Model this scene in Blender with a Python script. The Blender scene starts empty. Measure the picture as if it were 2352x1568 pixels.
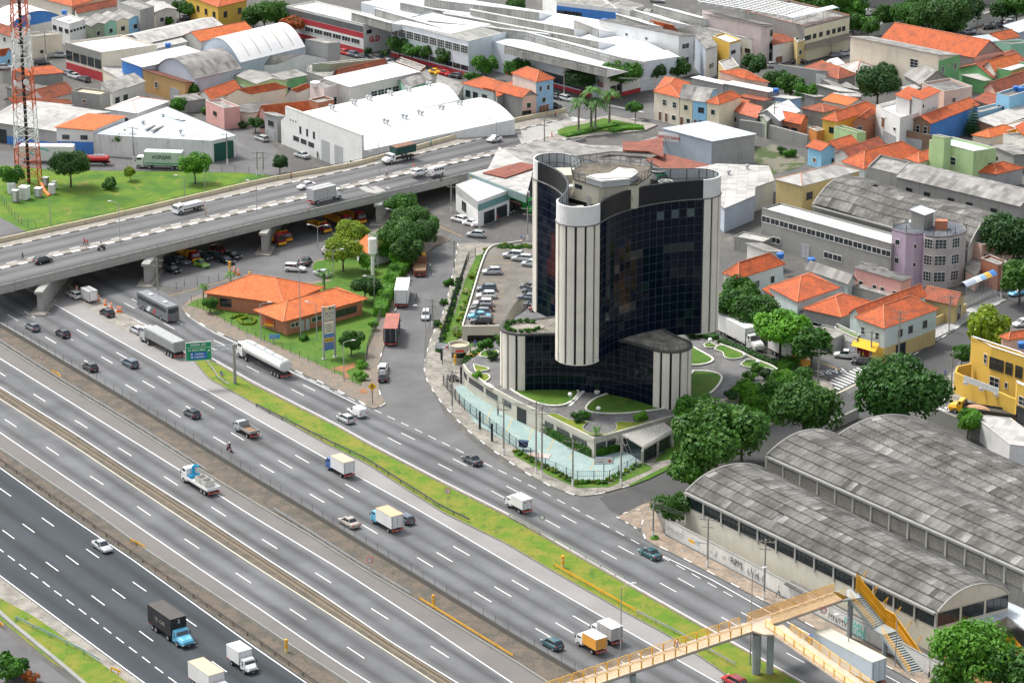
import bpy,math,random
en=enumerate
from math import cos,sin,pi,radians,hypot,atan2
from mathutils import Vector as Vc,Matrix
def Z(h):return Vc((0.,0.,h))
FOC,HC=6900.,180.
PITCH=math.atan(2384/FOC)
CP,SP=cos(PITCH),sin(PITCH)
S=bpy.context.scene
C=S.collection;LK=C.objects.link;ON=bpy.data.objects.new
cd=bpy.data.cameras.new('camera');cam=ON('camera',cd);LK(cam)
cam.location=(0,0,HC);cam.rotation_euler=(pi/2-PITCH,0,0)
cd.sensor_width=36;cd.lens=FOC/2352*36;cd.clip_start=1;cd.clip_end=20000
S.camera=cam
SUN_EL,SUN_AZ=radians(58),radians(-55)
W=bpy.data.worlds.new('World');S.world=W;W.use_nodes=True
wn=W.node_tree;bg=wn.nodes['Background']
sky=wn.nodes.new('ShaderNodeTexSky');sky.sky_type='NISHITA';sky.sun_disc=False
sky.sun_elevation=SUN_EL;sky.sun_rotation=SUN_AZ;sky.air_density=1.;sky.dust_density=4.
hs=wn.nodes.new('ShaderNodeHueSaturation');hs.inputs['Saturation'].default_value=0.3
wn.links.new(sky.outputs[0],hs.inputs['Color']);wn.links.new(hs.outputs[0],bg.inputs[0])
bg.inputs[1].default_value=0.12
sl=bpy.data.lights.new('sun','SUN');sl.energy=1.5;sl.angle=radians(10);sl.color=(1.,0.965,0.91)
so=ON('sun',sl);LK(so)
_d=Vc((sin(SUN_AZ)*cos(SUN_EL),cos(SUN_AZ)*cos(SUN_EL),sin(SUN_EL)))
so.rotation_euler=_d.to_track_quat('Z','Y').to_euler();so.location=(0,500,300)
S.view_settings.view_transform='Standard';S.view_settings.look='None'
S.view_settings.exposure=1.1;S.view_settings.gamma=1;S.view_settings.use_curve_mapping=False
S.cycles.max_bounces=5;S.cycles.diffuse_bounces=2;S.cycles.glossy_bounces=3;S.cycles.transparent_max_bounces=8
S.cycles.use_denoising=True
def P(p,z=0.):
 u=(p[0]-1176)/FOC;v=(784-p[1])/FOC
 d=(u,CP+v*SP,-SP+v*CP);t=(HC-z)/-d[2]
 return Vc((d[0]*t,d[1]*t,z))
def HT(p,ytop,z=0.):
 b=P(p,z);v=(784-ytop)/FOC
 return HC+b.y*(-SP+v*CP)/(CP+v*SP)-z
def T(ox,oy,k=2.351):
 return lambda x,y:(ox/1.6531+x/(k*1.6531),oy/1.6531+y/(k*1.6531))
tA,tB,tC,tE=T(0,0),T(960,0),T(1920,0),T(2888,0)
tF,tG,tH,tI=T(0,640),T(960,640),T(1920,540),T(2888,640)
tJ,tK,tL,tM=T(0,1280),T(960,1280),T(1800,1180),T(2888,1280)
tN,tO,tR,tS=T(0,1925),T(960,1925),T(1920,1925),T(2888,1925)
def pts(t,s):
 n=[float(a)for a in s.replace(';',' ').replace(',',' ').split()]
 f=t or(lambda x,y:(x,y))
 return[f(n[i],n[i+1])for i in range(0,len(n),2)]
MATS={}
def memo(f):
 def g(name,*a,**k):
  if name not in MATS:MATS[name]=f(name,*a,**k)
  return MATS[name]
 return g
class NB:
 def __init__(s,name):
  s.m=bpy.data.materials.new(name);s.m.use_nodes=True;s.t=s.m.node_tree
  s.b=s.t.nodes['Principled BSDF'];s.o=s.t.nodes['Material Output']
 def n(s,ty,ins=None,**kw):
  x=s.t.nodes.new('ShaderNode'+ty)
  for k,v in kw.items():setattr(x,k,v)
  for k,v in(ins or{}).items():
   if isinstance(v,bpy.types.NodeSocket):s.t.links.new(v,x.inputs[k])
   else:x.inputs[k].default_value=v
  return x
 def set(s,k,v):
  if isinstance(v,bpy.types.NodeSocket):s.t.links.new(v,s.b.inputs[k])
  else:s.b.inputs[k].default_value=v
 def noise(s,scale,vec=None,detail=3,rough=.55):
  x=s.n('TexNoise',{'Scale':scale,'Detail':detail,'Roughness':rough})
  if vec is not None:s.t.links.new(vec,x.inputs['Vector'])
  return x.outputs['Fac']
 def math(s,op,a,b=0.,c=0.,clamp=False):
  return s.n('Math',{0:a,1:b,2:c},operation=op,use_clamp=clamp).outputs[0]
 def ramp(s,f,lo,hi,a=0.,b=1.):
  x=s.n('MapRange',{'Value':f,'From Min':lo,'From Max':hi,'To Min':a,'To Max':b});return x.outputs[0]
 def mix(s,f,a,b,mode='MIX'):
  x=s.t.nodes.new('ShaderNodeMix');x.data_type='RGBA';x.blend_type=mode
  for i,v in((0,f),(6,a),(7,b)):
   if isinstance(v,bpy.types.NodeSocket):s.t.links.new(v,x.inputs[i])
   else:x.inputs[i].default_value=v if i==0 else(v if len(v)==4 else(*v,1))
  return x.outputs[2]
 def dim(s,c,f):return s.mix(1.,c,s.n('CombineColor',{0:f,1:f,2:f}).outputs[0],'MULTIPLY')
 def mul(s,a,b,clamp=False):return s.math('MULTIPLY',a,b,clamp=clamp)
 def pos(s):return s.n('NewGeometry').outputs['Position']
 def uv(s):return s.n('UVMap').outputs['UV']
 def sc(s,vec,x,y,z):return s.n('Mapping',{'Vector':vec,'Scale':(x,y,z)}).outputs[0]
 def sep(s,vec):return s.n('SeparateXYZ',{0:vec}).outputs
 def bump(s,h,st,d=.05):
  x=s.n('Bump',{'Height':h,'Strength':st,'Distance':d});s.set('Normal',x.outputs[0])
def hexc(r,g=None,b=None):return(r,g if g is not None else r,b if b is not None else r,1)
@memo
def pln(name,col,rough=.75,var=.12,metal=0.,scale=.6):
 k=NB(name);c=(*col[:3],1)
 f=k.ramp(k.noise(scale,k.pos()),.25,.75,1-var,1+var)
 k.set('Base Color',k.dim(c,f))
 k.set('Roughness',rough);k.set('Metallic',metal);return k.m
@memo
def wall(name,col,dirt=.5,dcol=(.09,.085,.075)):

 k=NB(name);p=k.pos()
 a=k.noise(.35,p,4);b=k.noise(1.,k.sc(p,1.6,1.6,.16),4,.65);d=k.noise(6,p,2)
 m=k.mul(k.ramp(b,.52,.78),k.ramp(a,.35,.65));m=k.mul(m,dirt,clamp=True)
 c=k.mix(m,(*col[:3],1),(*dcol,1))
 f=k.ramp(d,.3,.7,.93,1.05);f2=k.ramp(a,.3,.7,1.05,.92);f=k.mul(f,f2)
 k.set('Base Color',k.dim(c,f))
 k.set('Roughness',.85);k.bump(d,.15,.02);return k.m
@memo
def tiles(name,a,b,dirt=.35):

 k=NB(name);uv=k.uv();p=k.pos();s=k.sep(uv)
 cell=k.n('CombineXYZ',{0:k.math('FLOOR',k.mul(s[0],2.4)),1:k.math('FLOOR',k.mul(s[1],2.2))}).outputs[0]
 wn_=k.n('TexWhiteNoise',{'Vector':cell},noise_dimensions='3D').outputs['Value']
 base=k.mix(wn_,(*a,1),(*b,1))
 g=k.ramp(k.noise(.45,p,6,.75),.42,.68,0,dirt+.2)
 base=k.mix(g,base,(.09,.045,.03,1))
 wu=k.math('ABSOLUTE',k.math('SUBTRACT',k.math('FRACT',k.mul(s[0],2.4)),.5))
 wv=k.math('FRACT',k.mul(s[1],2.2))
 groove=k.ramp(wu,.3,.5,1.08,.3);lap=k.ramp(wv,0,.2,.6,1)
 f=k.mul(groove,lap)
 base=k.dim(base,f)
 k.set('Base Color',base);k.set('Roughness',.8)
 k.bump(k.math('ADD',k.mul(wu,-1.6),k.mul(wv,-.5)),.7,.09);return k.m
@memo
def sheet(name,a,b,pw=1.1,pl=2.2,corr=5.5,dirt=.5,rust=None,rough=.8,dk=(.05,.047,.042)):

 k=NB(name);uv=k.uv();p=k.pos();s=k.sep(uv)
 U=k.math('DIVIDE',s[0],pw);V=k.math('DIVIDE',s[1],pl)
 cell=k.n('CombineXYZ',{0:k.math('FLOOR',U),1:k.math('FLOOR',V),2:k.n('ObjectInfo').outputs['Random']}).outputs[0]
 r=k.n('TexWhiteNoise',{'Vector':cell},noise_dimensions='3D').outputs['Value']
 base=k.mix(k.ramp(r,.1,.9),(*a,1),(*b,1))
 gr=k.math('ADD',k.ramp(k.noise(.25,p,4),.42,.7),k.mul(k.ramp(r,.72,.98),.6),clamp=True)
 base=k.mix(k.mul(gr,dirt),base,(*dk,1))
 if rust:base=k.mix(k.ramp(k.noise(.8,p,5,.7),.45,.55),base,(*rust,1))
 fu=k.math('ABSOLUTE',k.math('SUBTRACT',k.math('FRACT',U),.5));fv=k.math('ABSOLUTE',k.math('SUBTRACT',k.math('FRACT',V),.5))
 f=k.mul(k.ramp(fu,.47,.5,1,.72),k.ramp(fv,.475,.5,1,.5))
 c=k.math('SINE',k.mul(s[0],6.2832*corr));f=k.mul(f,k.ramp(c,-1,1,.9,1.03))
 base=k.dim(base,f)
 k.set('Base Color',base);k.set('Roughness',rough);k.bump(c,.5,.03);return k.m
@memo
def asp(name,col,lane=True,tint=(1,1,1),patch=.25):
 k=NB(name);p=k.pos();uv=k.uv();s=k.sep(uv)
 a=k.noise(.12,p,5,.6);b=k.noise(2.5,p,4,.7);g=k.noise(14,p,2)
 f=k.mul(k.ramp(a,.3,.7,1-patch,1+patch),k.ramp(b,.3,.7,.93,1.07));f=k.mul(f,k.ramp(g,.3,.7,.9,1.1))
 if lane:
  lon=k.noise(1.,k.sc(uv,2.2,.03,1),3)
  t=k.math('COSINE',k.mul(s[0],6.2832));t=k.ramp(t,-1.,1.,.0,1.)
  t=k.mul(k.math('POWER',k.math('SUBTRACT',1.,t),1.6),k.ramp(lon,.3,.7,.25,.55))
  f=k.mul(f,k.math('SUBTRACT',1.06,t));f=k.mul(f,k.ramp(lon,.25,.75,1.1,.9))
 k.set('Base Color',k.dim((*[col*q for q in tint],1),f))
 k.set('Roughness',.88);k.bump(g,.2,.01);return k.m
@memo
def mtl(name,a,b,c=None,s1=.3,s2=2.,rough=.95,lo=.4,hi=.6):

 k=NB(name);p=k.pos()
 base=k.mix(k.ramp(k.noise(s1,p,5,.65),lo,hi),(*a,1),(*b,1))
 if c:base=k.mix(k.ramp(k.noise(s1*1.7,k.sc(p,1.3,.7,1),5,.7),.55,.7),base,(*c,1))
 g=k.noise(s2,p,4,.7);f=k.ramp(g,.25,.75,.7,1.3)
 k.set('Base Color',k.dim(base,f))
 k.set('Roughness',rough);k.bump(g,.4,.05);return k.m
@memo
def leafm(name,a,b,c):
 k=NB(name);r=k.n('NewGeometry').outputs['Random Per Island'];o=k.n('ObjectInfo').outputs['Random'];p=k.pos()
 base=k.mix(r,(*a,1),(*b,1));base=k.mix(k.ramp(k.noise(.5,p,3),.45,.7),base,(*c,1))
 f=k.ramp(o,0,1,.8,1.2)
 base=k.mix(1.,base,k.n('CombineColor',{0:f,1:f,2:k.ramp(o,0,1,1.1,.8)}).outputs[0],'MULTIPLY')
 k.set('Base Color',base);k.set('Roughness',.6)
 tr=k.n('BsdfTranslucent',{'Color':base});mx=k.n('MixShader',{0:.3,1:k.b.outputs[0],2:tr.outputs[0]})
 k.t.links.new(mx.outputs[0],k.o.inputs['Surface']);return k.m
@memo
def gloss(name,col,rough=.2,coat=0.,metal=0.,spec=.5):
 k=NB(name);k.set('Base Color',(*col[:3],1));k.set('Roughness',rough);k.set('Metallic',metal)
 k.set('Coat Weight',coat);k.set('Specular IOR Level',spec);return k.m
ASPH=asp('old_asphalt',.125,tint=(.97,1,1.03));ASPD=asp('dark_asphalt',.045,tint=(.8,1,1.15),patch=.1)
ASPS=asp('street_asphalt',.115,lane=False);ASPL=asp('light_shoulder',.235,lane=False,tint=(1.03,1,.97),patch=.12)
ASPN=asp('brown_shoulder',.14,lane=False,tint=(1.06,1,.94),patch=.1);FLYA=asp('deck_asphalt',.125,tint=(1,1,1.01),patch=.12)
ASPK=asp('new_street_asphalt',.065,lane=False,patch=.15)
WHITEL=pln('road_paint_white',(.78,.78,.76),.6,.14,scale=3);YELL=pln('road_paint_yellow',(.6,.36,.05),.6,.2,scale=3)
CREML=pln('road_paint_cream',(.62,.56,.4),.6,.15,scale=3)
CONC=wall('concrete',(.36,.355,.33),.5);CONCL=wall('light_concrete',(.5,.49,.45),.45);CONCD=wall('stained_concrete',(.27,.27,.25),.8)
CREAMB=wall('cream_barrier_paint',(.6,.52,.36),.7);KERBW=pln('kerb_white_paint',(.72,.72,.69),.7,.2,scale=2);KERBD=pln('kerb_dark',(.17,.16,.14),.8,.3,scale=2)
PAVE=mtl('pavement',(.2,.185,.16),(.3,.28,.24),(.12,.115,.1),.4,3);PAVL=mtl('pale_pavement',(.32,.29,.25),(.25,.235,.21),(.18,.165,.14),.5,3)
BROWNP=mtl('worn_median_paving',(.135,.108,.082),(.085,.077,.063),(.05,.06,.03),.35,2.5)
SOIL=mtl('red_soil',(.35,.13,.045),(.22,.12,.06),None,.6,4)
GRASS=mtl('field_grass',(.1,.18,.004),(.045,.125,.006),(.2,.18,.035),.12,6,lo=.42,hi=.58)
GRASM=mtl('median_grass',(.085,.17,.004),(.19,.19,.02),(.035,.095,.006),.25,5,lo=.4,hi=.6)
GRASG=mtl('garden_grass',(.045,.13,.005),(.08,.15,.008),(.03,.075,.008),.25,6)
GROUND=mtl('town_ground',(.11,.105,.098),(.08,.08,.076),(.17,.155,.13),.08,1.5)
BLACK=gloss('black_rubber',(.02,.02,.02),.7);DGREY=pln('dark_metal',(.045,.05,.055),.5,.1);STEEL=pln('galvanised_steel',(.42,.44,.45),.4,.12,.3)
GLASS=gloss('window_glass',(.02,.03,.035),.08,spec=.8);GLASB=gloss('blue_grey_glass',(.06,.09,.1),.12,spec=.8)
YEL=pln('yellow_paint',(.75,.38,.02),.5,.1);ORG=pln('orange_paint',(.85,.2,.02),.5,.1);REDP=pln('red_paint',(.6,.03,.03),.45,.1)
WHT=pln('white_paint',(.78,.78,.76),.5,.06);BLKP=pln('black_paint',(.015,.016,.018),.4,.1);BLUP=pln('blue_paint',(.03,.16,.5),.4,.1)
GRNP=pln('green_sign_paint',(.01,.3,.12),.4,.1);POLEC=wall('pole_concrete',(.32,.31,.28),.4)
ROOT={}
class MB:
 def __init__(s):s.v=[];s.f=[];s.uv={};s.m=[]
 def add(s,vs,fs,mi=0):
  o=len(s.v);s.v+=[tuple(q)for q in vs]
  for f in fs:s.f.append([i+o for i in f]);s.m.append(mi)
  return s
 def qd(s,*q,mi=0):return s.add(q,[list(range(len(q)))],mi)
 def pm(s,poly,z0,z1,mi=0,top=None,bottom=True):
  n=len(poly)
  ar=sum(poly[i][0]*poly[(i+1)%n][1]-poly[(i+1)%n][0]*poly[i][1]for i in range(n))
  if ar<0:poly=poly[::-1]
  vs=[(p[0],p[1],z0)for p in poly]+[(p[0],p[1],z1)for p in poly]
  fs=[[i,(i+1)%n,n+(i+1)%n,n+i]for i in range(n)]+([list(range(n))[::-1]]if bottom else[])
  s.add(vs,fs,mi);s.add(vs[n:],[list(range(n))],mi if top is None else top);return s
 def box(s,x0,x1,y0,y1,z0,z1,mi=0):
  return s.pm([(x0,y0),(x1,y0),(x1,y1),(x0,y1)],z0,z1,mi)
 def obx(s,c,u,w,l,z0,z1,mi=0):

  u=Vc((u[0],u[1],0)).normalized();n=Vc((-u.y,u.x,0));c=Vc((c[0],c[1],0))
  return s.pm([c-u*l-n*w,c+u*l-n*w,c+u*l+n*w,c-u*l+n*w],z0,z1,mi)
 def hull(s,bot,top,mi=0):

  n=len(bot);return s.add(list(bot)+list(top),[[i,(i+1)%n,n+(i+1)%n,n+i]for i in range(n)]+[list(range(n))[::-1],list(range(n,2*n))],mi)
 def tube(s,a,b,r0,r1=None,n=8,mi=0):
  a,b=Vc(a),Vc(b);r1=r0 if r1 is None else r1;d=b-a
  if d.length<1e-6:return s
  d.normalize();x=d.cross(Z(1)if abs(d.z)<.9 else Vc((1,0,0))).normalized();y=d.cross(x)
  A=[a+(x*cos(t)+y*sin(t))*r0 for t in[6.28318*i/n for i in range(n)]]
  B=[b+(x*cos(t)+y*sin(t))*r1 for t in[6.28318*i/n for i in range(n)]]
  return s.add(A+B,[[i,n+i,n+(i+1)%n,(i+1)%n]for i in range(n)]+[list(range(n)),list(range(2*n-1,n-1,-1))],mi)
 def path(s,ps,r,n=6,mi=0):
  for i in range(len(ps)-1):s.tube(ps[i],ps[i+1],r,r,n,mi)
  return s
 def lathe(s,prof,n=16,c=(0,0,0),mi=0):
  vs=[];m=len(prof)
  for i in range(n):
   a=6.28318*i/n
   for r,z in prof:vs.append((c[0]+r*cos(a),c[1]+r*sin(a),c[2]+z))
  return s.add(vs,[[i*m+j,((i+1)%n)*m+j,((i+1)%n)*m+j+1,i*m+j+1]for i in range(n)for j in range(m-1)],mi)
 def sweep(s,path,prof,mi=0,closed=False,caps=True):

  n=len(path);m=len(prof);vs=[]
  for i in range(n):
   a=Vc(path[i-1 if i or closed else 0]);b=Vc(path[(i+1)%n if i<n-1 or closed else i]);q=Vc(path[i])
   d=Vc((b.x-a.x,b.y-a.y,0)).normalized();nn=Vc((-d.y,d.x,0));z=q.z if len(q)>2 else 0
   for o,h in prof:vs.append((q.x+nn.x*o,q.y+nn.y*o,z+h))
  fs=[]
  for i in range(n if closed else n-1):
   for j in range(m):fs.append([i*m+j,((i+1)%n)*m+j,((i+1)%n)*m+(j+1)%m,i*m+(j+1)%m])
  if caps and not closed:fs+=[list(range(m)),[(n-1)*m+j for j in range(m)][::-1]]
  return s.add(vs,fs,mi)
 def mesh(s,name,mats,off=None,smooth=False,uvs=None):
  me=bpy.data.meshes.new(name)
  v=s.v if off is None else[(a[0]-off[0],a[1]-off[1],a[2]-off[2])for a in s.v]
  me.from_pydata(v,[],s.f)
  for m in(mats if isinstance(mats,(list,tuple))else[mats]):me.materials.append(m)
  if any(s.m):me.polygons.foreach_set('material_index',s.m)
  if smooth:me.polygons.foreach_set('use_smooth',[True]*len(s.f))
  L=me.uv_layers.new(name='UVMap').data
  if uvs:L.foreach_set('uv',[c for q in uvs for c in q])
  else:
   out=[];V=me.vertices
   for p in me.polygons:
    nx,ny,nz=p.normal;h=hypot(nx,ny)
    if h<.02:
     a,b=v[p.vertices[0]],v[p.vertices[1]];ux,uy=b[0]-a[0],b[1]-a[1];l=hypot(ux,uy)or 1;ux/=l;uy/=l
     for i in p.vertices:q=v[i];out+=[q[0]*ux+q[1]*uy,-q[0]*uy+q[1]*ux]
    else:
     ux,uy=-ny/h,nx/h;wx,wy,wz=-uy*0+(uy*nz)*-1,ux*nz,0
     wx=ny*0-nz*uy;wy=nz*ux;wz=nx*uy-ny*ux
     for i in p.vertices:q=v[i];out+=[q[0]*ux+q[1]*uy,q[0]*wx+q[1]*wy+q[2]*wz]
   L.foreach_set('uv',out)
  me.update();return me
 def bd(s,name,mats,parent=None,smooth=False,kind=None,uvs=None,label=None):
  off=ROOT.get(parent.name if parent else None)
  me=s.mesh(name,mats,off,smooth,uvs);o=ON(name,me);LK(o)
  if parent:o.parent=parent;ROOT[o.name]=off
  if kind:o['kind']=kind
  if label:o['label']=label
  return o
def tag(o,label,cat,group=None):
 o['label']=label;o['category']=cat
 if group:o['group']=group
 return o
def thg(name,label,cat,loc=(0,0,0),group=None,rz=0):
 o=ON(name,None);LK(o);o.location=loc;o.empty_display_size=.2
 if rz:o.rotation_euler.z=rz
 else:ROOT[o.name]=tuple(loc)
 return tag(o,label,cat,group)
def plc(name,me,parent,M,mat=None):

 o=ON(name,me);LK(o);o.parent=parent
 off=ROOT.get(parent.name)if parent else None
 if off:M=Matrix.Translation(-Vc(off))@M
 o.matrix_local=M
 if mat:o.material_slots[0].link='OBJECT';o.material_slots[0].material=mat
 return o
def dup(o,loc,rz=0,label=None,scale=1,z=None):
 def cp(x,par):
  c=x.copy();LK(c)
  if par:c.parent=par
  for ch in KIDS.get(x.name,()):cp(ch,c)
  return c
 if o.name not in KIDS_DONE:index_kids(o)
 r=cp(o,None);r.location=loc;r.rotation_euler=(0,0,rz);r.scale=(scale,)*3
 if label:r['label']=label
 return r
KIDS,KIDS_DONE={},set()
def index_kids(o):
 KIDS_DONE.add(o.name);KIDS[o.name]=list(o.children)
 for c in KIDS[o.name]:index_kids(c)
def struct(mb,name,mats,**k):return mb.bd(name,mats,kind='structure',**k)
def frame(o,x,y=None,z=None):

 x=Vc(x).normalized();z=Vc(z).normalized()if z else Z(1);y=z.cross(x).normalized();z=x.cross(y)
 return Matrix(((x.x,y.x,z.x,o[0]),(x.y,y.y,z.y,o[1]),(x.z,y.z,z.z,o[2]),(0,0,0,1)))
def rsm(ps,step):
 out=[Vc(ps[0])];acc=0
 for i in range(len(ps)-1):
  a,b=Vc(ps[i]),Vc(ps[i+1]);L=(b-a).length
  while acc+step<=L+1e-9:
   acc+=step;out.append(a.lerp(b,acc/L))
  acc-=L
 return out
def even(ps,n):
 ps=[Vc(p)for p in ps];seg=[(ps[i+1]-ps[i]).length for i in range(len(ps)-1)];tot=sum(seg);out=[]
 for k in range(n):
  t=tot*k/(n-1);i=0
  while i<len(seg)-1 and t>seg[i]:t-=seg[i];i+=1
  out.append(ps[i].lerp(ps[i+1],min(1,t/(seg[i]or 1))))
 return out
def smooth(ps,it=2):
 for _ in range(it):
  q=[ps[0]]
  for i in range(len(ps)-1):q+=[ps[i].lerp(ps[i+1],.25),ps[i].lerp(ps[i+1],.75)]
  ps=q+[ps[-1]]
 return ps
def xy(ps,z=0):return[P(p,z)for p in ps]
def psh(name,ps,z,m,kind='structure',hz=None):
 mb=MB();w=[P(p,z if hz is None else hz)for p in ps];w=[Vc((q.x,q.y,z))for q in w]
 ar=sum(w[i].x*w[(i+1)%len(w)].y-w[(i+1)%len(w)].x*w[i].y for i in range(len(w)))
 mb.qd(*(w if ar>0 else w[::-1]));return mb.bd(name,m,kind=kind)
def strip(name,l,r,z,m,lanes=1,n=60,zf=None):

 L,Rr=even([P(p,0)if zf is None else zf(p)for p in l],n),even([P(p,0)if zf is None else zf(p)for p in r],n)
 mb=MB();us=[];t=0;K=max(1,lanes)
 for i in range(n):
  if i:t+=((L[i]+Rr[i])/2-(L[i-1]+Rr[i-1])/2).length
  L[i].z+=z;Rr[i].z+=z
  mb.v+=[tuple(L[i]),tuple(Rr[i])];us.append(t)
 uv=[]
 for i in range(n-1):
  mb.f.append([2*i,2*i+1,2*i+3,2*i+2]);mb.m.append(0)
  uv+=[(0,us[i]),(K,us[i]),(K,us[i+1]),(0,us[i+1])]
 me=mb.mesh(name,m,uvs=uv)
 if me.polygons[0].normal.z<0:
  me.flip_normals()
 o=ON(name,me);LK(o);o['kind']='structure';return o
def lpt(mb,ps,w,z):
 mb.sweep([Vc((p.x,p.y,p.z+z))for p in ps],[(w/2,0),(-w/2,0),(-w/2,.003),(w/2,.003)],caps=False)
# ==== GROUND AND ROADS
def ext(ps,d0=260,d1=260):
 def e(a,b,d):
  l=hypot(b[0]-a[0],b[1]-a[1])or 1;return(b[0]+(b[0]-a[0])/l*d,b[1]+(b[1]-a[1])/l*d)
 return([e(ps[1],ps[0],d0)]if d0 else[])+list(ps)+([e(ps[-2],ps[-1],d1)]if d1 else[])
g=MB();g.qd((-6000,-1500,0),(6000,-1500,0),(6000,12000,0),(-6000,12000,0));struct(g,'ground',GROUND)
LA=pts(None,'66.9,665.8 288,790.6 605,971 753,1054.8 974.4,1177.8 1185.6,1302.1 1524.2,1496.4 1640,1562')
LA0=pts(None,'-40,604 66.9,665.8')[:1]+LA
LB=pts(None,'0,740.9 84.9,790.6 303.6,921 580.7,1092 713,1171 1185.6,1459.1 1341.5,1550.5')
G1=pts(None,'0,787 146.7,879.8 306.2,976.3 488.9,1093.4 610,1166 717,1228.8 835.4,1304.7 951.2,1372.9 1185.6,1517 1262,1566')
LC=pts(None,'0,823.2 409,1076.6 573,1181 776,1303.4 982,1437.2 1177.6,1568')
LD=pts(None,'0,888.8 164.7,990.4 301,1080.5 446,1172 604.9,1277.7 732.5,1360 894.6,1470.7 1051.6,1568')
LE=pts(None,'0,915.8 177.5,1029 326.8,1129.4 401.4,1179 592,1304 769.8,1418 982,1555.6')
LF=pts(None,'0,993 144,1090.8 262,1171 463.1,1308.6 593,1395 768.5,1515.7 850.9,1568')
G2=pts(None,'0,1031.6 207,1171 334.5,1263.6 592,1432 668.2,1483.6 789,1562')
G3=pts(None,'0,1057.3 163,1171 295.9,1264.8 592,1472 724.8,1568')
LG=pts(None,'0,1074 137,1171 308.8,1288 592,1491 704.2,1568')
LH=pts(None,'0,1321.5 180,1455.3 331.9,1568')
RL=pts(None,'319,738 400,779 497,828 581,876 774,974 851,1017.5 1031,1111 1161,1176 1450,1341 1632,1444 1850,1568')
RC1=pts(None,'335,650 412,690 428,722 480,756 560,790 660.5,843.8 722.2,870.8 825.1,922.2 858.6,941.5')
RCR=pts(None,'1542.2,1268.7 1766.3,1385.8 2073.8,1550.4 2110,1570')
MG=pts(None,'414,790 478.6,869.5 580.7,926 750.5,1021 838,1062.5 1018,1177.7 1161.4,1248 1264,1308.6 1431.6,1403.8 1532,1457.8 1640,1530 1690,1566')
def ofp(ps,dy):return[(x,y+dy)for x,y in ps]
strip('motorway_outer_road',ext(ofp(LG,-5)),ext(ofp(LH,4)),.012,ASPD,4)
strip('motorway_inner_road',ext(ofp(LE,-3)),ext(ofp(LF,2)),.012,ASPH,2)
strip('motorway_inner_shoulder',ext(ofp(LF,2)),ext(ofp(G2,0)),.008,ASPN,1)
strip('motorway_centre_road',ext(ofp(LC,-2)),ext(ofp(LD,2)),.012,ASPH,2)
strip('motorway_centre_shoulder',ext(ofp(G1,1)),ext(ofp(LC,-2)),.008,ASPN,1)
strip('motorway_near_road',ext(ofp(LA,-2)),ext(ofp(LB,4)),.016,ASPH,4)
SHR=pts(None,'66.9,640 200,680 330,735 414,790 478.6,869.5 580.7,926 750.5,1021 838,1062.5 1018,1177.7 1161.4,1248 1264,1308.6 1431.6,1403.8 1532,1457.8 1640,1530 1690,1566')
strip('motorway_pale_shoulder',ext(SHR),ext(ofp(LA,-2)),.006,ASPL,1)
strip('road_median_strip',ext(ofp(LB,4)),ext(ofp(G1,1)),.02,BROWNP,1)
strip('road_centre_strip',ext(ofp(LD,2)),ext(ofp(LE,-3)),.02,BROWNP,1)
strip('road_far_median_strip',ext(ofp(G2,0)),ext(ofp(LG,-5)),.02,BROWNP,1)
strip('side_road',ext(ofp(RC1,0)+pts(None,'1075,1041 1200,1105 1310,1163 1500,1250')+RCR),ext(ofp(RL,3)),.012,ASPH,3,n=90)
psh('junction_road',pts(None,'851,939 864,938 868,928 858,880 852,800 856,760 868,690 900,650 950,600 1012,565 1035,535 1120,560 1125,590 1090,620 1075,640 1040,720 1025,740 986,742 975,775 973,850 990,895 1020,950 1052,985 1110,1034 1170,1075 1250,1108 1315,1132 1390,1140 1430,1128 1560,1065 1740,955 1930,870 2150,740 2352,620 2600,480 2640,560 2352,730 2230,820 2160,880 2165,930 2100,945 1960,1010 1760,1040 1660,1090 1520,1140 1435,1178 1470,1200 1500,1250 1310,1163 1075,1041 858.6,941.5'),.016,ASPS)
psh('avenue_road',pts(None,'1376,1143 1430,1128 1560,1065 1740,958 1905,868 1985,826 2100,760 2352,640 2600,520 2640,590 2352,730 2230,800 2160,880 2150,905 1960,1000 1760,1060 1660,1095 1520,1147 1430,1187 1400,1170'),.022,ASPK)
psh('side_street',pts(None,'1830,795 1905,868 1950,905 2010,878 2045,845 1990,838 1920,822 1870,800'),.027,ASPS)
psh('corner_street',pts(None,'2160,880 2190,905 2220,950 2352,1010 2700,1190 2700,1290 2352,1090 2180,975 2140,920'),.027,ASPS)
strip('verge_strip',ext(LH),ext(pts(None,'0,1373 85,1419 231.6,1522 296,1568')),.010,PAVE,1)
strip('verge_grass_strip',ext(pts(None,'0,1373 85,1419 231.6,1522 296,1568')),ext(pts(None,'0,1421.8 118.4,1519.6 196,1568')),.02,GRASM,1)
strip('corner_road',ext(pts(None,'0,1440 118,1532 165,1568')),pts(None,'-400,1440 -300,1700 -100,1900 100,2000'),.012,ASPS,1)
mk=MB()
for ln,dy in((LA,0),(LB,0),(LG,0),(LC,0),(LD,0),(LF,0),(LH,0)):lpt(mk,rsm(xy(ext(ln)),6),.19,.022)
struct(mk,'road_edge_line',WHITEL)
mk=MB();lpt(mk,rsm(xy(ext(LE)),6),.18,.022);struct(mk,'road_cream_edge_line',CREML)
mk=MB();lpt(mk,rsm(xy(ext(RL)),6),.16,.02);lpt(mk,rsm(xy(ext(pts(None,'1512.6,1271.3 1640,1333 1766,1405 1900,1478 2063,1566'),0)),6),.16,.02)
lpt(mk,rsm(xy(pts(None,'430,724 480,758 560,796 660,850 722,879 825,931 860,950')),6),.16,.02)
struct(mk,'side_road_edge_line',WHITEL)
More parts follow.
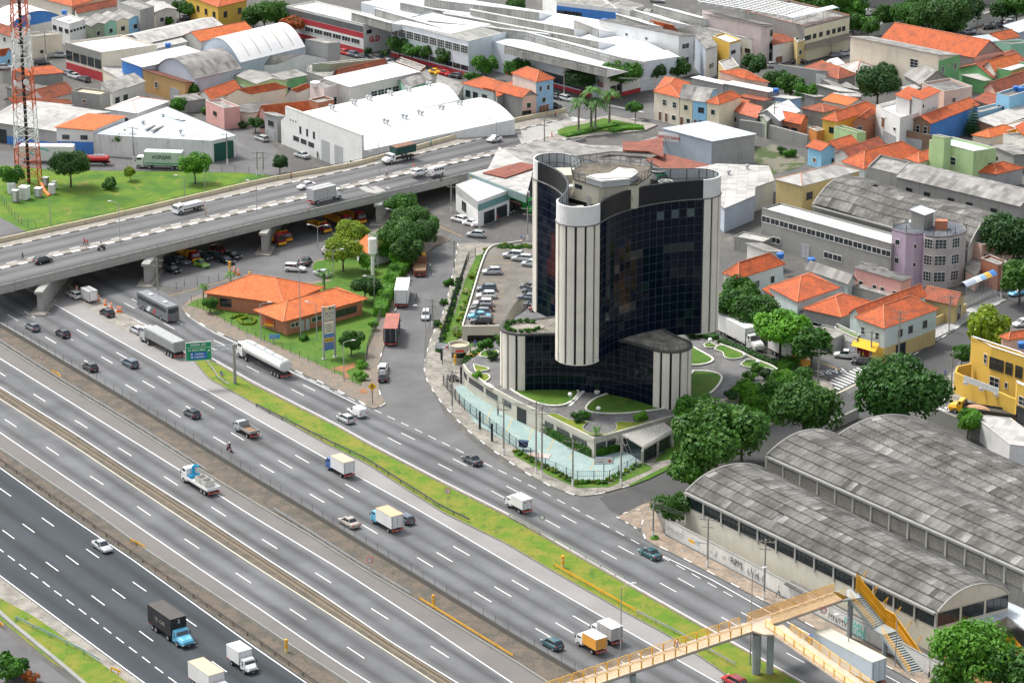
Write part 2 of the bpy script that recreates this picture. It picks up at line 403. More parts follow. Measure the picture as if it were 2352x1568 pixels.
def dashes(mb,start,ps,period,ln,w,back=True):

 path=[Vc(q)for q in xy(ext(ps))];s0=P(start);best=None;acc=0
 for i in range(len(path)-1):
  a,b=path[i],path[i+1];d=b-a;t=max(0,min(1,(s0-a).dot(d)/d.length_squared));q=a+d*t
  if best is None or(q-s0).length<best[0]:best=((q-s0).length,acc+d.length*t)
  acc+=d.length
 L=acc;s=best[1]%period
 def at(u):
  for i in range(len(path)-1):
   l=(path[i+1]-path[i]).length
   if u<=l:return path[i].lerp(path[i+1],u/l)
   u-=l
  return path[-1]
 while s+ln<L:
  lpt(mb,[at(s),at(s+ln)],w,.022);s+=period
def period(a,b,n=1):return(P(a)-P(b)).length/n
rowa=[(19.3,723.7),(102.9,773),(191.7,825.8),(287.4,882.4),(385.2,940.3),(488.9,1002),(598,1066.5),(713.2,1135),(835.4,1206.4),(964.9,1283.6),(1102.3,1366),(1251,1454.5)]
rowb=[(51.5,712.6),(229,816.8),(325,873),(425.3,931.3),(528.8,992.2),(639.4,1056.9),(753.1,1122.5),(1006,1270),(1144.7,1351.8),(1292.6,1439)]
rowc=[(89.5,706),(175,756),(267,809),(359.5,861.8),(460.6,919.7),(678,1044.5),(789,1108.3),(1045.9,1256.6),(1181,1334.3),(1330.7,1421.8)]
pr=period(rowa[3],rowa[5],2)
for r_ in(rowa,rowb,rowc):
 mk=MB();dashes(mk,r_[len(r_)//2],r_,pr,4.4,.17);struct(mk,'lane_dash_line',WHITEL)
for r_ in('16,966 108.8,1027.8 207.1,1092.8 316,1163 424,1237 541.6,1315 665.6,1397.4 797.3,1484.8','79.2,906 174.2,966 272,1027.8 376.4,1093.4 485.8,1164 601,1237 727.4,1316.8 859,1400.4 998.8,1489'):
 r_=pts(None,r_);mk=MB();dashes(mk,r_[4],r_,period(r_[2],r_[4],2),4.6,.17);struct(mk,'lane_dash_line',WHITEL)
for a_,ln,n_ in(('375,95 768,370 1185,665 1630,975',4.2,1),('205,150 585,427 1000,728 1440,1048 1897,1377',4.2,1),('25,205 390,473 817,787 1233,1095 1700,1440',4.2,1),('80,437 180,513 285,592 388,667 490,747 597,825 707,908 813,988 922,1070 1035,1157 1155,1248 1275,1337 1393,1430 1515,1522',2.4,1)):
 r_=pts(tN,a_);mk=MB();dashes(mk,r_[len(r_)//2],r_,period(r_[0],r_[-1],len(r_)-1),ln,.17);struct(mk,'lane_dash_line',WHITEL)
mk=MB()
for a_,b_ in zip(rsm(xy(pts(None,'692.6,905.5 899.8,1009 1011.7,1067.6 1128.8,1126.8 1253,1193.3 1380.6,1263.6 1519.6,1340 1663,1419.7 1900,1550')),1)[:1],[0]):pass
for r_,st in((pts(None,'505,809 692.6,905.5 899.8,1009 1011.7,1067.6 1128.8,1126.8 1253,1193.3 1380.6,1263.6 1519.6,1340 1663,1419.7 1800,1495'),4),(pts(None,'535,803 722,896.5 934.5,1000.2 1048.5,1057.3 1163.5,1116 1290,1182.5 1418,1252 1557,1327 1701.7,1405 1840,1480'),4)):
 dashes(mk,r_[st],r_,period(r_[4],r_[5]),4.,.14)
r_=pts(None,'889.5,954.9 952.5,984.8 1015.5,1015.4 1117.7,1065.6 1249,1130 1331.7,1174.3 1445.7,1236 1483,1257');dashes(mk,r_[2],r_[:],period(r_[1],r_[2],2),2.2,.13)
struct(mk,'side_road_dash_line',WHITEL)
def rail(name,label,ps,m,post=4.,h=.75,cat='guardrail',z=0,grp=None,zf=None,label_post=False,n=None):
 w=rsm([P(p,z)if zf is None else zf(p)for p in ps],2.)
 t=thg(name,label,cat,w[0],grp)
 mb=MB();mb.sweep(w,[(-.06,h-.3),(.02,h-.22),(-.06,h-.15),(.02,h-.08),(-.06,h),(-.1,h),(-.1,h-.3)]);mb.bd('rail',m,t)
 for q in rsm(w,post):p_=MB();p_.box(q.x-.16,q.x-.02,q.y-.06,q.y+.06,z,z+h-.05);p_.bd('post',m,t)
 return t
def wlr(name,label,ps,prof,m,cat='barrier',z=0,step=3.,grp=None,zf=None,closed=False,sm=0):
 w=[P(p,z)if zf is None else zf(p)for p in ps]
 if sm:w=smooth(w,sm)
 if step:w=rsm(w,step)+[w[-1]]
 t=MB();t.sweep(w,prof,closed=closed);o=t.bd(name,m);tag(o,label,cat,grp);return o
JER=[(-.3,0),(-.3,.12),(-.12,.35),(-.09,.82),(.09,.82),(.12,.35),(.3,.12),(.3,0)]
wlr('concrete_barrier','low beige concrete barrier dividing the two narrow two-lane carriageways',ext([((a[0]+b[0])/2,(a[1]+b[1])/2)for a,b in zip(pts(None,'0,889 301,1082 592,1268 894,1470 1045,1566'),pts(None,'0,913 301,1112 592,1301 894,1499 1000,1566'))]),[(-.3,0),(-.1,.25),(-.08,.6),(.08,.6),(.1,.25),(.3,0)],wall('dull_barrier',(.2,.165,.115),.6))
wlr('concrete_barrier','dark stained concrete barrier beside the long line with black fence stakes',ext(ofp(LB,9)),[(-.2,0),(-.12,.75),(.12,.75),(.2,0)],wall('sooty_concrete',(.1,.095,.085),.6))
rail('guardrail','grey steel guardrail upstream along the wide brown paved median',ext(G1,260,0)[:5],STEEL)
rail('guardrail','grey steel guardrail between the first yellow rail end and the speed sign ninety',pts(None,'630,1174 717,1228.8 835.4,1304.7 951.2,1372.9'),STEEL)
rail('guardrail','long yellow guardrail beside the yellow emergency post on the brown median',pts(tO,'1495,840 2330,1355'),YEL)
wlr('concrete_kerb','low grey concrete kerb wall under the wide brown median edge',ext(ofp(G1,5)),[(-.1,0),(-.1,.3),(.1,.3),(.1,0)],CONCD,'kerb')
wlr('concrete_kerb','grey kerb wall on the upper side of the narrow brown median strip',ext(ofp(G2,2)),[(-.12,0),(-.1,.45),(.1,.45),(.12,0)],CONCD,'kerb')
rail('guardrail','dark weathered guardrail along the dark fresh asphalt carriageway',ext(ofp(G3,3)),pln('rusty_steel',(.12,.1,.085),.7,.3))
rail('guardrail','dark guardrail running along the lower edge of the grass median',pts(None,'590,935 750.5,1016 838,1057 1018,1170 1080,1200'),pln('old_steel',(.1,.1,.1),.6,.3))
rail('guardrail','yellow guardrail beside the yellow emergency post on the grass median',pts(tR,'443,540 1180,955'),YEL)
rail('guardrail','grey guardrail on the grass median going under the footbridge',pts(tR,'1185,960 1600,1170 1780,1275 2130,1470'),STEEL)
rail('guardrail','grey steel guardrail on the upper edge of the grass median',pts(tR,'40,95 330,255 700,450 960,605 1060,665'),STEEL)
rail('guardrail','short grey guardrail beside the seated person under the exit sign gantry',pts(tJ,'1845,225 1900,300 1955,385 2050,445'),STEEL)
psh('median_grass',MG+[(1720,1600),(1860,1640),(1850,1572),(1632,1452),(1450,1349),(1161,1184),(1031,1119),(851,1025),(774,981),(581,884),(497,835),(460,815)],.03,GRASM)
wlr('median_kerb','broken dark kerb edge of the long grass median',MG,[(-.1,0),(-.1,.16),(.1,.16),(.1,0)],KERBD,'kerb')
wlr('median_kerb','thin pale kerb between the grass median and the side road',ofp(RL[2:],5),[(-.09,0),(-.09,.15),(.09,.15),(.09,0)],pln('pinkish_kerb',(.4,.33,.28),.8,.2),'kerb')
psh('worksite_ground',pts(None,'160,660 205,665 260,705 330,745 414,790 405,800 370,800 300,765 240,735 195,700 150,672'),.034,PAVE)
for ps,lab in(('455,325 500,318 520,345 570,405 570,420 540,415 515,375 460,360','yellow looped guardrail end beside the red ringed sign'),):
 q=pts(tJ,'465,330 515,350 572,418');rail('guardrail_end',lab,q,YEL,2.,.9,'guardrail end')
rail('guardrail_end','curved yellow guardrail end on the brown strip above the dark carriageway',pts(tN,'1172,318 1235,348 1300,388'),YEL,1.5,.8,'guardrail end')
rail('guardrail_end','yellow guardrail end at the left edge beside the grass verge',pts(tN,'-60,1000 0,1060 68,1105'),YEL,1.5,.8,'guardrail end')
rail('guardrail_end','yellow guardrail end at the bottom of the grass verge',pts(tN,'1000,1465 1080,1500 1150,1545'),YEL,1.5,.8,'guardrail end')
wlr('drain_beam','dark concrete drain beam crossing the corner grass verge',pts(tN,'-100,860 100,1040 500,1370 820,1640'),[(-.3,0),(-.3,.35),(.3,.35),(.3,0)],CONCD,'drain')
rail('guardrail','blue grey guardrail on the grass verge beside the dark carriageway',pts(tN,'150,1010 330,1100 520,1190 760,1310 930,1410'),pln('bluish_steel',(.25,.36,.38),.5,.2))
tst=thg('stake_fence','thin black fence stakes standing along the brown median edge','fence',P((300,925)))
for q in rsm(xy(ext(ofp(LB,9),20,20)),3.2):
 p_=MB();p_.tube((q.x,q.y,.7),(q.x,q.y,1.9),.03,n=5);p_.bd('stake',DGREY,tst)
def pavement(name,ps,m=PAVE,h=.14,z=0,kerb=None):
 w=[P(p,0)for p in ps];mb=MB();mb.pm([(q.x,q.y)for q in w],.0,h);return mb.bd(name,m,kind='structure')
def pkb(label,ps,dash=1.6,z=.0,zf=None,w=.17,h=.17,sm=0):
 pth=[P(p,z)if zf is None else zf(p)for p in ps]
 if sm:pth=smooth(pth,sm)
 pth=rsm(pth,dash);t=thg('painted_kerb',label,'kerb',pth[0])
 for i in range(len(pth)-1):
  b=MB();b.sweep([pth[i],pth[i+1]],[(w/2,0),(-w/2,0),(-w/2,h),(w/2,h)]);b.bd('kerb_stone',KERBW if i%3==0 else KERBD,t)
 return t
# ==== FLYOVER
def fz(x):return 5.2 if x<960 else max(.06,5.2-(x-960)/345*5.2)
def FP(p,dz=0):return P(p,fz(p[0]))+Z(dz)
F_far=pts(None,'-60,572 0,558 300,492 604.9,420.5 812,383 948.6,346 1185.6,280 1272,263 1300,258')
F_kf=pts(None,'-60,585 0,571 300,504 604.9,434.7 812.3,389.7 948.6,357.7 1185.6,299.8 1303,272.7')
F_mu=pts(None,'-60,624 0,609.7 300,541 604.9,469.4 812,422 948.6,388 1185.6,337 1303,303')
F_ml=pts(None,'-60,633 0,618.5 300,549 604.9,478 812,430 948.6,396 1185.6,345 1320,316')
F_near=pts(None,'-60,678 0,664 300,590 604.9,514.5 860,455 1074.7,404 1200,370 1320,330 1345,322')
fl=thg('flyover','long concrete flyover with two carriageways crossing over the motorway','bridge',FP((300,550))*1)
def fsweep(ps,prof,name,m,st=4.):
 mb=MB();mb.sweep(rsm([FP(p)for p in ps],st)+[FP(ps[-1])],prof);return mb.bd(name,m,fl)
def fstrip(name,l,r,dz,m,lanes,par=None):
 L,Rr=even([FP(p,dz)for p in l],70),even([FP(p,dz)for p in r],70);mb=MB();uv=[];us=[0]
 for i in range(70):mb.v+=[tuple(L[i]),tuple(Rr[i])]
 for i in range(69):
  us.append(us[-1]+(L[i+1]-L[i]).length);mb.f.append([2*i,2*i+1,2*i+3,2*i+2]);mb.m.append(0);uv+=[(0,us[i]),(lanes,us[i]),(lanes,us[i+1]),(0,us[i+1])]
 off=ROOT[fl.name];me=mb.mesh(name,m,off,uvs=uv)
 if me.polygons[0].normal.z<0:me.flip_normals()
 o=ON(name,me);LK(o);o.parent=fl;ROOT[o.name]=off;return o
fstrip('deck_lane',ofp(F_kf,0),ofp(F_mu,0),.02,FLYA,2);fstrip('deck_lane',ofp(F_ml,0),ofp(F_near,-3),.02,FLYA,2)
L,Rr=even([FP(p)for p in F_far],60),even([FP(p)for p in F_near],60);mb=MB()
for i in range(60):
 for q in(L[i],Rr[i]):mb.v+=[(q.x,q.y,q.z),(q.x,q.y,max(.05,q.z-1.))]
for i in range(59):
 a=4*i;b=4*(i+1)
 for f_ in([a,a+2,b+2,b],[a+1,b+1,b+3,a+3],[a,b,b+1,a+1],[a+2,a+3,b+3,b+2]):mb.f.append(f_);mb.m.append(0)
mb.bd('deck_slab',CONC,fl)
fsweep(F_far,[(-.15,0),(-.15,1.),(.15,1.),(.15,0)],'parapet',CREAMB)
pv=[(a[0],a[1])for a in F_far];
fstrip('walkway',F_far,F_kf,.1,PAVL,1)
fstrip('walkway',ofp(F_mu,1),ofp(F_ml,-1),.12,PAVL,1)
def fkerb(ps,dash,gap,wd,hh,dz=0):
 pth=rsm([FP(p,dz)for p in ps],dash);n=0
 for i in range(len(pth)-1):
  b=MB();b.sweep([pth[i],pth[i+1]],[(wd/2,0),(-wd/2,0),(-wd/2,hh),(wd/2,hh)]);b.bd('kerb_stone',KERBW if i%2 else KERBD,fl)
fkerb(F_ml,2.,0,.75,.2);fkerb(F_mu,2.4,0,.22,.16);fkerb(F_kf,2.2,0,.24,.18)
fsweep(F_near,[(-.1,-1.),(-.28,-.95),(-.28,-.1),(-.16,.0),(-.16,.75),(.1,.75),(.1,-.1),(.1,-1.)],'parapet',CONC)
fsweep(F_near,[(-.12,.9),(-.12,.98),(.0,.98),(.0,.9)],'handrail',DGREY)
for q in rsm([FP(p)for p in F_near],3.):
 b=MB();b.box(q.x-.05,q.x+.05,q.y-.05,q.y+.05,q.z+.7,q.z+.95);b.bd('rail_post',DGREY,fl)
fsweep(ofp(F_far,-1),[(.2,1.1),(.2,1.17),(.28,1.17),(.28,1.1)],'handrail',DGREY)
for q in rsm([FP(p)for p in F_far],3.):
 b=MB();b.box(q.x-.04,q.x+.04,q.y+.1,q.y+.2,q.z+.3,q.z+1.12);b.bd('rail_post',DGREY,fl)
for a_,dpt in(((335,655),24),((605,583),24),((868,516),22),((90,720),24)):
 q=P(a_);r_=FP((a_[0],a_[1]-150));u=Vc((.10,1,0)).normalized()
 b=MB();b.obx(q+u*(dpt/2+1),u,.55,dpt/2,0,4.25);b.obx(q+u*(dpt/2+1),u,.8,dpt/2+.8,3.7,4.22);b.bd('pier',CONC,fl)
 b=MB();b.obx(q+u*(dpt/2+1),u,1.6,dpt/2+2.5,0,.2);struct(b,'pavement',PAVE)
psh('yard_ground',pts(None,'230,640 540,560 700,490 860,505 880,520 800,560 745,590 715,610 735,640 680,655 560,700 430,690 408,700 420,660'),.013,ASPS)
psh('crossroads_road',pts(None,'1160,160 1240,190 1290,210 1360,250 1420,225 1500,225 1540,275 1740,305 1745,318 1530,300 1480,290 1300,312 1300,262 1290,245 1230,225 1100,160 1000,120 760,90 700,60 720,50 960,100'),.013,ASPS)
# ==== THE BLACK GLASS TOWER ON ITS PODIUM
ZD=3.4
TC=P((1398,869.5),ZD)
tw=thg('office_tower','black glass three-lobed office tower with cream ribbed round ends on a podium','office tower',(TC.x,TC.y,ZD))
TB=gloss("tower_glass",(.002,.0055,.015),.06,spec=.2);TB2=gloss('tower_glass_pale',(.05,.08,.095),.15,spec=.7);TB3=gloss('tower_glass_teal',(.006,.016,.02),.1,spec=.6)
SPAN=gloss('black_spandrel',(.006,.008,.012),.3);MULL=pln('bronze_mullion',(.028,.042,.075),.4,.1)
RIBM=wall('cream_rib_concrete',(.74,.7,.61),.12,(.35,.32,.27));PARW=wall('pale_parapet',(.72,.72,.7),.12,(.4,.4,.38))
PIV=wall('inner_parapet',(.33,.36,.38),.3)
CC,RR=15.25,3.65
def lobe_outline(a0,n_cap=14,n_arc=17,cc=CC,r=RR):

 out=[]
 for k in range(3):
  a=radians(a0+120*k);c=Vc((cos(a),sin(a),0))*cc
  for i in range(n_cap+1):
   t=a-pi/2+pi*i/n_cap;out.append(('cap',k,c+Vc((cos(t),sin(t),0))*r))
  b=radians(a0+120*(k+1));c2=Vc((cos(b),sin(b),0))*cc
  p0=out[-1][2];p1=c2+Vc((cos(b-pi/2),sin(b-pi/2),0))*r
  ch=p1-p0;L=ch.length;nrm=Vc((-ch.y,ch.x,0)).normalized()
  Rr=L/2/sin(radians(30))
  mid=(p0+p1)/2-nrm*(Rr*cos(radians(30)))
  for i in range(1,n_arc):
   v0=p0-mid;v1=p1-mid;th=radians(60)*i/n_arc
   cr=v0.cross(v1).z;th=th if cr>0 else-th
   out.append(('arc',k,mid+Vc((v0.x*cos(th)-v0.y*sin(th),v0.x*sin(th)+v0.y*cos(th),0))))
 return out
def segs(outl):
 n=len(outl)
 for i in range(n):
  a,b=outl[i],outl[(i+1)%n]
  kind='cap' if a[0]=='cap' and b[0]=='cap' and a[1]==b[1]else 'arc'
  yield kind,a[1],TC+a[2],TC+b[2]
def shell(name,outl,z0,z1,m,inset=0,par=tw,cap=True):
 ps=[(TC.x+q[2].x*(1-inset),TC.y+q[2].y*(1-inset))for q in outl];mb=MB();mb.pm(ps,z0,z1);return mb.bd(name,m,par)
ZB,ZT,ZP=12.2,36.3,39.7
rt=random.Random(5)
pane_cache={}
def pane_mesh(w,h,m):
 k=(round(w,2),round(h,2))
 if k not in pane_cache:
  b=MB();b.qd((-w/2,-.02,0),(w/2,-.02,0),(w/2,-.02,h),(-w/2,-.02,h))
  b.qd((-w/2,-.02,h),(w/2,-.02,h),(w/2,.05,h),(-w/2,.05,h))
  b.qd((-w/2,-.02,0),(-w/2,-.02,h),(-w/2,.05,h),(-w/2,.05,0));b.qd((w/2,-.02,0),(w/2,.05,0),(w/2,.05,h),(w/2,-.02,h))
  pane_cache[k]=b.mesh('pane',m)
 return pane_cache[k]
n_obj=0;far=MB();mulls=MB()
def glaze(a,b,z0,z1,rows,piece,front,special=None):

 global n_obj
 d=(b-a);w=d.length;u=d.normalized();out=Vc((u.y,-u.x,0));hh=(z1-z0)/rows;mid=(a+b)/2
 for r in range(rows):
  z=z0+r*hh
  if piece and n_obj<296:
   jig=Matrix.Rotation(rt.uniform(-.006,.006),4,'X')@Matrix.Rotation(rt.uniform(-.006,.006),4,'Z')
   M_=frame((mid.x+out.x*.03,mid.y+out.y*.03,z+.045),u,None)@jig
   m_=TB
   if special:m_=special(r)or TB
   plc('pane',pane_mesh(w-.09,hh-.09,TB),tw,M_,m_);n_obj+=1
  else:
   q=out*.05;far.qd((a.x+q.x,a.y+q.y,z+.04),(b.x+q.x,b.y+q.y,z+.04),(b.x+q.x,b.y+q.y,z+hh-.04),(a.x+q.x,a.y+q.y,z+hh-.04))
  if front:
   q=out*.055;mulls.add([(a.x,a.y,z-.03),(b.x,b.y,z-.03),(b.x+q.x,b.y+q.y,z-.03),(a.x+q.x,a.y+q.y,z-.03),(a.x,a.y,z+.04),(b.x,b.y,z+.04),(b.x+q.x,b.y+q.y,z+.04),(a.x+q.x,a.y+q.y,z+.04)],[[0,1,2,3][::-1],[4,5,6,7],[2,3,7,6]])
 if front:mulls.box(b.x-.035+out.x*.035,b.x+.035+out.x*.035,b.y-.035+out.y*.035,b.y+.035+out.y*.035,z0,z1)
def rib(a,b,z0,z1,par,nm='rib'):
 d=(b-a);u=d.normalized();out=Vc((u.y,-u.x,0));mb=MB()
 aa,bb=a+u*.19,b-u*.19;q=out*.22
 mb.pm([(aa.x-out.x*.1,aa.y-out.y*.1),(bb.x-out.x*.1,bb.y-out.y*.1),(bb.x+q.x,bb.y+q.y),((aa.x+bb.x)/2+q.x*1.25,(aa.y+bb.y)/2+q.y*1.25),(aa.x+q.x,aa.y+q.y)],z0,z1);return mb.bd(nm,RIBM,par)
o_=lobe_outline(-112,14,17);shell('core_wall',lobe_outline(-112,14,17,CC,RR),ZB+.02,ZT,SPAN,.004)
def sp_front(col):
 def f(r):
  if r==14 and col in(11,13,15):return TB2
  if r==10 and(col in(12,13,14,15)or col in(6,7,8)):return TB3
  if r in(11,)and col in(13,15):return None
  if r==4 and col in(0,1,2,5,6,7):return TB3
  return TB3 if rt.random()<.015 else None
 return f
arc_i={}
order=sorted(segs(o_),key=lambda s:0 if(s[0]=='arc' and s[1]==0)else 1)
for kind,k,a,b in order:
 if kind=='arc':
  i=arc_i.get(k,0);arc_i[k]=i+1
  glaze(a,b,ZB+.05,ZT,16,k==0,k in(0,2),sp_front(i)if k==0 else None)
for k in range(3):
 a=radians(-112+120*k);c=TC+Vc((cos(a),sin(a),0))*CC;n=7
 pt=[c+Vc((cos(a-pi/2+pi*i/n),sin(a-pi/2+pi*i/n),0))*RR for i in range(n+1)]
 for i in range(n):rib(pt[i],pt[i+1],ZB,ZT,tw)
 sl_=MB();sl_.pm([(c.x+cos(t)*(RR+.05),c.y+sin(t)*(RR+.05))for t in[a-1.75+3.5*i/20 for i in range(21)]],ZB-.12,ZB+.03);sl_.bd('lobe_soffit',RIBM,tw)
def band(outl,z0,z1,th,kinds,m,name,grow=.0):
 n=len(outl);run=[]
 runs=[]
 for i in range(n):
  a,b=outl[i],outl[(i+1)%n];kd='cap' if a[0]=='cap' and b[0]=='cap' and a[1]==b[1]else 'arc'
  if runs and runs[-1][0]==kd:runs[-1][1].append(b[2])
  else:runs.append([kd,[a[2],b[2]]])
 for kd,ps in runs:
  if kd not in kinds:continue
  mb=MB();mb.sweep([TC+p-Z(TC.z)for p in ps],[(-grow,z0),(-grow,z1),(th,z1),(th,z0)]);mb.bd(name,m[kd]if isinstance(m,dict)else m,tw)
oF=lobe_outline(-112,16,17)
band(oF,ZT,ZT+.14,.3,('cap','arc'),pln('ledge_grey',(.16,.16,.15),.8,.3),'ledge',.3)
band(oF,ZT+.15,ZP,.2,('cap','arc'),{'cap':PARW,'arc':SPAN},'parapet',.12)
ip=MB();po=MB();n=len(oF)
for i in range(n):
 a,b=oF[i][2],oF[(i+1)%n][2];d=(b-a).normalized();nn=Vc((-d.y,d.x,0));a_=TC+a+nn*.22;b_=TC+b+nn*.22
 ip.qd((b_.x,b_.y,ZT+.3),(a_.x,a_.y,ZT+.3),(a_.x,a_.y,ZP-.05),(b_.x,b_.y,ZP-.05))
 if i%2==0:po.box(a_.x-.06,a_.x+.06,a_.y-.06,a_.y+.06,ZT,ZP+.05)
 for z in(ZP,ZP-1.7):po.tube((a_.x,a_.y,z),(b_.x,b_.y,z),.05,n=5)
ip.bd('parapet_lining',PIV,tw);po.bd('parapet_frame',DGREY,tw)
ROOFM=mtl('stained_roof',(.2,.17,.13),(.09,.08,.065),(.3,.28,.25),.25,1.5)
rf=MB();rf.pm([(TC.x+q[2].x*.985,TC.y+q[2].y*.985)for q in oF],ZT-.2,ZT+.12);rf.bd('roof_deck',ROOFM,tw)
ZL=13.7
oB=lobe_outline(-170,14,17);shell('base_wall',oB,ZD,ZL-.05,SPAN,.004);arc_i={}
for kind,k,a,b in segs(oB):
 if kind=='arc':glaze(a,b,ZD+.05,ZL-.4,7,False,k==0)
for k in range(3):
 a=radians(-170+120*k);c=TC+Vc((cos(a),sin(a),0))*CC;n=7
 pt=[c+Vc((cos(a-pi/2+pi*i/n),sin(a-pi/2+pi*i/n),0))*RR for i in range(n+1)]
 for i in range(n):rib(pt[i],pt[i+1],ZD,ZL-.2,tw)
band(oB,ZL-.22,ZL+.12,.35,('cap','arc'),pln('dark_coping',(.07,.07,.065),.8,.3),'coping',.28)
gp=NB('grid_pavers')
p_=gp.pos();s_=gp.sep(gp.n('Mapping',{'Vector':p_,'Rotation':(0,0,.6),'Scale':(1.3,1.3,1)}).outputs[0])
ln_=gp.mul(gp.ramp(gp.math('ABSOLUTE',gp.math('SUBTRACT',gp.math('FRACT',s_[0]),.5)),.38,.5,1,.45),gp.ramp(gp.math('ABSOLUTE',gp.math('SUBTRACT',gp.math('FRACT',s_[1]),.5)),.38,.5,1,.45))
bs_=gp.mix(gp.ramp(gp.noise(.5,p_,5,.7),.4,.65),(.3,.28,.24,1),(.12,.11,.09,1));bs_=gp.dim(bs_,ln_)
gp.set('Base Color',bs_);gp.set('Roughness',.9);PAVER=gp.m
rb=MB();rb.pm([(TC.x+q[2].x*.985,TC.y+q[2].y*.985)for q in oB],ZL-.3,ZL);rb.bd('terrace_roof',PAVER,tw)
far.bd('pane',TB,tw).__setitem__('kind','stuff');mulls.bd('mullion_grid',MULL,tw)
a=radians(-50);c=TC+Vc((cos(a),sin(a),0))*CC;b=MB();prev=None
for i in range(13):
 t=a-pi/2+pi*i/12;q=c+Vc((cos(t),sin(t),0))*(RR-.1)
 b.tube((q.x,q.y,ZL),(q.x,q.y,ZL+1.),.03,n=5)
 if prev:b.tube((prev.x,prev.y,ZL+1),(q.x,q.y,ZL+1),.03,n=5)
 prev=q
b.bd('railing',DGREY,tw)
e0,e1=P(tL(1005,700),ZD),P(tL(1112,712),ZD)
def tz(x,y,z):return P(tH(x,y),z)
pc=[tz(607,330,40.6),tz(830,392,40.6),tz(1170,378,40.6),tz(1290,285,40.6),tz(1285,225,40.6),tz(930,188,40.6),tz(700,195,40.6),tz(600,262,40.6)]
pc=[(q.x,q.y)for q in pc]
PHW=wall('penthouse_wall',(.52,.5,.4),.35)
b=MB();b.pm(pc,ZT+.1,40.5);b.bd('penthouse',PHW,tw)
cx_,cy_=sum(p[0]for p in pc)/8,sum(p[1]for p in pc)/8
b=MB();b.pm([(cx_+(p[0]-cx_)*1.03,cy_+(p[1]-cy_)*1.03)for p in pc],40.5,40.75);b.bd('penthouse_roof',mtl('black_mould_roof',(.06,.055,.045),(.14,.12,.09),None,.5,2),tw)
sp=[tz(720,300,42.),tz(860,340,42.),tz(1100,320,42.),tz(1180,262,42.),tz(1140,238,42.),tz(1010,222,42.),tz(930,270,42.),tz(800,282,42.)]
b=MB();b.pm([(q.x,q.y)for q in sp],40.75,41.7);b.bd('plant_room',wall('pw2',(.4,.42,.42),.3),tw)
b=MB();sx,sy=sum(q.x for q in sp)/8,sum(q.y for q in sp)/8;b.pm([(sx+(q.x-sx)*1.04,sy+(q.y-sy)*1.04)for q in sp],41.7,41.95);b.bd('white_roof_slab',sheet('white_slab_sheet',(.72,.71,.66),(.62,.61,.57),1.3,30,2,.25),tw)
b=MB();pr_=None
for i in range(len(pc)*4+1):
 j=(i//4)%8;t=(i%4)/4;q=Vc((pc[j][0],pc[j][1])).lerp(Vc((pc[(j+1)%8][0],pc[(j+1)%8][1])),t);o2=(q-Vc((cx_,cy_)))*1.06+Vc((cx_,cy_))
 b.tube((q.x,q.y,40.5),(o2.x,o2.y,42.),.05,n=5)
 if pr_:
  for z,f in((42.,1),(41.2,.5)):b.tube((pr_[0].lerp(pr_[1],f).x,pr_[0].lerp(pr_[1],f).y,z),(q.lerp(o2,f).x,q.lerp(o2,f).y,z),.045,n=5)
 pr_=(q,o2)
b.bd('guard_frame',DGREY,tw)
def on_wall(p0,p1,u,z,w,h,name,m,d=.05):
 p0,p1=Vc((*p0[:2],0)),Vc((*p1[:2],0));dd=(p1-p0).normalized();nn=Vc((dd.y,-dd.x,0));q=p0.lerp(p1,u)
 a,bb=q-dd*w/2,q+dd*w/2;mb=MB();mb.pm([(a.x,a.y),(bb.x,bb.y),(bb.x+nn.x*d,bb.y+nn.y*d),(a.x+nn.x*d,a.y+nn.y*d)],z,z+h);return mb.bd(name,m,tw)
on_wall(pc[0],pc[1],.2,39.2,1.7,.7,'window',GLASS);on_wall(pc[0],pc[1],.62,ZT+.15,.9,2.,'door',pln('grey_door',(.35,.36,.36)))
on_wall(pc[1],pc[2],.5,ZT+1.4,5.2,.9,'window',pln('louvre',(.3,.29,.23)));on_wall(pc[0],pc[1],.5,ZT+.13,8.6,.7,'plinth',SPAN,.03)
for x,y in((1365,250),(1427,350)):
 q=tz(x,y,39.3);b=MB();b.lathe([(1.9,ZT-39.3),(1.9,-1.2),(1.2,-.35),(1.2,0),(1.,0),(1.,-.4)],14,(q.x,q.y,39.3));ct=b.bd('cooling_tower',pln('dark_steel',(.05,.06,.06),.5),tw)
 b=MB()
 for k in range(4):t=k*pi/4;b.tube((q.x-cos(t)*1.05,q.y-sin(t)*1.05,39.32),(q.x+cos(t)*1.05,q.y+sin(t)*1.05,39.32),.05,n=4)
 b.lathe([(1.22,-.1),(1.3,0),(1.22,.1),(1.12,0)],18,(q.x,q.y,39.3));b.lathe([(0,.3),(.25,.2),(.25,-.1)],8,(q.x,q.y,39.3));b.bd('fan_guard',pln('pale_rim',(.45,.45,.4)),ct)
b=MB();q=tz(1350,400,ZT+.5);b.path([q,q+Z(2),q+Vc((1.6,1,2))],.12);b.bd('green_pipe',pln('pipe_green',(.02,.25,.12),.5),tw)
q=tz(845,560,ZT+.4);b=MB();b.tube(q,q+Z(1.6),.06);b.bd('dish_mast',STEEL,tw)
q=q+Vc((0,-.3,2.6));b=MB();M_=Matrix.Translation(q)@Matrix.Rotation(radians(-62),4,'X')
b.lathe([(.0,-.35),(.55,-.28),(.95,-.1),(1.15,.1),(1.1,.12),(.9,-.05),(.5,-.22),(0,-.3)],18);b.v=[tuple(M_@Vc(v))for v in b.v];b.bd('satellite_dish',WHT,tw,smooth=True)
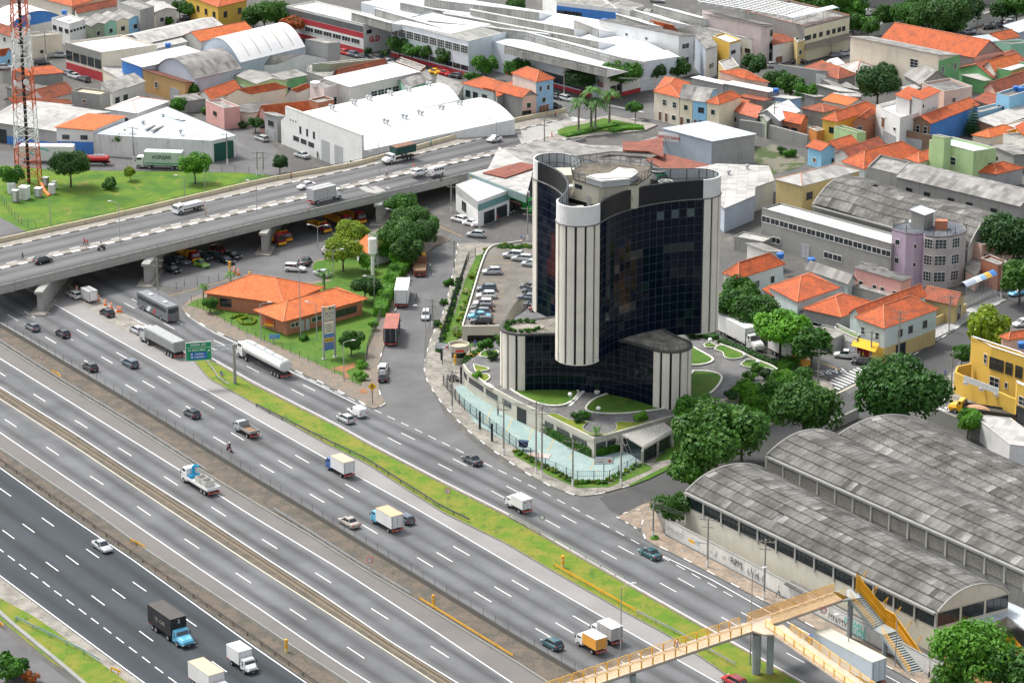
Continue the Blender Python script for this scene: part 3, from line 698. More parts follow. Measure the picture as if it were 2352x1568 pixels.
for x,y,w_ in((560,420,3.2),(520,300,2.6),(470,270,2.2),(620,610,3.)):
 q=tz(x,y,ZT+.1);b=MB();b.obx(q,(1,.25),.6,w_/2,ZT+.1,ZT+.75);b.bd('roof_duct',pln('white_duct',(.6,.62,.62)),tw)
b=MB();q=tz(520,325,ZT);b.obx(q,(1,.1),2.4,2.6,ZT+.1,ZT+1.3);b.bd('roof_room',PHW,tw)
# ==== PODIUM, GARDEN, FORECOURT
tP=T(2600,1180,2.24)
tQ=T(1640,1240,3.7333)
PODW=wall('podium_concrete',(.5,.48,.4),.4)
pod=pts(tQ,'440,545')+pts(tL,'-60,545 100,655 215,725 380,815 620,925 1070,1148 1300,1085 1650,985 1940,900 2351,765')+pts(tP,'430,735 640,665 790,500 530,380 300,285 40,175')+[(1450,700),(1240,690),(1160,745),(1145,775),(1120,800),(1085,822)]
pw=[P(p,ZD)for p in pod]
podium=thg('podium','beige concrete podium with dark window bays carrying the tower and its garden','podium',(pw[6].x,pw[6].y,0))
b=MB();b.pm([(q.x,q.y)for q in pw],0,ZD-.02);b.bd('wall',PODW,podium)
DECK=mtl('podium_asphalt',(.15,.15,.148),(.105,.105,.105),(.2,.195,.185),.3,3)
def zsheet(name,p,z,m,kind='structure',hz=None):return psh(name,p,z,m,kind,hz)
psh('podium_drive',pod,ZD+.0,DECK)
b=MB();b.sweep([Vc((q.x,q.y,0))for q in pw[:16]],[(-.05,ZD-.5),(-.05,ZD+.28),(.25,ZD+.28),(.25,ZD-.5)]);b.bd('parapet',PODW,podium)
def bay(par,p0,p1,z0,z1,m,name='window',fm=None,d=.06):

 a,c=p0,p1;u=(c-a).normalized();nn=Vc((u.y,-u.x,0))
 mb=MB();mb.pm([(a.x-nn.x*.1,a.y-nn.y*.1),(c.x-nn.x*.1,c.y-nn.y*.1),(c.x+nn.x*d,c.y+nn.y*d),(a.x+nn.x*d,a.y+nn.y*d)],z0,z1);o=mb.bd(name,m,par)
 return o
def bars(par,a,c,z0,z1,n,name='louvre',m=DGREY,d=.1):
 u=(c-a).normalized();nn=Vc((u.y,-u.x,0));mb=MB()
 for i in range(n):
  z=z0+(z1-z0)*(i+.5)/n;mb.tube(a+nn*d+Z(z),c+nn*d+Z(z),.03,n=4)
 return mb.bd(name,m,par)
for i0,us in((1,()),(2,()),):pass
def along(i,f):return Vc((*pw[i].lerp(pw[i+1],f)[:2],0))
for i,f0,f1,z0,z1 in((2,.05,.95,1.7,2.7),(3,.25,.7,1.7,2.7),(5,.03,.2,1.5,2.5),(5,.27,.52,1.5,2.5),(5,.58,.86,1.5,2.5),(6,.08,.45,1.6,2.6),(6,.52,.85,1.6,2.6),(7,.02,.3,1.7,2.7),(7,.7,.98,1.7,2.7),(1,.1,.9,1.7,2.7),(0,.2,.9,1.7,2.7)):
 o=bay(podium,along(i,f0),along(i,f1),z0,z1,GLASS);o2=bars(o,along(i,f0),along(i,f1),z0,z1,4)
bay(podium,along(4,.02),along(4,.36),.05,2.7,BLKP,'doorway')
WK=pln('white_lawn_kerb',(.68,.66,.6),.8,.12)
def lawn(lab,t,s,z,m=GRASG,kw=.35,kh=.3,km=None,sm=2):
 w=[P(p,z)for p in pts(t,s)];w=smooth(w+[w[0]],sm)[:-1]if sm else w
 ar=sum(w[i].x*w[(i+1)%len(w)].y-w[(i+1)%len(w)].x*w[i].y for i in range(len(w)))
 if ar<0:w=w[::-1]
 b=MB();b.pm([(q.x,q.y)for q in w],z,z+.16);o=b.bd('lawn',m);o['kind']='stuff'
 k=MB();k.sweep([Vc((q.x,q.y,z))for q in w],[(kw,0),(0,0),(0,kh),(kw,kh)],closed=True);kk=k.bd('lawn_kerb',km or WK);tag(kk,lab,'kerb');return w
l1=lawn('white kerb round the lawn left of the entrance path',tL,'235,640 300,640 440,672 700,680 870,690 945,720 940,750 870,830 760,862 600,850 450,790 330,720',ZD)
l2=lawn('white kerb round the lawn right of the entrance path',tL,'1170,748 1250,740 1600,835 1720,864 1900,830 1960,815 1900,840 1700,885 1500,912 1300,930 1100,925 1000,905 982,865 1060,790',ZD)
lawn('white kerb round the right lawn below the side drive',tL,'1953,540 2100,542 2200,570 2230,610 2160,715 2050,785 1940,825 1900,700 1900,600',ZD)
lawn('white kerb round the small right lawn behind the ribbed lobe',tL,'1953,325 2050,378 2145,430 2135,462 2060,487 1953,498 1900,480 1900,350',ZD)
lawn('thin kerb round the curving front planting bed at the podium corner',tL,'620,925 735,915 800,955 900,990 1040,985 975,1035 975,1065 1030,1092 1130,1102 1235,1085 1278,1050 1255,1000 1300,990 1420,1000 1600,985 1650,975 1300,1075 1070,1138 850,1030',ZD,GRASM,.12,.2,CONC)
lawn('white kerb round the wavy planting bed over the left podium wall',tL,'20,580 120,565 150,600 130,625 85,645 150,665 190,705 130,690 60,630',ZD,GRASM,.14,.3)
lawn('white kerb of the small bed above the left podium wall',tL,'-10,480 60,500 130,515 140,535 80,545 10,560',ZD,GRASM,.14,.3)
lawn('white kerb round the shrub bed beside the left ribbed lobe',tL,'60,380 130,350 225,360 215,400 170,432 110,425 40,415',ZD,GRASG,.14,.3)
lawn('white kerb round the first bed on the far right drive',tP,'160,290 210,270 270,300 290,310 220,325 165,318',ZD,GRASG,.14,.3)
lawn('white kerb round the wavy far right bed under the trees',tP,'245,335 330,362 325,400 400,424 500,405 540,380 430,330 300,290',ZD,GRASG,.14,.3)
lawn('white kerb round the bed with the globe lamp on the right',tP,'470,465 520,490 600,492 680,490 790,520 770,480 640,430 530,415',ZD,GRASG,.14,.3)
a=radians(-170);lc=TC+Vc((cos(a),sin(a),0))*CC
ZLT=13.72
b=MB();b.pm([(lc.x+1.5+cos(t)*2.3,lc.y+sin(t)*1.5)for t in[i*.4 for i in range(16)]],ZLT,ZLT+.12);b.bd('terrace_path',PAVL,tw)
st_=thg('entrance_steps','white narrow steps climbing beside the entrance lawn','steps',P(tL(860,850),ZD))
for i in range(14):
 q=P(tL(860+i*9,845-i*9.5),ZD);mb=MB();mb.obx(q,(1,.9),.12,.45,ZD+.0,ZD+.12+i*.01);mb.bd('step',WHT,st_)
TURQ=mtl('turquoise_pavement',(.27,.36,.34),(.23,.32,.31),(.33,.38,.35),.25,4)
psh('forecourt_pavement',pts(None,'1043.8,887.5 1064.4,884 1088.9,905 1148,940 1188,962 1212,978 1320.5,1034 1363,1054 1420.8,1037 1436,1036 1470,1056 1445,1085 1397.7,1102 1320.5,1102 1253.6,1073 1186.7,1030 1088.9,969 1061.9,928'),.19,TURQ,hz=.15)
mk=MB()
for i in range(13):
 t=i/12;a_=Vc(P((1105+290*t,925+135*t),.2));c_=Vc(P((1090+290*t,962+125*t),.2))
 if i%2:lpt(mk,[a_,c_],.1,.0)
struct(mk,'parking_line',YELL)
curbline=pts(None,'1052,560 1038,640 1020,720 989.8,774.3 973,841.2 978,869.5 997.5,903 1028.4,944 1095.3,1008.5 1191.8,1076.6 1253.6,1112.6 1300,1132 1335,1141 1365,1138 1446.6,1117.3 1490,1094.6 1552,1073 1640,1032 1747,988 1793.3,966 1850,925 1915.5,895 1906.5,877 1886,870')
wp=[P(p)for p in curbline]
b=MB();b.pm([(q.x,q.y)for q in wp]+[(P(p).x,P(p).y)for p in pts(None,'1800,846 1700,805 1600,765 1400,640 1225,560 1120,560')],0,.145);b.bd('pavement',PAVE,kind='structure')
pkb('painted kerb curving round the tower plot from the service street to the avenue',curbline[:19],1.8,sm=1)
psh('planting_ground',pts(None,'1180,1035 1260,1080 1325,1110 1400,1110 1470,1070 1480,1062 1500,1075 1480,1085 1400,1118 1325,1120 1255,1088 1180,1045'),.18,GRASG,hz=.15)
psh('pavement_grass',pts(tL,'1380,1555 1560,1460 1790,1350 1800,1380 1560,1500 1400,1560'),.19,GRASG,hz=.15)
psh('verge_grass',pts(None,'1500,1062 1560,1000 1640,950 1700,925 1745,905 1790,860 1830,855 1885,880 1860,905 1790,950 1700,990 1560,1050'),.18,GRASG,hz=.15)
pk=pts(None,'1061.9,751.2 1146.8,750 1180,700 1230,640 1300,560 1200,556 1150,563 1128.8,566 1112,585 1078,700')
pkw=[P(p,ZD)for p in pk]
pd_=thg('parking_deck','raised beige parking deck over the dark garage entrance','parking deck',(pkw[0].x,pkw[0].y,0))
b=MB();b.pm([(q.x,q.y)for q in pkw],2.2,ZD-.02);b.pm([(q.x+.3,q.y+1.5)for q in pkw],0,2.2);b.bd('slab',PODW,pd_)
psh('parking_ground',pk,ZD+.01,mtl('parking_asphalt',(.17,.155,.135),(.125,.115,.1),(.21,.19,.165),.2,3),hz=ZD)
o=bay(pd_,Vc((*(pkw[0]+Vc((.9,1.5,0)))[:2],0)),Vc((*(pkw[1]+Vc((0,1.5,0)))[:2],0)),.1,2.2,BLKP,'garage_opening')
b=MB();b.sweep([Vc((q.x,q.y,0))for q in pkw[:2]],[(-.3,1.9),(-.3,ZD+.3),(.1,ZD+.3),(.1,1.9)]);b.box(pkw[0].x,pkw[0].x+.9,pkw[0].y-.2,pkw[0].y+.8,0,2.2);b.bd('parapet',PODW,pd_)
b=MB();b.sweep(smooth([Vc((q.x,q.y,0))for q in[pkw[5],pkw[6],pkw[7],pkw[8],pkw[9],pkw[0]]],2),[(-.15,ZD),(-.15,ZD+.35),(.15,ZD+.35),(.15,ZD)]);b.bd('kerb',CONCL,pd_)
mk=MB()
for i in range(12):
 q0=P((1085+i*3.4,735-i*13),ZD);lpt(mk,[q0,q0+Vc((4.5,.3,0))],.1,.02)
struct(mk,'bay_line',YELL)
psh('slope_grass',pts(None,'1010,790 1035,795 1060,770 1062,745 1076,690 1108,585 1095,588 1070,640 1045,720 1015,770'),.3,GRASG,hz=.15)
pg=[P(p,3.1)for p in pts(tL,'1320,1108 1505,1218 1775,1062 1695,1000')]
pe=thg('pergola','grey slatted pergola roof over the glass entrance lodge','pergola',(pg[0].x,pg[0].y,0))
for i in range(20):
 t=(i+.5)/20;a_,c_=pg[0].lerp(pg[3],t),pg[1].lerp(pg[2],t);b=MB();d_=(c_-a_).normalized()
 b.obx((a_+c_)/2,d_,.09,(c_-a_).length/2,3.,3.28);b.bd('slat',CONCL,pe)
for a_,c_ in((pg[0],pg[3]),(pg[1],pg[2])):
 b=MB();b.obx((a_+c_)/2,c_-a_,.15,(c_-a_).length/2,2.6,2.98);b.bd('beam',CONCL,pe)
for q in(pg[0],pg[1],pg[1].lerp(pg[2],.5),pg[2],pg[3]):b=MB();b.box(q.x-.2,q.x+.2,q.y-.2,q.y+.2,0,2.6);b.bd('post',CONCL,pe)
cg=[q.lerp(sum(pg,Vc())/4,.12)for q in pg];b=MB();b.pm([(q.x,q.y)for q in cg],.1,2.55);b.bd('glass_lodge',GLASS,pe)
q=P(tK(1838,238));q=Vc((q.x,q.y+1.6,0))
gh=thg('gatehouse','round concrete gatehouse with flat drum roof and red sign by the gate','gatehouse',q)
b=MB();b.lathe([(1.5,.12),(1.5,1.),(1.42,1.),(1.42,.12)],20,q);b.bd('wall',PODW,gh)
b=MB();b.lathe([(1.35,.9),(1.35,2.1)],20,q);b.bd('window',GLASS,gh)
b=MB();b.lathe([(0,2.75),(1.75,2.75),(1.75,3.3),(1.9,3.3),(1.9,2.2),(1.6,1.95),(0,1.95)],28,q);b.bd('roof',PODW,gh)
b=MB();b.lathe([(0,2.8),(1.72,2.8)],20,q);b.bd('roof_gravel',pln('sand',(.5,.42,.3),.9,.3,scale=3),gh)
b=MB();b.obx(q+Vc((.2,-1.93,0)),(1,0),.03,.75,2.35,2.75);b.bd('sign',REDP,gh)
# ==== LETTERING, SIGNS
def text(body,parent,M,size,m,ext_=.01,name='lettering',align='CENTER',bold=0.):
 c=bpy.data.curves.new('lettering','FONT');c.body=body;c.size=size;c.extrude=ext_;c.align_x=align;c.align_y='CENTER';c.offset=bold;c.resolution_u=2
 o=ON('tmp',c);LK(o);dg=bpy.context.evaluated_depsgraph_get();me=bpy.data.meshes.new_from_object(o.evaluated_get(dg));bpy.data.objects.remove(o)
 me.materials.clear();me.materials.append(m)
 return plc(name,me,parent,M)
def fcg(q,dirx,up=(0,0,1)):

 x=Vc(dirx).normalized();y=Vc(up).normalized();z=x.cross(y).normalized();y=z.cross(x)
 return Matrix(((x.x,y.x,z.x,q[0]),(x.y,y.y,z.y,q[1]),(x.z,y.z,z.z,q[2]),(0,0,0,1)))
def brd(par,q,dx,w,h,m,z,d=.08,name='panel',bm=None):

 b=MB();b.obx(q,dx,d/2,w/2,z,z+h);return b.bd(name,m,par)
gq=P(tJ(2098,415));g_=thg('sign_gantry','green exit sign on a concrete gantry pole over the motorway edge','road sign',gq)
b=MB();b.tube(gq,gq+Z(7.4),.32,.24,10);b.bd('pole',POLEC,g_)
ax=Vc((-1,-.22,0)).normalized();a0=gq+Z(7.2);b=MB()
for dz in(0,-.8):b.tube(a0+Z(dz),a0+ax*8.2+Z(dz),.07)
for i in range(7):b.tube(a0+ax*(i*1.17),a0+ax*((i+1)*1.17)+Z(-.8),.045);b.tube(a0+ax*(i*1.17)+Z(-.8),a0+ax*((i+1)*1.17),.045)
b.bd('truss_arm',STEEL,g_)
sc_=a0+ax*6.2+Vc((0,-.15,0));dx=Vc((1,.22,0)).normalized()
p1=brd(g_,sc_,dx,4.5,2.35,GRNP,4.9,.1,'main_panel');p2=brd(g_,sc_,dx,4.5,.95,GRNP,7.32,.1,'exit_panel')
fr=Vc((dx.y,-dx.x,0))*.07
def tx(s,u,z,size,m=WHT,par=g_,c=None,d=dx,al='CENTER',bold=.0,f=None):return text(s,par,fcg((c or sc_)+d*u+(f or fr)+Z(0)-Z((c or sc_).z)+Z(z),d),size,m,.01,'lettering',al,bold)
tx('SAÍDA 231',0,7.8,.62,bold=.01);tx('Av. Salim F. Maluf',-.35,6.85,.42,bold=.01)
b=MB();c_=sc_+fr+dx*1.75;
for p0,p1_ in(((-.2,6.35),(.2,6.75)),((-.12,6.75),(.2,6.75)),((.2,6.45),(.2,6.75))):b.tube((c_.x+dx.x*p0[0],c_.y+dx.y*p0[0],p0[1]),(c_.x+dx.x*p1_[0],c_.y+dx.y*p1_[0],p1_[1]),.05)
b.bd('arrow',WHT,g_)
bl=brd(g_,sc_+fr*.6,dx,2.9,1.25,BLUP,5.2,.06,'blue_panel')
tx('Anchieta',.15,6.12,.42,f=fr*1.4,bold=.01);tx('Imigrantes',.1,5.6,.42,f=fr*1.4,bold=.01)
for zz in(5.55,6.1):b=MB();b.tube((sc_+fr*1.3+dx*-1.2)-Z(sc_.z-zz),(sc_+fr*1.6+dx*-1.2)-Z(sc_.z-zz),.16,n=10);b.bd('highway_shield',WHT,g_)
for u in(-2.25,2.25):
 b=MB();b.obx(sc_+dx*u,dx,.06,.03,4.9,8.27);b.bd('panel_frame',WHT,g_)
for z in(4.88,7.25,8.25):b=MB();b.obx(sc_,dx,.06,2.28,z,z+.05);b.bd('panel_frame',WHT,g_)
q=(P(tK(635,200))+P(tK(735,182)))/2;t_=thg('service_totem','tall steel totem reading SOS with white cream and blue panels on the lawn','sign',q);d=(P(tK(735,182))-P(tK(635,200))).normalized()
hw=(P(tK(735,182))-P(tK(635,200))).length/2;fr2=Vc((d.y,-d.x,0))*.14
for s in(-1,1):
 b=MB();b.tube(q+d*hw*s,q+d*hw*s+Z(10.),.22,.22,8);b.bd('post',STEEL,t_)
 b=MB();b.obx(q+d*hw*s,d,.4,.4,0,.25);b.bd('footing',CONC,t_)
CRM=pln('cream_panel',(.68,.65,.52),.5,.05)
for z,h,m in((7.1,2.8,CRM),(4.9,2.,CRM),(4.,.75,BLUP),(3.2,.75,pln('amber_panel',(.8,.5,.03),.5,.05)),(1.7,1.45,BLUP)):brd(t_,q,d,hw*2-.5,h,m,z,.12,'panel')
def tq(s,u,z,size,m):text(s,t_,fcg(q+d*u+fr2*.7+Z(z),d),size,m,.01)
INK=pln('dark_ink',(.03,.03,.04),.6,.05)
tq('SOS',0,8.6,.95,INK);tq('USUÁRIO',0,7.95,.36,INK);tq('NOVA DUTRA',0,7.4,.28,INK)
for k_ in range(4):
 b=MB();b.obx(q+d*(-.8+k_*.5)+fr2*.6,d,.02,.17,9.25,9.8);b.bd('emblem',[pln('e1',(.6,.3,.03)),pln('e2',(.7,.5,.2)),INK,pln('e4',(.3,.25,.2))][k_],t_)
for i,s_ in en(('SOLA','SOMBRA','LAZER','VOCÊ')):tq(s_,0,6.55-i*.42,.36,pln('grey_ink',(.25,.22,.18)))
tq('Posto de',0,4.35,.34,WHT);tq('Vila Maria',0,3.57,.4,INK);tq('Informações',0,2.85,.3,WHT);tq('Serviço ao Usuário',0,2.45,.22,WHT);tq('Horário 24h',0,2.05,.24,WHT)
def rsg(base,h,sym,label,red=True,r=.42,zb=0,poleh=None,bandc=None,cat='road sign',dxn=(1,-.25,0)):
 q=P(base,zb);t=thg('round_sign',label,cat,q);b=MB();b.tube(q,q+Z(h),.045);b.bd('post',STEEL,t)
 d=Vc(dxn).normalized();n=Vc((d.y,-d.x,0));c=q+Z(h)+n*.06
 b=MB();b.tube(c,c+n*.03,r,n=20);b.bd('red_ring',bandc or REDP,t);b=MB();b.tube(c+n*.032,c+n*.045,r*.76,n=20);b.bd('white_face',WHT,t)
 if sym:text(sym,t,fcg(c+n*.06,d),r*1.25,INK,.01)
 return t
rsg(tJ(380,280),2.2,'E','red ringed white sign with a crossed letter on the brown median')
rsg(tK(1740,1490),2.3,'E','red ringed no parking sign standing on the grass median',r=.5)
rsg(tO(1050,590),2.3,'90','red ringed white speed limit sign ninety on the brown median',r=.5)
rsg(tR(325,250),3.,'','dark round sign seen from behind at the side road rail',bandc=DGREY)
q=P(tK(1068,600));t=thg('warning_sign','yellow diamond merge sign on the corner of the green island','road sign',q);b=MB();b.tube(q,q+Z(3.2),.09);b.bd('post',pln('timber_post',(.2,.18,.15)),t)
b=MB();c=q+Vc((0,-.12,3.35));d=Vc((1,-.1,0)).normalized();up=Z(1);r_=.78
b.hull([c-up*r_,c+d*r_,c+up*r_,c-d*r_],[c-up*r_+Vc((0,.05,0)),c+d*r_+Vc((0,.05,0)),c+up*r_+Vc((0,.05,0)),c-d*r_+Vc((0,.05,0))]);b.bd('yellow_plate',pln('sign_yellow',(.8,.45,.01),.5,.05),t)
b=MB();n_=Vc((0,-.04,0));b.path([c+n_+d*-.15-up*.4,c+n_+d*-.15+up*.4],.05);b.path([c+n_+d*.22-up*.4,c+n_+d*.2-up*.1,c+n_+d*.05+up*.1,c+n_+d*.05+up*.4],.05);b.bd('symbol',INK,t)
q=P(tG(195,1560));t=thg('blue_sign','small light blue information sign on the lawn','sign',q+Z(0));b=MB();b.tube(q,q+Z(1),.05);b.bd('post',STEEL,t);brd(t,q,(1,.15,0),1.9,.85,pln('light_blue',(.05,.3,.65)),.9,.06,'panel')
for i in range(3):text('INFORMAÇÕES'[:11-i*2],t,fcg(q+Vc((-.1,-.06,1.55-i*.25)),(1,.15,0)),.2,WHT,.01)
q=P(tG(188,1455));t=thg('red_yellow_sign','red and yellow banner sign beside the orange tiled station','sign',q);d=Vc((1,-.62,0)).normalized()
for s in(0,-2.1):b=MB();b.tube(q+d*s,q+d*s+Z(2.2),.05);b.bd('post',STEEL,t)
brd(t,q+d*-1.05,d,2.2,.5,YEL,.9,.06,'lower_band');brd(t,q+d*-1.05,d,2.2,.75,REDP,1.4,.06,'upper_band');text('RESGATE',t,fcg(q+d*-1.05+Vc((d.y,-d.x,0))*.05+Z(1.75),d),.42,YEL,.01)
for(px,py,zc,w,h,dd,lab,cat)in((*tL(1158,1500),2.6,3.1,1.35,(1,.05,0),'white board on a post in the forecourt with grey and red emblem','sign'),(*tQ(150,540),3.,2.4,1.2,(1,-.4,0),'white board at the gate with blue and black print','sign')):
 q=P((px,py));t=thg('sign_board',lab,cat,q);b=MB();b.tube(q,q+Z(zc),.07);b.bd('post',DGREY,t);d=Vc(dd).normalized();brd(t,q,d,w,h,pln('board_blue',(.03,.08,.2)),zc,.06,'board_back');n=Vc((d.y,-d.x,0))
 brd(t,q+n*.05,d,w-.16,h-.16,WHT,zc+.08,.04,'face')
 text('Governo do Estado',t,fcg(q+n*.09+d*-.5+Z(zc+h*.72),d),.2,INK,.005);text('Polícia',t,fcg(q+n*.09+d*-.6+Z(zc+h*.35),d),.42,BLUP,.005)
 b=MB();b.tube(q+n*.085+d*.9+Z(zc+h*.4),q+n*.1+d*.9+Z(zc+h*.4),.24,n=12);b.bd('emblem',pln('emblem_red',(.55,.06,.05)),t)
# ==== BUILDINGS OF THE TOWN
TR=tiles('clay_tiles_orange',(.62,.13,.03),(.46,.09,.025));TD=tiles('clay_tiles_weathered',(.42,.1,.04),(.28,.07,.035),.6);TO=tiles('clay_tiles_bright',(.75,.19,.045),(.6,.13,.03),.15)
TS=tiles('clay_tiles_pinkish',(.6,.18,.1),(.5,.13,.07),.2);TBR=tiles('clay_tiles_brown',(.2,.06,.035),(.14,.045,.03),.5)
SG=sheet('fibre_cement_sheets',(.34,.33,.31),(.25,.24,.225));SD=sheet('dark_fibre_sheets',(.2,.195,.185),(.13,.125,.12),dirt=.7);SL=sheet('pale_fibre_sheets',(.5,.49,.46),(.42,.41,.39),dirt=.3)
SW=sheet('white_metal_sheets',(.8,.8,.79),(.74,.75,.75),1.,30,4,.06,rough=.5);SB=sheet('bluish_metal_sheets',(.6,.66,.7),(.54,.6,.65),1.,30,4,.15,rough=.5);SR=sheet('rusty_sheets',(.3,.1,.06),(.2,.06,.04),rust=(.24,.07,.04))
FLATG=mtl('flat_roof_grey',(.3,.29,.27),(.17,.165,.15),(.42,.4,.37),.4,2);FLATW=mtl('flat_roof_white',(.66,.65,.61),(.5,.49,.46),None,.4,2)
WC={};BG=dict(cat='building');WH=dict(cat='warehouse');FG='flat',FLATG;FW='flat',FLATW
for nm,c,d in(('white',(.76,.76,.74),.25),('ow',(.66,.65,.6),.4),('cream',(.74,.67,.54),.35),('pcream',(.7,.66,.54),.3),('tan',(.52,.33,.14),.45),('grey',(.38,.38,.37),.5),('conc',(.3,.3,.28),.8),('lblue',(.3,.5,.72),.25),('sky',(.3,.6,.82),.2),('blue',(.06,.22,.58),.25),('green',(.16,.42,.18),.3),('lgreen',(.45,.62,.3),.35),('mint',(.33,.62,.46),.3),('yellow',(.72,.46,.08),.25),('lyellow',(.76,.69,.5),.3),('pink',(.72,.4,.36),.3),('lilac',(.44,.35,.44),.35),('red',(.45,.04,.05),.3),('orange',(.66,.26,.06),.3),('gwhite',(.56,.64,.62),.3),('ochre',(.56,.44,.2),.6),('brown',(.24,.15,.1),.4),('bgrey',(.44,.5,.57),.25),('salmon',(.74,.5,.4),.3),('brick',(.42,.17,.1),.5),('palepink',(.7,.6,.57),.35),('bpale',(.66,.71,.75),.2),('rust',(.45,.2,.1),.4),('ggreen',(.3,.36,.26),.5)):
 WC[nm]=wall('plaster_'+nm,c,d)
FRW=pln('window_frame_white',(.7,.7,.68),.5,.05);FRD=pln('window_frame_dark',(.05,.05,.05),.5,.1);SHT=pln('shutter_grey',(.42,.43,.44),.5,.1);SHB=pln('shutter_brown',(.22,.1,.05),.6,.2)
wcache={}
def win_mesh(w,h,st):
 k=(round(w,1),round(h,1),st)
 if k in wcache:return wcache[k]
 w,h=k[0],k[1]
 f=MB();t=.07
 f.box(-w/2,w/2,-.1,.05,0,t);f.box(-w/2,w/2,-.08,.05,h-t,h);f.box(-w/2,-w/2+t,-.08,.05,t,h-t);f.box(w/2-t,w/2,-.08,.05,t,h-t)
 nv=max(1,int(w/(1. if st!='grid' else .6)))
 for i in range(1,nv):x=-w/2+w*i/nv;f.box(x-.03,x+.03,-.06,.05,t,h-t)
 if st in('grid','w'):
  nh=max(1,int(h/.7))
  for i in range(1,nh+(st=='grid')):z=h*i/(nh+(st=='grid'));f.box(-w/2+t,w/2-t,-.055,.05,z-.025,z+.025)
 g_=MB();g_.box(-w/2+t,w/2-t,-.03,.04,t,h-t)
 fm={'w':FRW,'d':FRD,'grid':FRW,'o':FRD,'s':SHT}.get(st,FRW)
 gm={'s':SHT,'b':SHB,'r':WC['red']}.get(st,GLASS)
 wcache[k]=(f.mesh('window',fm),g_.mesh('pane',gm));return wcache[k]
def adw(par,A,B,u,z,w,h,st,outn):
 q=A.lerp(B,u);M_=frame((q.x+outn.x*.01,q.y+outn.y*.01,z),(-outn.y,outn.x,0))
 f,g_=win_mesh(w,h,st);o=plc({'s':'shutter_door','b':'door'}.get(st,'window'),f,par,M_)
 p_=ON('pane' if st not in 'sb' else 'leaf',g_);LK(p_);p_.parent=o
 return o
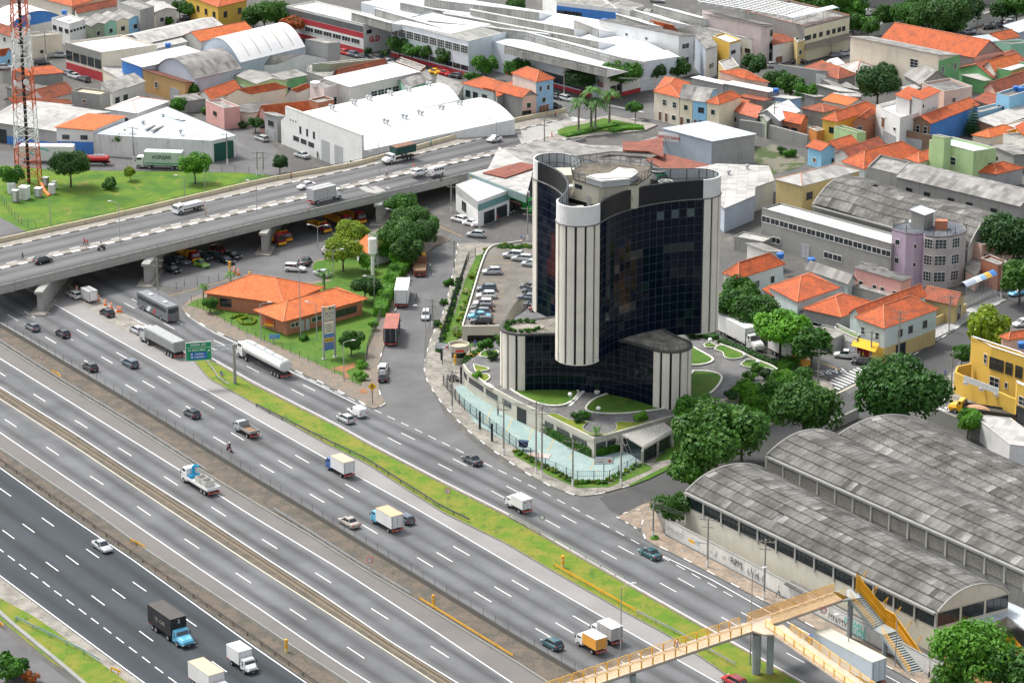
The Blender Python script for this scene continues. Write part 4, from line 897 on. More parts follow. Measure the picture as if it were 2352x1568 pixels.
def house(label,a,b,c,h,wl,roof='hip',rm=None,wins=(),base=0,cat='house',name=None,rs=None,over=.35,rdg=None,group=None,band=None,wallR=None,par_h=.5,d=None,extra=None,wt=None):

 z=base+h;A,B,Cc=P(a,z),P(b,z),P(c,z);D=P(d,z)if d else B+Cc-A
 wm=WC[wl]if isinstance(wl,str)else wl;name=name or cat.replace(' ','_')
 t=thg(name,label,cat,(A.x,A.y,base),group);cen=(A+B+Cc+D)/4
 mats=[wm,WC[wallR]if wallR else wm];mb=MB();top=z-.02
 fl_=[(A.x,A.y),(Cc.x,Cc.y),(D.x,D.y),(B.x,B.y)]
 LL,LR=(B-A).length,(Cc-A).length;rm=rm or TR
 if roof in('hip','gable','shed','vault'):
  ax=rdg or('R' if LR>=LL else 'L')
  if rs is None:rs={'hip':.26,'gable':.26,'vault':.3,'shed':.12}[roof]*(min(LL,LR)if roof=='hip' else(LL if ax=='R' else LR))*(1 if roof in('shed','vault')else .9)
 n=4;q=[(A.x,A.y),(Cc.x,Cc.y),(D.x,D.y),(B.x,B.y)]
 for i in range(4):
  p0,p1=q[i],q[(i+1)%4];mb.qd((*p0,base),(*p1,base),(*p1,top),(*p0,top),mi=1 if i==0 else 0)
 mb.qd(*[(*p,top)for p in q]);
 def exto(v,k=over):dd=v-cen;dd.z=0;l=dd.length;return v+dd*((l+k*1.4)/l-1)
 if roof=='flat':
  mb.sweep([(*p,0)for p in[q[0],q[1],q[2],q[3]]],[(0,top-.01),(0,top+par_h),(.18,top+par_h),(.18,top-.01)],closed=True)
  r=MB();i_=[exto(v,-.25)for v in(A,Cc,D,B)];r.pm([(v.x,v.y)for v in i_],top,top+.1)
  r.bd('roof',rm if rm is not TR else FLATG,t)
  cp=MB();cp.sweep([(*p,0)for p in q],[(-.06,top+par_h),(-.06,top+par_h+.07),(.22,top+par_h+.07),(.22,top+par_h)],closed=True);cp.bd('coping',wt or CONCD if wl in('conc','grey')else(wt or CONCL),t)
 elif roof=='hip':
  e=[exto(v)for v in(A,Cc,D,B)];A_,C_,D_,B_=e;R_=Z(rs)
  if ax=='R':m0=(A_+B_)/2;m1=(C_+D_)/2;ins=min(LL,LR)/2/max(LR,.1)
  else:m0=(A_+C_)/2;m1=(B_+D_)/2;ins=min(LL,LR)/2/max(LL,.1)
  ins=min(ins,.49);r0=m0.lerp(m1,ins)+R_;r1=m0.lerp(m1,1-ins)+R_;r=MB()
  fs=[(A_,C_,r1,r0),(C_,D_,r1),(D_,B_,r0,r1),(B_,A_,r0)]if ax=='R' else[(A_,C_,r0),(C_,D_,r1,r0),(D_,B_,r1),(B_,A_,r0,r1)]
  for f_ in fs:r.qd(*f_)
  r.qd(B_-Z(.1),D_-Z(.1),C_-Z(.1),A_-Z(.1))
  for a_,b_ in((A_,C_),(C_,D_),(D_,B_),(B_,A_)):r.qd(a_-Z(.1),b_-Z(.1),b_,a_)
  r.bd('roof',rm,t);k_=MB();hips=[(r0,r1)]+([(A_,r0),(B_,r0),(C_,r1),(D_,r1)]if ax=='R' else[(A_,r0),(C_,r0),(B_,r1),(D_,r1)])
  for x_,y_ in hips:k_.tube(x_+Z(.03),y_+Z(.03),.1,n=5)
  k_.bd('ridge_cap',pln('ridge_tile',(.5,.2,.1),.8,.2),t)
 elif roof in('gable','shed','vault'):
  if ax=='R':P0,P1,Q0,Q1=B,A,D,Cc
  else:P0,P1,Q0,Q1=A,Cc,B,D
  u=(Q1-P1);u.z=0;u=u.normalized()*over;up=Z(1);K={'gable':2,'shed':1,'vault':14}[roof]
  def prof(i):
   s=i/K
   if roof=='gable':return s,(rs if i==1 else 0)
   if roof=='shed':return s,rs*(1-s)
   return s,rs*(1-(2*s-1)**2)
  pr=[prof(i)for i in range(K+1)];r=MB();w_=(P1-P0).normalized()*over;rr=[]
  for s,hh in pr:
   g0=P0.lerp(P1,s)+up*hh;g1=Q0.lerp(Q1,s)+up*hh
   if s==0:g0-=w_;g1-=w_
   if s==1:g0+=w_;g1+=w_
   rr.append((g0-u,g1+u))
  if roof=='gable':sl=rs/(LL if ax=='R' else LR)*2*over;rr[0]=tuple(v-up*sl for v in rr[0]);rr[2]=tuple(v-up*sl for v in rr[2])
  acc=0;uvs=[];Lr=(rr[0][1]-rr[0][0]).length
  for i in range(K):
   a0,a1=rr[i];b0,b1=rr[i+1];w1=(b0-a0).length
   if(b0-a0).cross(a1-a0).z>0:r.qd(a0,b0,b1,a1);fuv=[(0,acc),(0,acc+w1),(Lr,acc+w1),(Lr,acc)]
   else:r.qd(a0,a1,b1,b0);fuv=[(0,acc),(Lr,acc),(Lr,acc+w1),(0,acc+w1)]
   uvs+=fuv;acc+=w1
   th=up*.1;r.qd(b0-th,a0-th,a0,b0);uvs+=[(0,0),(1,0),(1,.1),(0,.1)];r.qd(a1-th,b1-th,b1,a1);uvs+=[(0,0),(1,0),(1,.1),(0,.1)]
  for g0,g1 in(rr[0],rr[-1]):th=up*.1;r.qd(g0-th,g1-th,g1,g0);uvs+=[(0,0),(1,0),(1,.1),(0,.1)]
  r.bd('roof',rm,t,smooth=False,uvs=uvs)
  for E0,E1 in((P0,P1),(Q0,Q1)):
   ps_=[E0.lerp(E1,s)+up*(hh-.06)for s,hh in pr];mb.qd(*([E1-up*.02,E0-up*.02]+ps_)[:])if roof!='shed' else mb.qd(E0,E0+up*(rs-.05),E1)
  if roof=='shed':mb.qd(P0,Q0,Q0+up*(rs-.05),P0+up*(rs-.05))
  if roof=='gable' and rm in(TR,TD,TO,TS,TBR):k_=MB();k_.tube(rr[1][0]+up*.03,rr[1][1]+up*.03,.1,n=5);k_.bd('ridge_cap',pln('ridge_tile',(.5,.2,.1),.8,.2),t)
 mb.bd('wall',mats,t)
 outL=Vc((-(A-B).y*-1,0,0));
 def on(E0,E1):
  dd=(E1-E0);nn=Vc((dd.y,-dd.x,0)).normalized();mid=(E0+E1)/2
  return nn if(mid+nn-cen).length>(mid-cen).length else-nn
 nL,nR=on(A,B),on(A,Cc)
 if band:
  for(sd,z0,z1,m_)in band:
   E1,nn=(B,nL)if sd=='L' else(Cc,nR);bb=MB();o_=nn*.03;bb.qd(*([(A.x+o_.x,A.y+o_.y,base+z0),(E1.x+o_.x,E1.y+o_.y,base+z0),(E1.x+o_.x,E1.y+o_.y,base+z1),(A.x+o_.x,A.y+o_.y,base+z1)]))
   bb.qd((A.x,A.y,base+z1),(A.x+o_.x,A.y+o_.y,base+z1),(E1.x+o_.x,E1.y+o_.y,base+z1),(E1.x,E1.y,base+z1));bb.bd('wall_band',WC[m_]if isinstance(m_,str)else m_,t)
 for wdef in wins:
  sd,us,z0,w,hh=wdef[:5];st=wdef[5]if len(wdef)>5 else 'w'
  E1,nn=(B,nL)if sd=='L' else(Cc,nR)
  if isinstance(us,int):us=[(i+.5)/us for i in range(us)]
  for u_ in us:adw(t,A,E1,u_,base+z0,w,hh,st,nn)
 t['_A']=0;del t['_A']
 return t,(A,B,Cc,D)
def H(label,tl,s,h,wl,roof='hip',rm=None,wins=(),**k):
 p=pts(tl,s);return house(label,p[0],p[1],p[2],h,wl,roof,rm,wins,d=p[3]if len(p)>3 else None,**k)
def tank(lab,p,z,m=None,r=.75,on=None):
 q=P(p,z);b=MB();b.lathe([(r*.85,0),(r,.9),(r*1.04,.95),(r*.95,1.05),(0,1.2)],14,q);o=b.bd('water_tank',m or BLUP);tag(o,lab,'water tank');return o
def vent(par,q):b=MB();b.lathe([(.18,0),(.18,.35),(.42,.5),(.5,.75),(.38,1.),(0,1.1)],10,q);b.bd('roof_ventilator',STEEL,par)
H('white corner building with stained grey fascia, five dark openings and a red base band',tA,'905,487 583,395 1400,420',6.8,'cream',*FW,[('L',5,3.,2.6,2.3,'o')],**BG,band=[('L',0,2.3,'red'),('L',5.3,7.2,CONCD),('R',0,.01,'red')])
H('plain beige yard wall building behind the cars at the left street',tA,'285,345 160,318 555,322',5.2,'cream',*FG,[('R',[.3],1.2,.8,.8,'d')],**BG)
H('white workshop with a broad blue fascia under an arched grey gable at top left',tA,'60,240 -120,180 530,140',4.6,'blue','vault',SW,rdg='L',rs=2.6,**WH,band=[('R',0,3.6,'ow')])
H('white two storey office with flat white roof and three dark windows at top left',tA,'620,232 460,182 762,190',5.4,'white',*FW,[('L',3,3.2,1.6,1.1,'o'),('R',5,3.6,.8,.6,'o')],**BG)
for x0,y0,x1,y1,c_,lb in((815,240,932,215,'ggreen','narrow grey green row house with a grey sheet roof'),(932,215,1040,192,'mint','narrow mint green row house with grey sheet roof'),(1040,192,1147,175,'lyellow','narrow pale yellow row house with grey sheet roof'),(1147,175,1262,155,'sky','narrow sky blue row house with grey sheet roof'),(1262,155,1372,132,'tan','narrow brown row house with flat terrace roof')):
 H(lb,tA,f'{x0},{y0} {x0 - 130},{y0 - 62} {x1},{y1}',4.2,c_,'gable' if c_!='tan' else 'flat',SG if c_!='tan' else FLATG,[('R',[.5],1.4,1.3,1.3)],rdg='L',rs=.7,over=.1,group=None)
H('long house with brick red tiled roof behind the row of coloured houses',tA,'690,112 665,88 1042,42',3.5,'ow','gable',TD,rs=1.2)
H('concrete block house with roof terrace behind the blue row house',tA,'1250,110 1045,30 1375,75',6,'grey',*FG,[('L',3,3,1.2,1.2,'o')])
H('white walled house with pale sheet roof beside the yellow building',tA,'1385,105 1270,40 1572,80',4.2,'ow','gable',SL,[('R',[.3,.7],1.2,1.2,1.2)],rs=.7)
H('yellow building with dark windows and orange roof at the top edge',tA,'1945,62 1660,-40 2200,0',6.5,'yellow','hip',TR,[('L',4,3.2,1.3,1.6,'o'),('R',2,3.2,1.3,1.6,'o')],**BG)
H('cream house with large orange roof at the very top left',tA,'640,55 230,-50 1040,-60',4.5,'cream','hip',TR)
H('house with red tiled roof at the left edge behind the lattice tower',tA,'205,345 -60,262 268,325',5,'ow','gable',TD,[('L',4,2.6,1.2,1.2)],rdg='L',rs=1.5)
H('pale blue house with red tiled roof at the left edge',tA,'45,480 -80,500 100,468',3.6,'sky','gable',TR,[('R',[.5],.9,.9,1.1)],rdg='L',rs=1.2)
H('small house with bright orange roof left of the parked silver cars',tA,'240,672 20,625 560,645',3.2,'conc','gable',TR,rs=1.)
H('low house with weathered orange hip roof left of the grey block house',tA,'400,880 255,850 655,815',3.2,'ow','gable',TD,rs=1.8)
H('low long orange roofed house in the left foreground row',tA,'110,905 50,888 640,920',2.6,'conc','gable',TD,rs=.6)
H('long dark grey shed with roof ventilators behind the white corner building',tA,'1290,388 1100,318 1990,230',5.2,'grey','gable',SL,rs=1.2,**WH)
H('low shed with pale patched roof beside the long ventilated shed',tA,'1385,435 1300,392 1665,372',4.4,'ow','shed',SL,rs=.5,**WH)
H('hall with a broad bright orange tiled roof between the sheds',tA,'1790,362 1640,318 2255,270',5,'ow','gable',TO,rs=1.6,**BG)
H('white flat warehouse with a dark blue sign wall at its end',tA,'1270,598 1088,545 1830,480',6.2,'bpale','shed',SW,rs=.5,**WH,band=[('L',3.2,6.1,'blue'),('L',0,2.8,'blue')])
v1,q1=H('very large white barrel roofed warehouse with translucent bands and a dark mould end',tA,'2143,560 1800,440 2722,420',6.5,'bgrey','vault',SW,rdg='R',rs=4.4,**WH,over=.1)
for f in(.17,.34,.51,.68,.85):
 A_,B_,C_,D_=q1;b=MB();pr=None
 for i in range(17):
  s=i/16;z=Vc((0,0,4.4*(1-(2*s-1)**2)+.03));e=[B_.lerp(A_,s).lerp(D_.lerp(C_,s),f+d)+z for d in(-.008,.008)]
  if pr:b.qd(pr[0],e[0],e[1],pr[1])
  pr=e
 b.bd('translucent_band',pln('band_tan',(.45,.4,.33)),v1)
v2,q2=H('grey barrel roofed shed with arched sheet roof below the white one',tA,'1742,702 1405,592 2142,612',5.8,'bgrey','vault',SG,rdg='R',rs=3.4,**WH)
H('tan workshop with dark red roof and a grey roller shutter',tA,'1652,775 1275,662 1760,735',4.4,'tan','shed',TBR,[('L',[.68],2.,1.3,1.5),('L',[.25],.02,3.6,3.2,'s')],rs=1.2,rdg='L',cat='workshop')
H('bare concrete two storey house with pale flat roof on the left street',tA,'892,866 637,832 982,832',5.2,'conc','flat',pln('tan_flat',(.5,.43,.3)),[('L',[.55],3.2,1.2,.9,'b'),('L',[.15,.45],.3,1.6,1.6,'o')])
H('grey stained shed house with corrugated roof behind the concrete house',tA,'1000,820 905,765 1290,730',4.8,'ow','shed',SG,[('R',[.15,.4],1.5,1.5,1.6,'o')],rs=.6)
H('white house with half white half orange roof and dark gutter',tA,'1222,1008 945,968 1502,905',3.6,'white','hip',SW,[('L',[.35,.85],.6,1.,1.4,'o')],rs=1.4)
H('small white shop house with blue and green doors under an orange roof',tA,'828,1160 503,1152 1112,1040',5.9,'white','shed',TO,[('L',[.25,.75],3.6,1.6,1.,'o'),('L',[.75],.05,2.6,2.8,'b')],rs=.5,rdg='R',cat='shop house',band=[('L',0,3.1,'blue')])
H('long grey warehouse with blue base band at the left edge',tA,'508,1168 -120,1075 980,1000',4.8,'grey','gable',SL,[('L',[.85],.05,5,3.2,'o')],rdg='L',rs=1.6,**WH,band=[('L',0,1.9,'blue')])
pz=5.;pl=[P(p,pz)for p in pts(tA,'835,1192 1225,1222 1890,1256 2102,1208 1492,955')]
wa=thg('warehouse','white five-sided warehouse with pale metal roof and an open dark bay at its point','warehouse',(pl[2].x,pl[2].y,0));b=MB();b.pm([(q.x,q.y)for q in pl],0,pz-.02);b.bd('wall',wall('stained_white',(.74,.74,.72),.7),wa)
b=MB();ap=(pl[0]+pl[3]+pl[4])/3+Z(1.2);ap2=pl[2].lerp(pl[4],.3)+Z(.8)
for i in range(5):b.qd(pl[i]+(pl[i]-ap)*.01,pl[(i+1)%5]+(pl[(i+1)%5]-ap)*.01,ap)
b.bd('roof',SB,wa);bay(wa,Vc((*pl[2].lerp(pl[3],.08)[:2],0)),Vc((*pl[2].lerp(pl[3],.9)[:2],0)),.05,4.1,pln('dark_green_door',(.01,.09,.06)),'bay_door')
for s_ in('1300,1160 1440,1095 1600,1065','1355,1172 1500,1108 1650,1075'):
 z_=5.75;w_=[P(p,z_)for p in pts(tA,s_)];b=MB();b.sweep([Vc((q.x,q.y,z_-.05))for q in w_],[(.35,0),(-.35,0),(-.35,.12),(.35,.12)]);b.bd('skylight_strip',SD,wa)
for p_ in((1455,1055),(1277,1115),(1613,1195)):vent(wa,P(tA(*p_),5.6))
H('large concrete shed with dark grey sheet roof and a tall tank room',tB,'0,560 -450,610 655,520',4.6,'white','gable',SG,rs=1.8,**WH)
H('tall blank concrete tank room block with a sheet lid',tB,'665,395 468,355 778,385',7.5,'grey',*FG,**BG,par_h=.1)
H('olive green and grey flat roofed building with stained parapet',tB,'690,590 530,590 1140,545',6.,'ggreen',*FW,**BG)
H('small green house with corrugated roof among the red roofs',tB,'272,710 175,690 475,670',4.6,'green','shed',SG,[('R',[.25,.75],1.5,1.1,1.)],rs=.8)
H('pale green shed house with white cornice and perforated block wall',tA,'2295,745 2105,668 2560,720',4.6,'lgreen','gable',SG,[('L',[.25,.75],.8,2.4,1.6,'grid')],rs=.9)
H('house with orange hip roof behind the pale green shed',tA,'1880,878 1775,838 2142,790',3.6,'ow','gable',TR,rs=1.5)
H('long cream house with red tiled roof beside the narrow side street',tB,'-20,835 -230,852 295,780',4.6,'cream','gable',TR,rs=1.3,rdg='R')
H('white stepped villa with balconies and a flat roof by the side street',tA,'2000,985 1835,915 2140,970',4.6,'pink',*FG,[('L',[.5],2.4,1.6,1.,'o')])
H('low dark roofed house at the bend of the side street',tB,'-30,1010 -250,995 275,950',3.2,'cream','shed',SD,rs=.7)
H('pink house with orange gable roof left of the big white warehouse',tB,'120,1010 60,1010 512,970',4.8,'pink','gable',TR,[('L',[.5],1.2,1.4,1.4,'o')],rs=1.8)
H('grey terrace house with white garage door left of the big white warehouse',tB,'215,1060 105,1025 300,1040',5.6,'grey','shed',SG,[('L',[.5],3.4,2.,1.2,'d'),('L',[.5],.1,2.8,2.4,'s')],rs=.6)
H('orange and red small house squeezed against the big white warehouse',tB,'300,1075 232,1060 330,1070',4.8,'orange',*FG,[('L',[.5],.1,1.6,2.2,'b')])
H('low house with orange roof between the cream house and the green house',tB,'420,800 298,850 520,770',3.4,'ow','gable',TR,rs=1.)
H('hall with mottled orange tiled roof behind the white terraced building',tB,'780,690 735,665 1200,595',5.,'rust','gable',TD,rs=1.6,rdg='R',**BG)
H('white long building with blue awnings and white rounded roof',tB,'860,775 640,730 1480,640',6.,'ow','shed',SW,[('R',[.35,.45,.55,.66],1.5,2.,2.2)],rs=.9,rdg='R',**BG)
H('grey stained concrete annex with a blue awning',tB,'870,775 775,760 1062,740',5.4,'grey',*FW,[('L',[.5],1.2,1.8,1.8,'o')],cat='annex')
H('small building with yellow base wall and white tank beside the white hall',tB,'635,805 510,760 770,770',5.5,'palepink',*FG,[('R',[.7],1.3,1.,1.8,'o')])
H('low brick hut with a yellow band below the white tank',tB,'585,935 500,905 725,905',3.6,'brick',*FG,cat='hut',band=[('R',0,2.,'yellow')])
H('mint gabled shed with grey roof right of the white terraced building',tB,'1370,790 1285,722 1600,705',4.4,'mint','gable',SG,rs=1.2,cat='shed')
H('grey corrugated roof shed in front of the yellow beetle car',tB,'1830,845 1640,770 1880,745 1650,680',3.4,'conc','shed',SG,rs=.3,cat='shed')
def merge(t1,t2):
 for ch in list(t2.children):
  ch.parent=t1;ch.location=Vc(ch.location)+t2.location-t1.location;ROOT[ch.name]=ROOT[t1.name]
 bpy.data.objects.remove(t2)
bw,bq=H('huge white warehouse with twin barrel roofs beside the flyover',tB,'975,1350 536,1184 2340,1065',5.5,'white','vault',SW,rdg='R',rs=2.6,**WH,over=.0)
b2_,_=H('x',tB,'536,1184 250,1075 1850,895',5.5,'white','vault',SW,rdg='R',rs=2.6,**WH,over=.0);merge(bw,b2_)
b2_,_=H('x',tB,'972,1215 288,955 990,1211',9.1,'white',*FW,[('L',[.93,.895,.86],6.3,.35,.5,'o'),('L',[.8,.71,.62],4.2,.8,1.7,'d'),('L',[.86,.76,.66],2.1,2.4,1.1,'o'),('L',[.47,.3],.05,3.3,4.8,'s'),('L',[.12],1.5,2.2,1.2)],**WH,par_h=.1);merge(bw,b2_)
for x,y in((1560,765),(1587,770),(1378,808),(1403,815),(1215,845),(1241,853),(1025,890),(1053,897),(888,927),(915,934),(692,970),(720,980),(1830,933),(1860,940),(1668,973),(1698,980),(1480,1020),(1510,1030),(1338,1055),(1370,1063),(1170,1097),(1203,1107)):vent(bw,P(tB(x,y),8.1))
fz_=9.5
def factory(lab,s,h,wl,wins,bands,teeth,rs=2.,rmat=SW):
 t,(A,B,Cc,D)=H(lab,tB,s,h,wl,*FW,wins,cat='factory',band=bands,par_h=.3)
 n=teeth
 for i in range(n):
  f0,f1=i/n,(i+1)/n;e=.02
  a0,c0=A.lerp(B,f0+e/n),Cc.lerp(D,f0+e/n);a1,c1=A.lerp(B,f1-e),Cc.lerp(D,f1-e);i0,i1=.02,.98
  p=[a0.lerp(c0,i0),a0.lerp(c0,i1),a1.lerp(c1,i1),a1.lerp(c1,i0)];up=Z(rs);b_=MB()
  hi0,hi1=p[0].lerp(p[3],.22)+up,p[1].lerp(p[2],.22)+up
  b_.qd(hi0,hi1,p[2]+Z(.12),p[3]+Z(.12));b_.qd(p[0],hi0,p[3]);b_.qd(p[1],p[2],hi1);b_.bd('roof_bay',rmat,t)
  g_=MB();g_.qd(p[0],p[1],hi1,hi0);g_.bd('clerestory',sheet('clerestory_sheets',(.34,.34,.31),(.26,.26,.24),1.4,2.5,1,.2),t)
 return t,(A,B,Cc,D)
H('white factory wing with a long red stripe and a grey glazed upper wall',tB,'985,235 300,70 1240,190',7.2,'white',*FW,[('L',[.1,.22,.34,.46,.58,.7],2.2,3.2,1.3),('R',[.2],5.,1.6,1.,'o')],cat='factory',band=[('L',4.,5.4,'red'),('L',5.5,7.1,pln('dark_glazing',(.12,.13,.13))),('L',0,1.2,'red')])
factory('long white factory hall with sawtooth roof, grid windows and a blue grey base','1925,380 1232,205 2290,290',8.6,'bpale',[('L',10,5.6,2.6,2.,'grid'),('L',10,1.4,2.6,1.2,'d')],[('L',0,1.,'red')],1,1.)
fb=8.6
def P_(t,s,z):return[P(p,z)for p in pts(t,s)]
ftt=thg('factory','broad factory block under five long white sawtooth roofs with grey clerestories','factory',(*P(tC(800,600))[:2],0))
base_pts=P_(tC,'805,690 -20,480 -1500,60 -900,-20 700,60 1240,470 1540,510',7.);b=MB();b.pm([(q.x,q.y)for q in P_(tC,'800,610 -10,400 -700,180 -1290,20 -700,-60 860,180 1530,505',7.4)],0,7.35);b.bd('wall',WC['bpale'],ftt)
for i,(s0,s1,dp)in en(((tC(-10,400),tC(905,610),90),(tC(150,275),tC(1060,520),70),(tC(-700,180),tC(385,305),75),(tB(1700,115),tC(830,370),85),(tB(1940,85),tC(610,260),70),(tB(1090,75),tB(1700,250),70),(tB(1315,20),tB(1960,150),60),(tB(880,110),tB(1240,210),60),(tB(1530,-15),tC(300,110),60),(tC(610,175),tC(830,260),50),(tC(1320,45),tC(1760,165),60),(tC(1145,90),tC(1460,190),50),(tC(985,125),tC(1270,215),50))):
 a_,c_=P(s0,9.6),P(s1,9.6);u=(c_-a_).normalized();nb=Vc((-u.y,u.x,0))*7.5
 b=MB();lo=Z(-2.2);fo=-nb*.02
 b.qd(a_,c_,c_+nb+lo,a_+nb+lo);b.qd(a_+lo,a_,a_+nb+lo);b.qd(c_+lo,c_+nb+lo,c_);b.bd('roof_bay',SW,ftt)
 b=MB();b.qd(a_+lo+fo,c_+lo+fo,c_,a_);b.bd('clerestory',sheet('clerestory_sheets',(.34,.34,.31),(.26,.26,.24),1.4,2.5,1,.2),ftt)
 if i in(0,1):
  L=(c_-a_).length;n=int(L/4.6)
  for k in range(n):
   q=a_+u*(L*(k+.5)/n);M_=frame((q.x,q.y,7.7),u);f_,g_=win_mesh(3.2,1.3,'w');o=plc('window',f_,ftt,M_);g2=ON('pane',g_);LK(g2);g2.parent=o
 b=MB();b.tube(a_,c_,.16,n=6);b.bd('ridge_flashing',SW,ftt)
H('white corner wing of the factory with red base stripe and red letters',tC,'880,665 775,620 1540,508',6.4,'white','shed',SW,[('R',[.12,.2],1.6,1.8,1.5,'d'),('R',[.6],.05,3,3.4,'b')],rs=.4,cat='factory',band=[('R',0,1.,'red')])
H('blue grey street wing of the factory behind the street trees',tC,'775,625 0,425 900,600',6.8,'bpale','shed',SW,[('L',12,1.2,2.6,2.2,'d')],rs=.4,cat='factory',band=[('L',0,.9,'red')])
H('blue and white office block behind the red water tower frame',tC,'455,35 330,-60 1010,100',7.5,'white',*FG,[('R',[.06,.12,.18,.24,.3,.36],4.8,1.8,1.1,'o')],**BG,band=[('R',0,7,'blue')])
H('white long windowless building with grey corrugated roof and two barred windows',tC,'1545,350 835,205 1680,318',9.8,'white','shed',SD,[('R',[.45],7.,2.6,1.3,'w'),('R',[.45],3.4,2.6,1.4,'w'),('L',[.4,.65],8.,.7,.5,'o')],rs=.9,rdg='L',**BG)
H('grey house with a low orange roof behind the windowless building',tC,'1450,260 1270,215 1530,280',8,'grey','gable',TR,rs=1.2)
H('stained grey upper storey building with a covered roof terrace',tC,'1740,260 1470,185 2200,370',6.8,'ow',*FG,[('R',6,3.6,1.8,1.1,'o')],**BG)
H('yellow sided white shop with a wide white terrace parapet',tC,'1998,400 1850,340 2098,370',7.,'yellow',*FW,[('R',[.35],4.4,1.8,.9,'d')],cat='shop',wallR='white')
H('pinkish shop house with a black and white tiled balcony',tC,'1785,460 1690,340 1890,410',7.4,'bgrey','shed',SG,[('R',[.5],2.6,2.6,1.1,'grid')],cat='shop house',rs=.8,wallR='white')
H('long white rear building with dark corrugated roof at the top right centre',tC,'2280,255 1760,150 2360,238',9.5,'palepink','shed',SD,rs=.8,rdg='L',**BG)
H('long house with open steel roof trusses over a bare concrete floor',tE,'395,255 -140,120 795,155',8.6,'conc',*FG,[('R',[.04,.1,.22,.36,.52,.65,.77,.87],5.4,1.3,1.2,'o')],**BG,wallR='lyellow',par_h=.6,wt=WC['brick'])
b=MB();A_,B_=P(tE(285,165),11),P(tE(700,70),11);tr_=thg('steel_canopy','light steel canopy frame standing on the unfinished roof terrace','canopy',A_)
b=MB();u_=(B_-A_).normalized();nb_=Vc((-u_.y,u_.x,0));b.qd(A_,B_,B_+nb_*2.2+Z(.3),A_+nb_*2.2+Z(.3));b.bd('panel',SB,tr_)
for f in(0,.33,.66,1):q=A_.lerp(B_,f);b=MB();b.tube(q,q-Z(2.),.07);b.bd('post',STEEL,tr_)
ft_=thg('roof_truss','wide grid of pale steel roof trusses without covering at the top right','roof frame',P(tE(100,120),10));Tq=[P(tE(x,y),10)for x,y in((-560,10),(280,150),(500,80),(-350,-80))]
for i in range(12):
 a_,c_=Tq[0].lerp(Tq[1],i/11),Tq[3].lerp(Tq[2],i/11);b=MB();b.tube(a_,c_,.12,n=5);b.tube(a_-Z(.9),c_-Z(.9),.1,n=4)
 for k in range(8):b.tube(a_.lerp(c_,k/8),a_.lerp(c_,(k+.5)/8)-Z(.9),.06,n=4);b.tube(a_.lerp(c_,(k+.5)/8)-Z(.9),a_.lerp(c_,(k+1)/8),.06,n=4)
 b.bd('truss',pln('pale_steel',(.6,.62,.62),.5),ft_)
b=MB();
for k in range(9):b.tube(Tq[0].lerp(Tq[3],k/8),Tq[1].lerp(Tq[2],k/8),.08,n=4)
b.bd('purlin_grid',STEEL,ft_)
H('white three storey corner building with barred windows beside the pinkish long wall',tE,'-2,240 -520,110 112,225',9.4,'palepink','shed',SD,[('R',[.5],6.6,3.6,1.6,'d'),('R',[.5],3.3,3.6,1.6,'d'),('R',[.5],.1,3,2.4,'o')],rs=.8,**BG,rdg='L',wallR='ow')
H('shop with blue awning, small red lettering and an orange roof behind',tE,'112,400 90,300 295,360',5.2,'white','gable',TD,[('R',[.3],.1,2.4,1.8,'b')],cat='shop',rdg='R',rs=.5)
H('narrow ochre house between the shop and the cream long building',tE,'330,395 296,360 395,375',5.4,'ochre',*FG,[('R',[.4],2.4,1.3,1.3,'w')])
b=MB();a_,c_=P(tE(400,395),4.6),P(tE(795,295),4.6);dn_=(P(tE(400,455),3.4)-a_);b.qd(a_,a_+dn_,c_+dn_,c_);tag(b.bd('awning',pln('brown_awning',(.2,.17,.13),.9)),'long brown shop awning under the cream building with eight windows','awning')
H('long building with beige side, red edging, patched grey roof and a green end wall',tE,'1590,545 802,380 1778,490',9.,'cream','shed',SG,[('R',[.2,.8],5.6,1.3,1.7,'grid'),('R',[.5],6.8,.5,.5),('R',[.25,.8],2.2,1.2,1.3,'grid'),('L',[.27],6.,2.4,2.2,'w')],rs=1.6,rdg='L',**BG,wallR='green')
H('long hall with a vivid orange tiled gable roof and a peach end wall',tE,'1910,505 1080,345 2155,460',7.,'conc','gable',TR,[('R',[.15,.3,.45],3.,.8,1.,'o')],rs=3.4,rdg='L',**BG,wallR='salmon')
H('green fronted house with white side and dark flat roof at the right edge',tE,'2235,410 2098,385 2450,400',5.6,'mint','flat',SD,[('R',[.25],1.5,1.,1.4)])
H('low orange roofed house below the white street wall at the right',tE,'2120,355 1985,330 2300,320',3.6,'ow','gable',TR,rs=1.3)
H('pale blue metal roofed shed beside the right street',tE,'1900,385 1735,350 2120,360',3.6,'bgrey','gable',SB,rs=1.,cat='shed')
H('pale corrugated shed at the far right edge of the street',tE,'2300,290 2170,255 2500,230',4,'bgrey','shed',SB,rs=.8,cat='shed')
H('white flat building with stepped parapets below the parked black car',tE,'495,655 120,600 605,665',4.8,'grey',*FG,[('L',[.2],.6,1,1)],**BG,par_h=.7,wallR='white')
H('low blue and white gabled kiosk house near the street',tE,'690,600 565,565 745,565',3.4,'sky','gable',SW,rs=.9,rdg='R')
H('house with weathered orange hip roof and concrete side wall',tE,'690,705 400,605 845,665',4.6,'conc','hip',TD,rs=1.8)
H('pale house with white hip roof edged in red tiles',tE,'860,650 690,595 1060,620',4.4,'ow','hip',SL,rs=1.8)
H('grey gabled shed with red ridge line against the green building',tE,'1430,745 1290,665 1700,715',4.6,'conc','gable',SG,rs=2.8,rdg='L')
H('long low corrugated roof shed beside the big dark tree',tE,'1290,812 1240,795 1560,755',3.4,'conc','shed',SL,rs=.3,cat='shed')
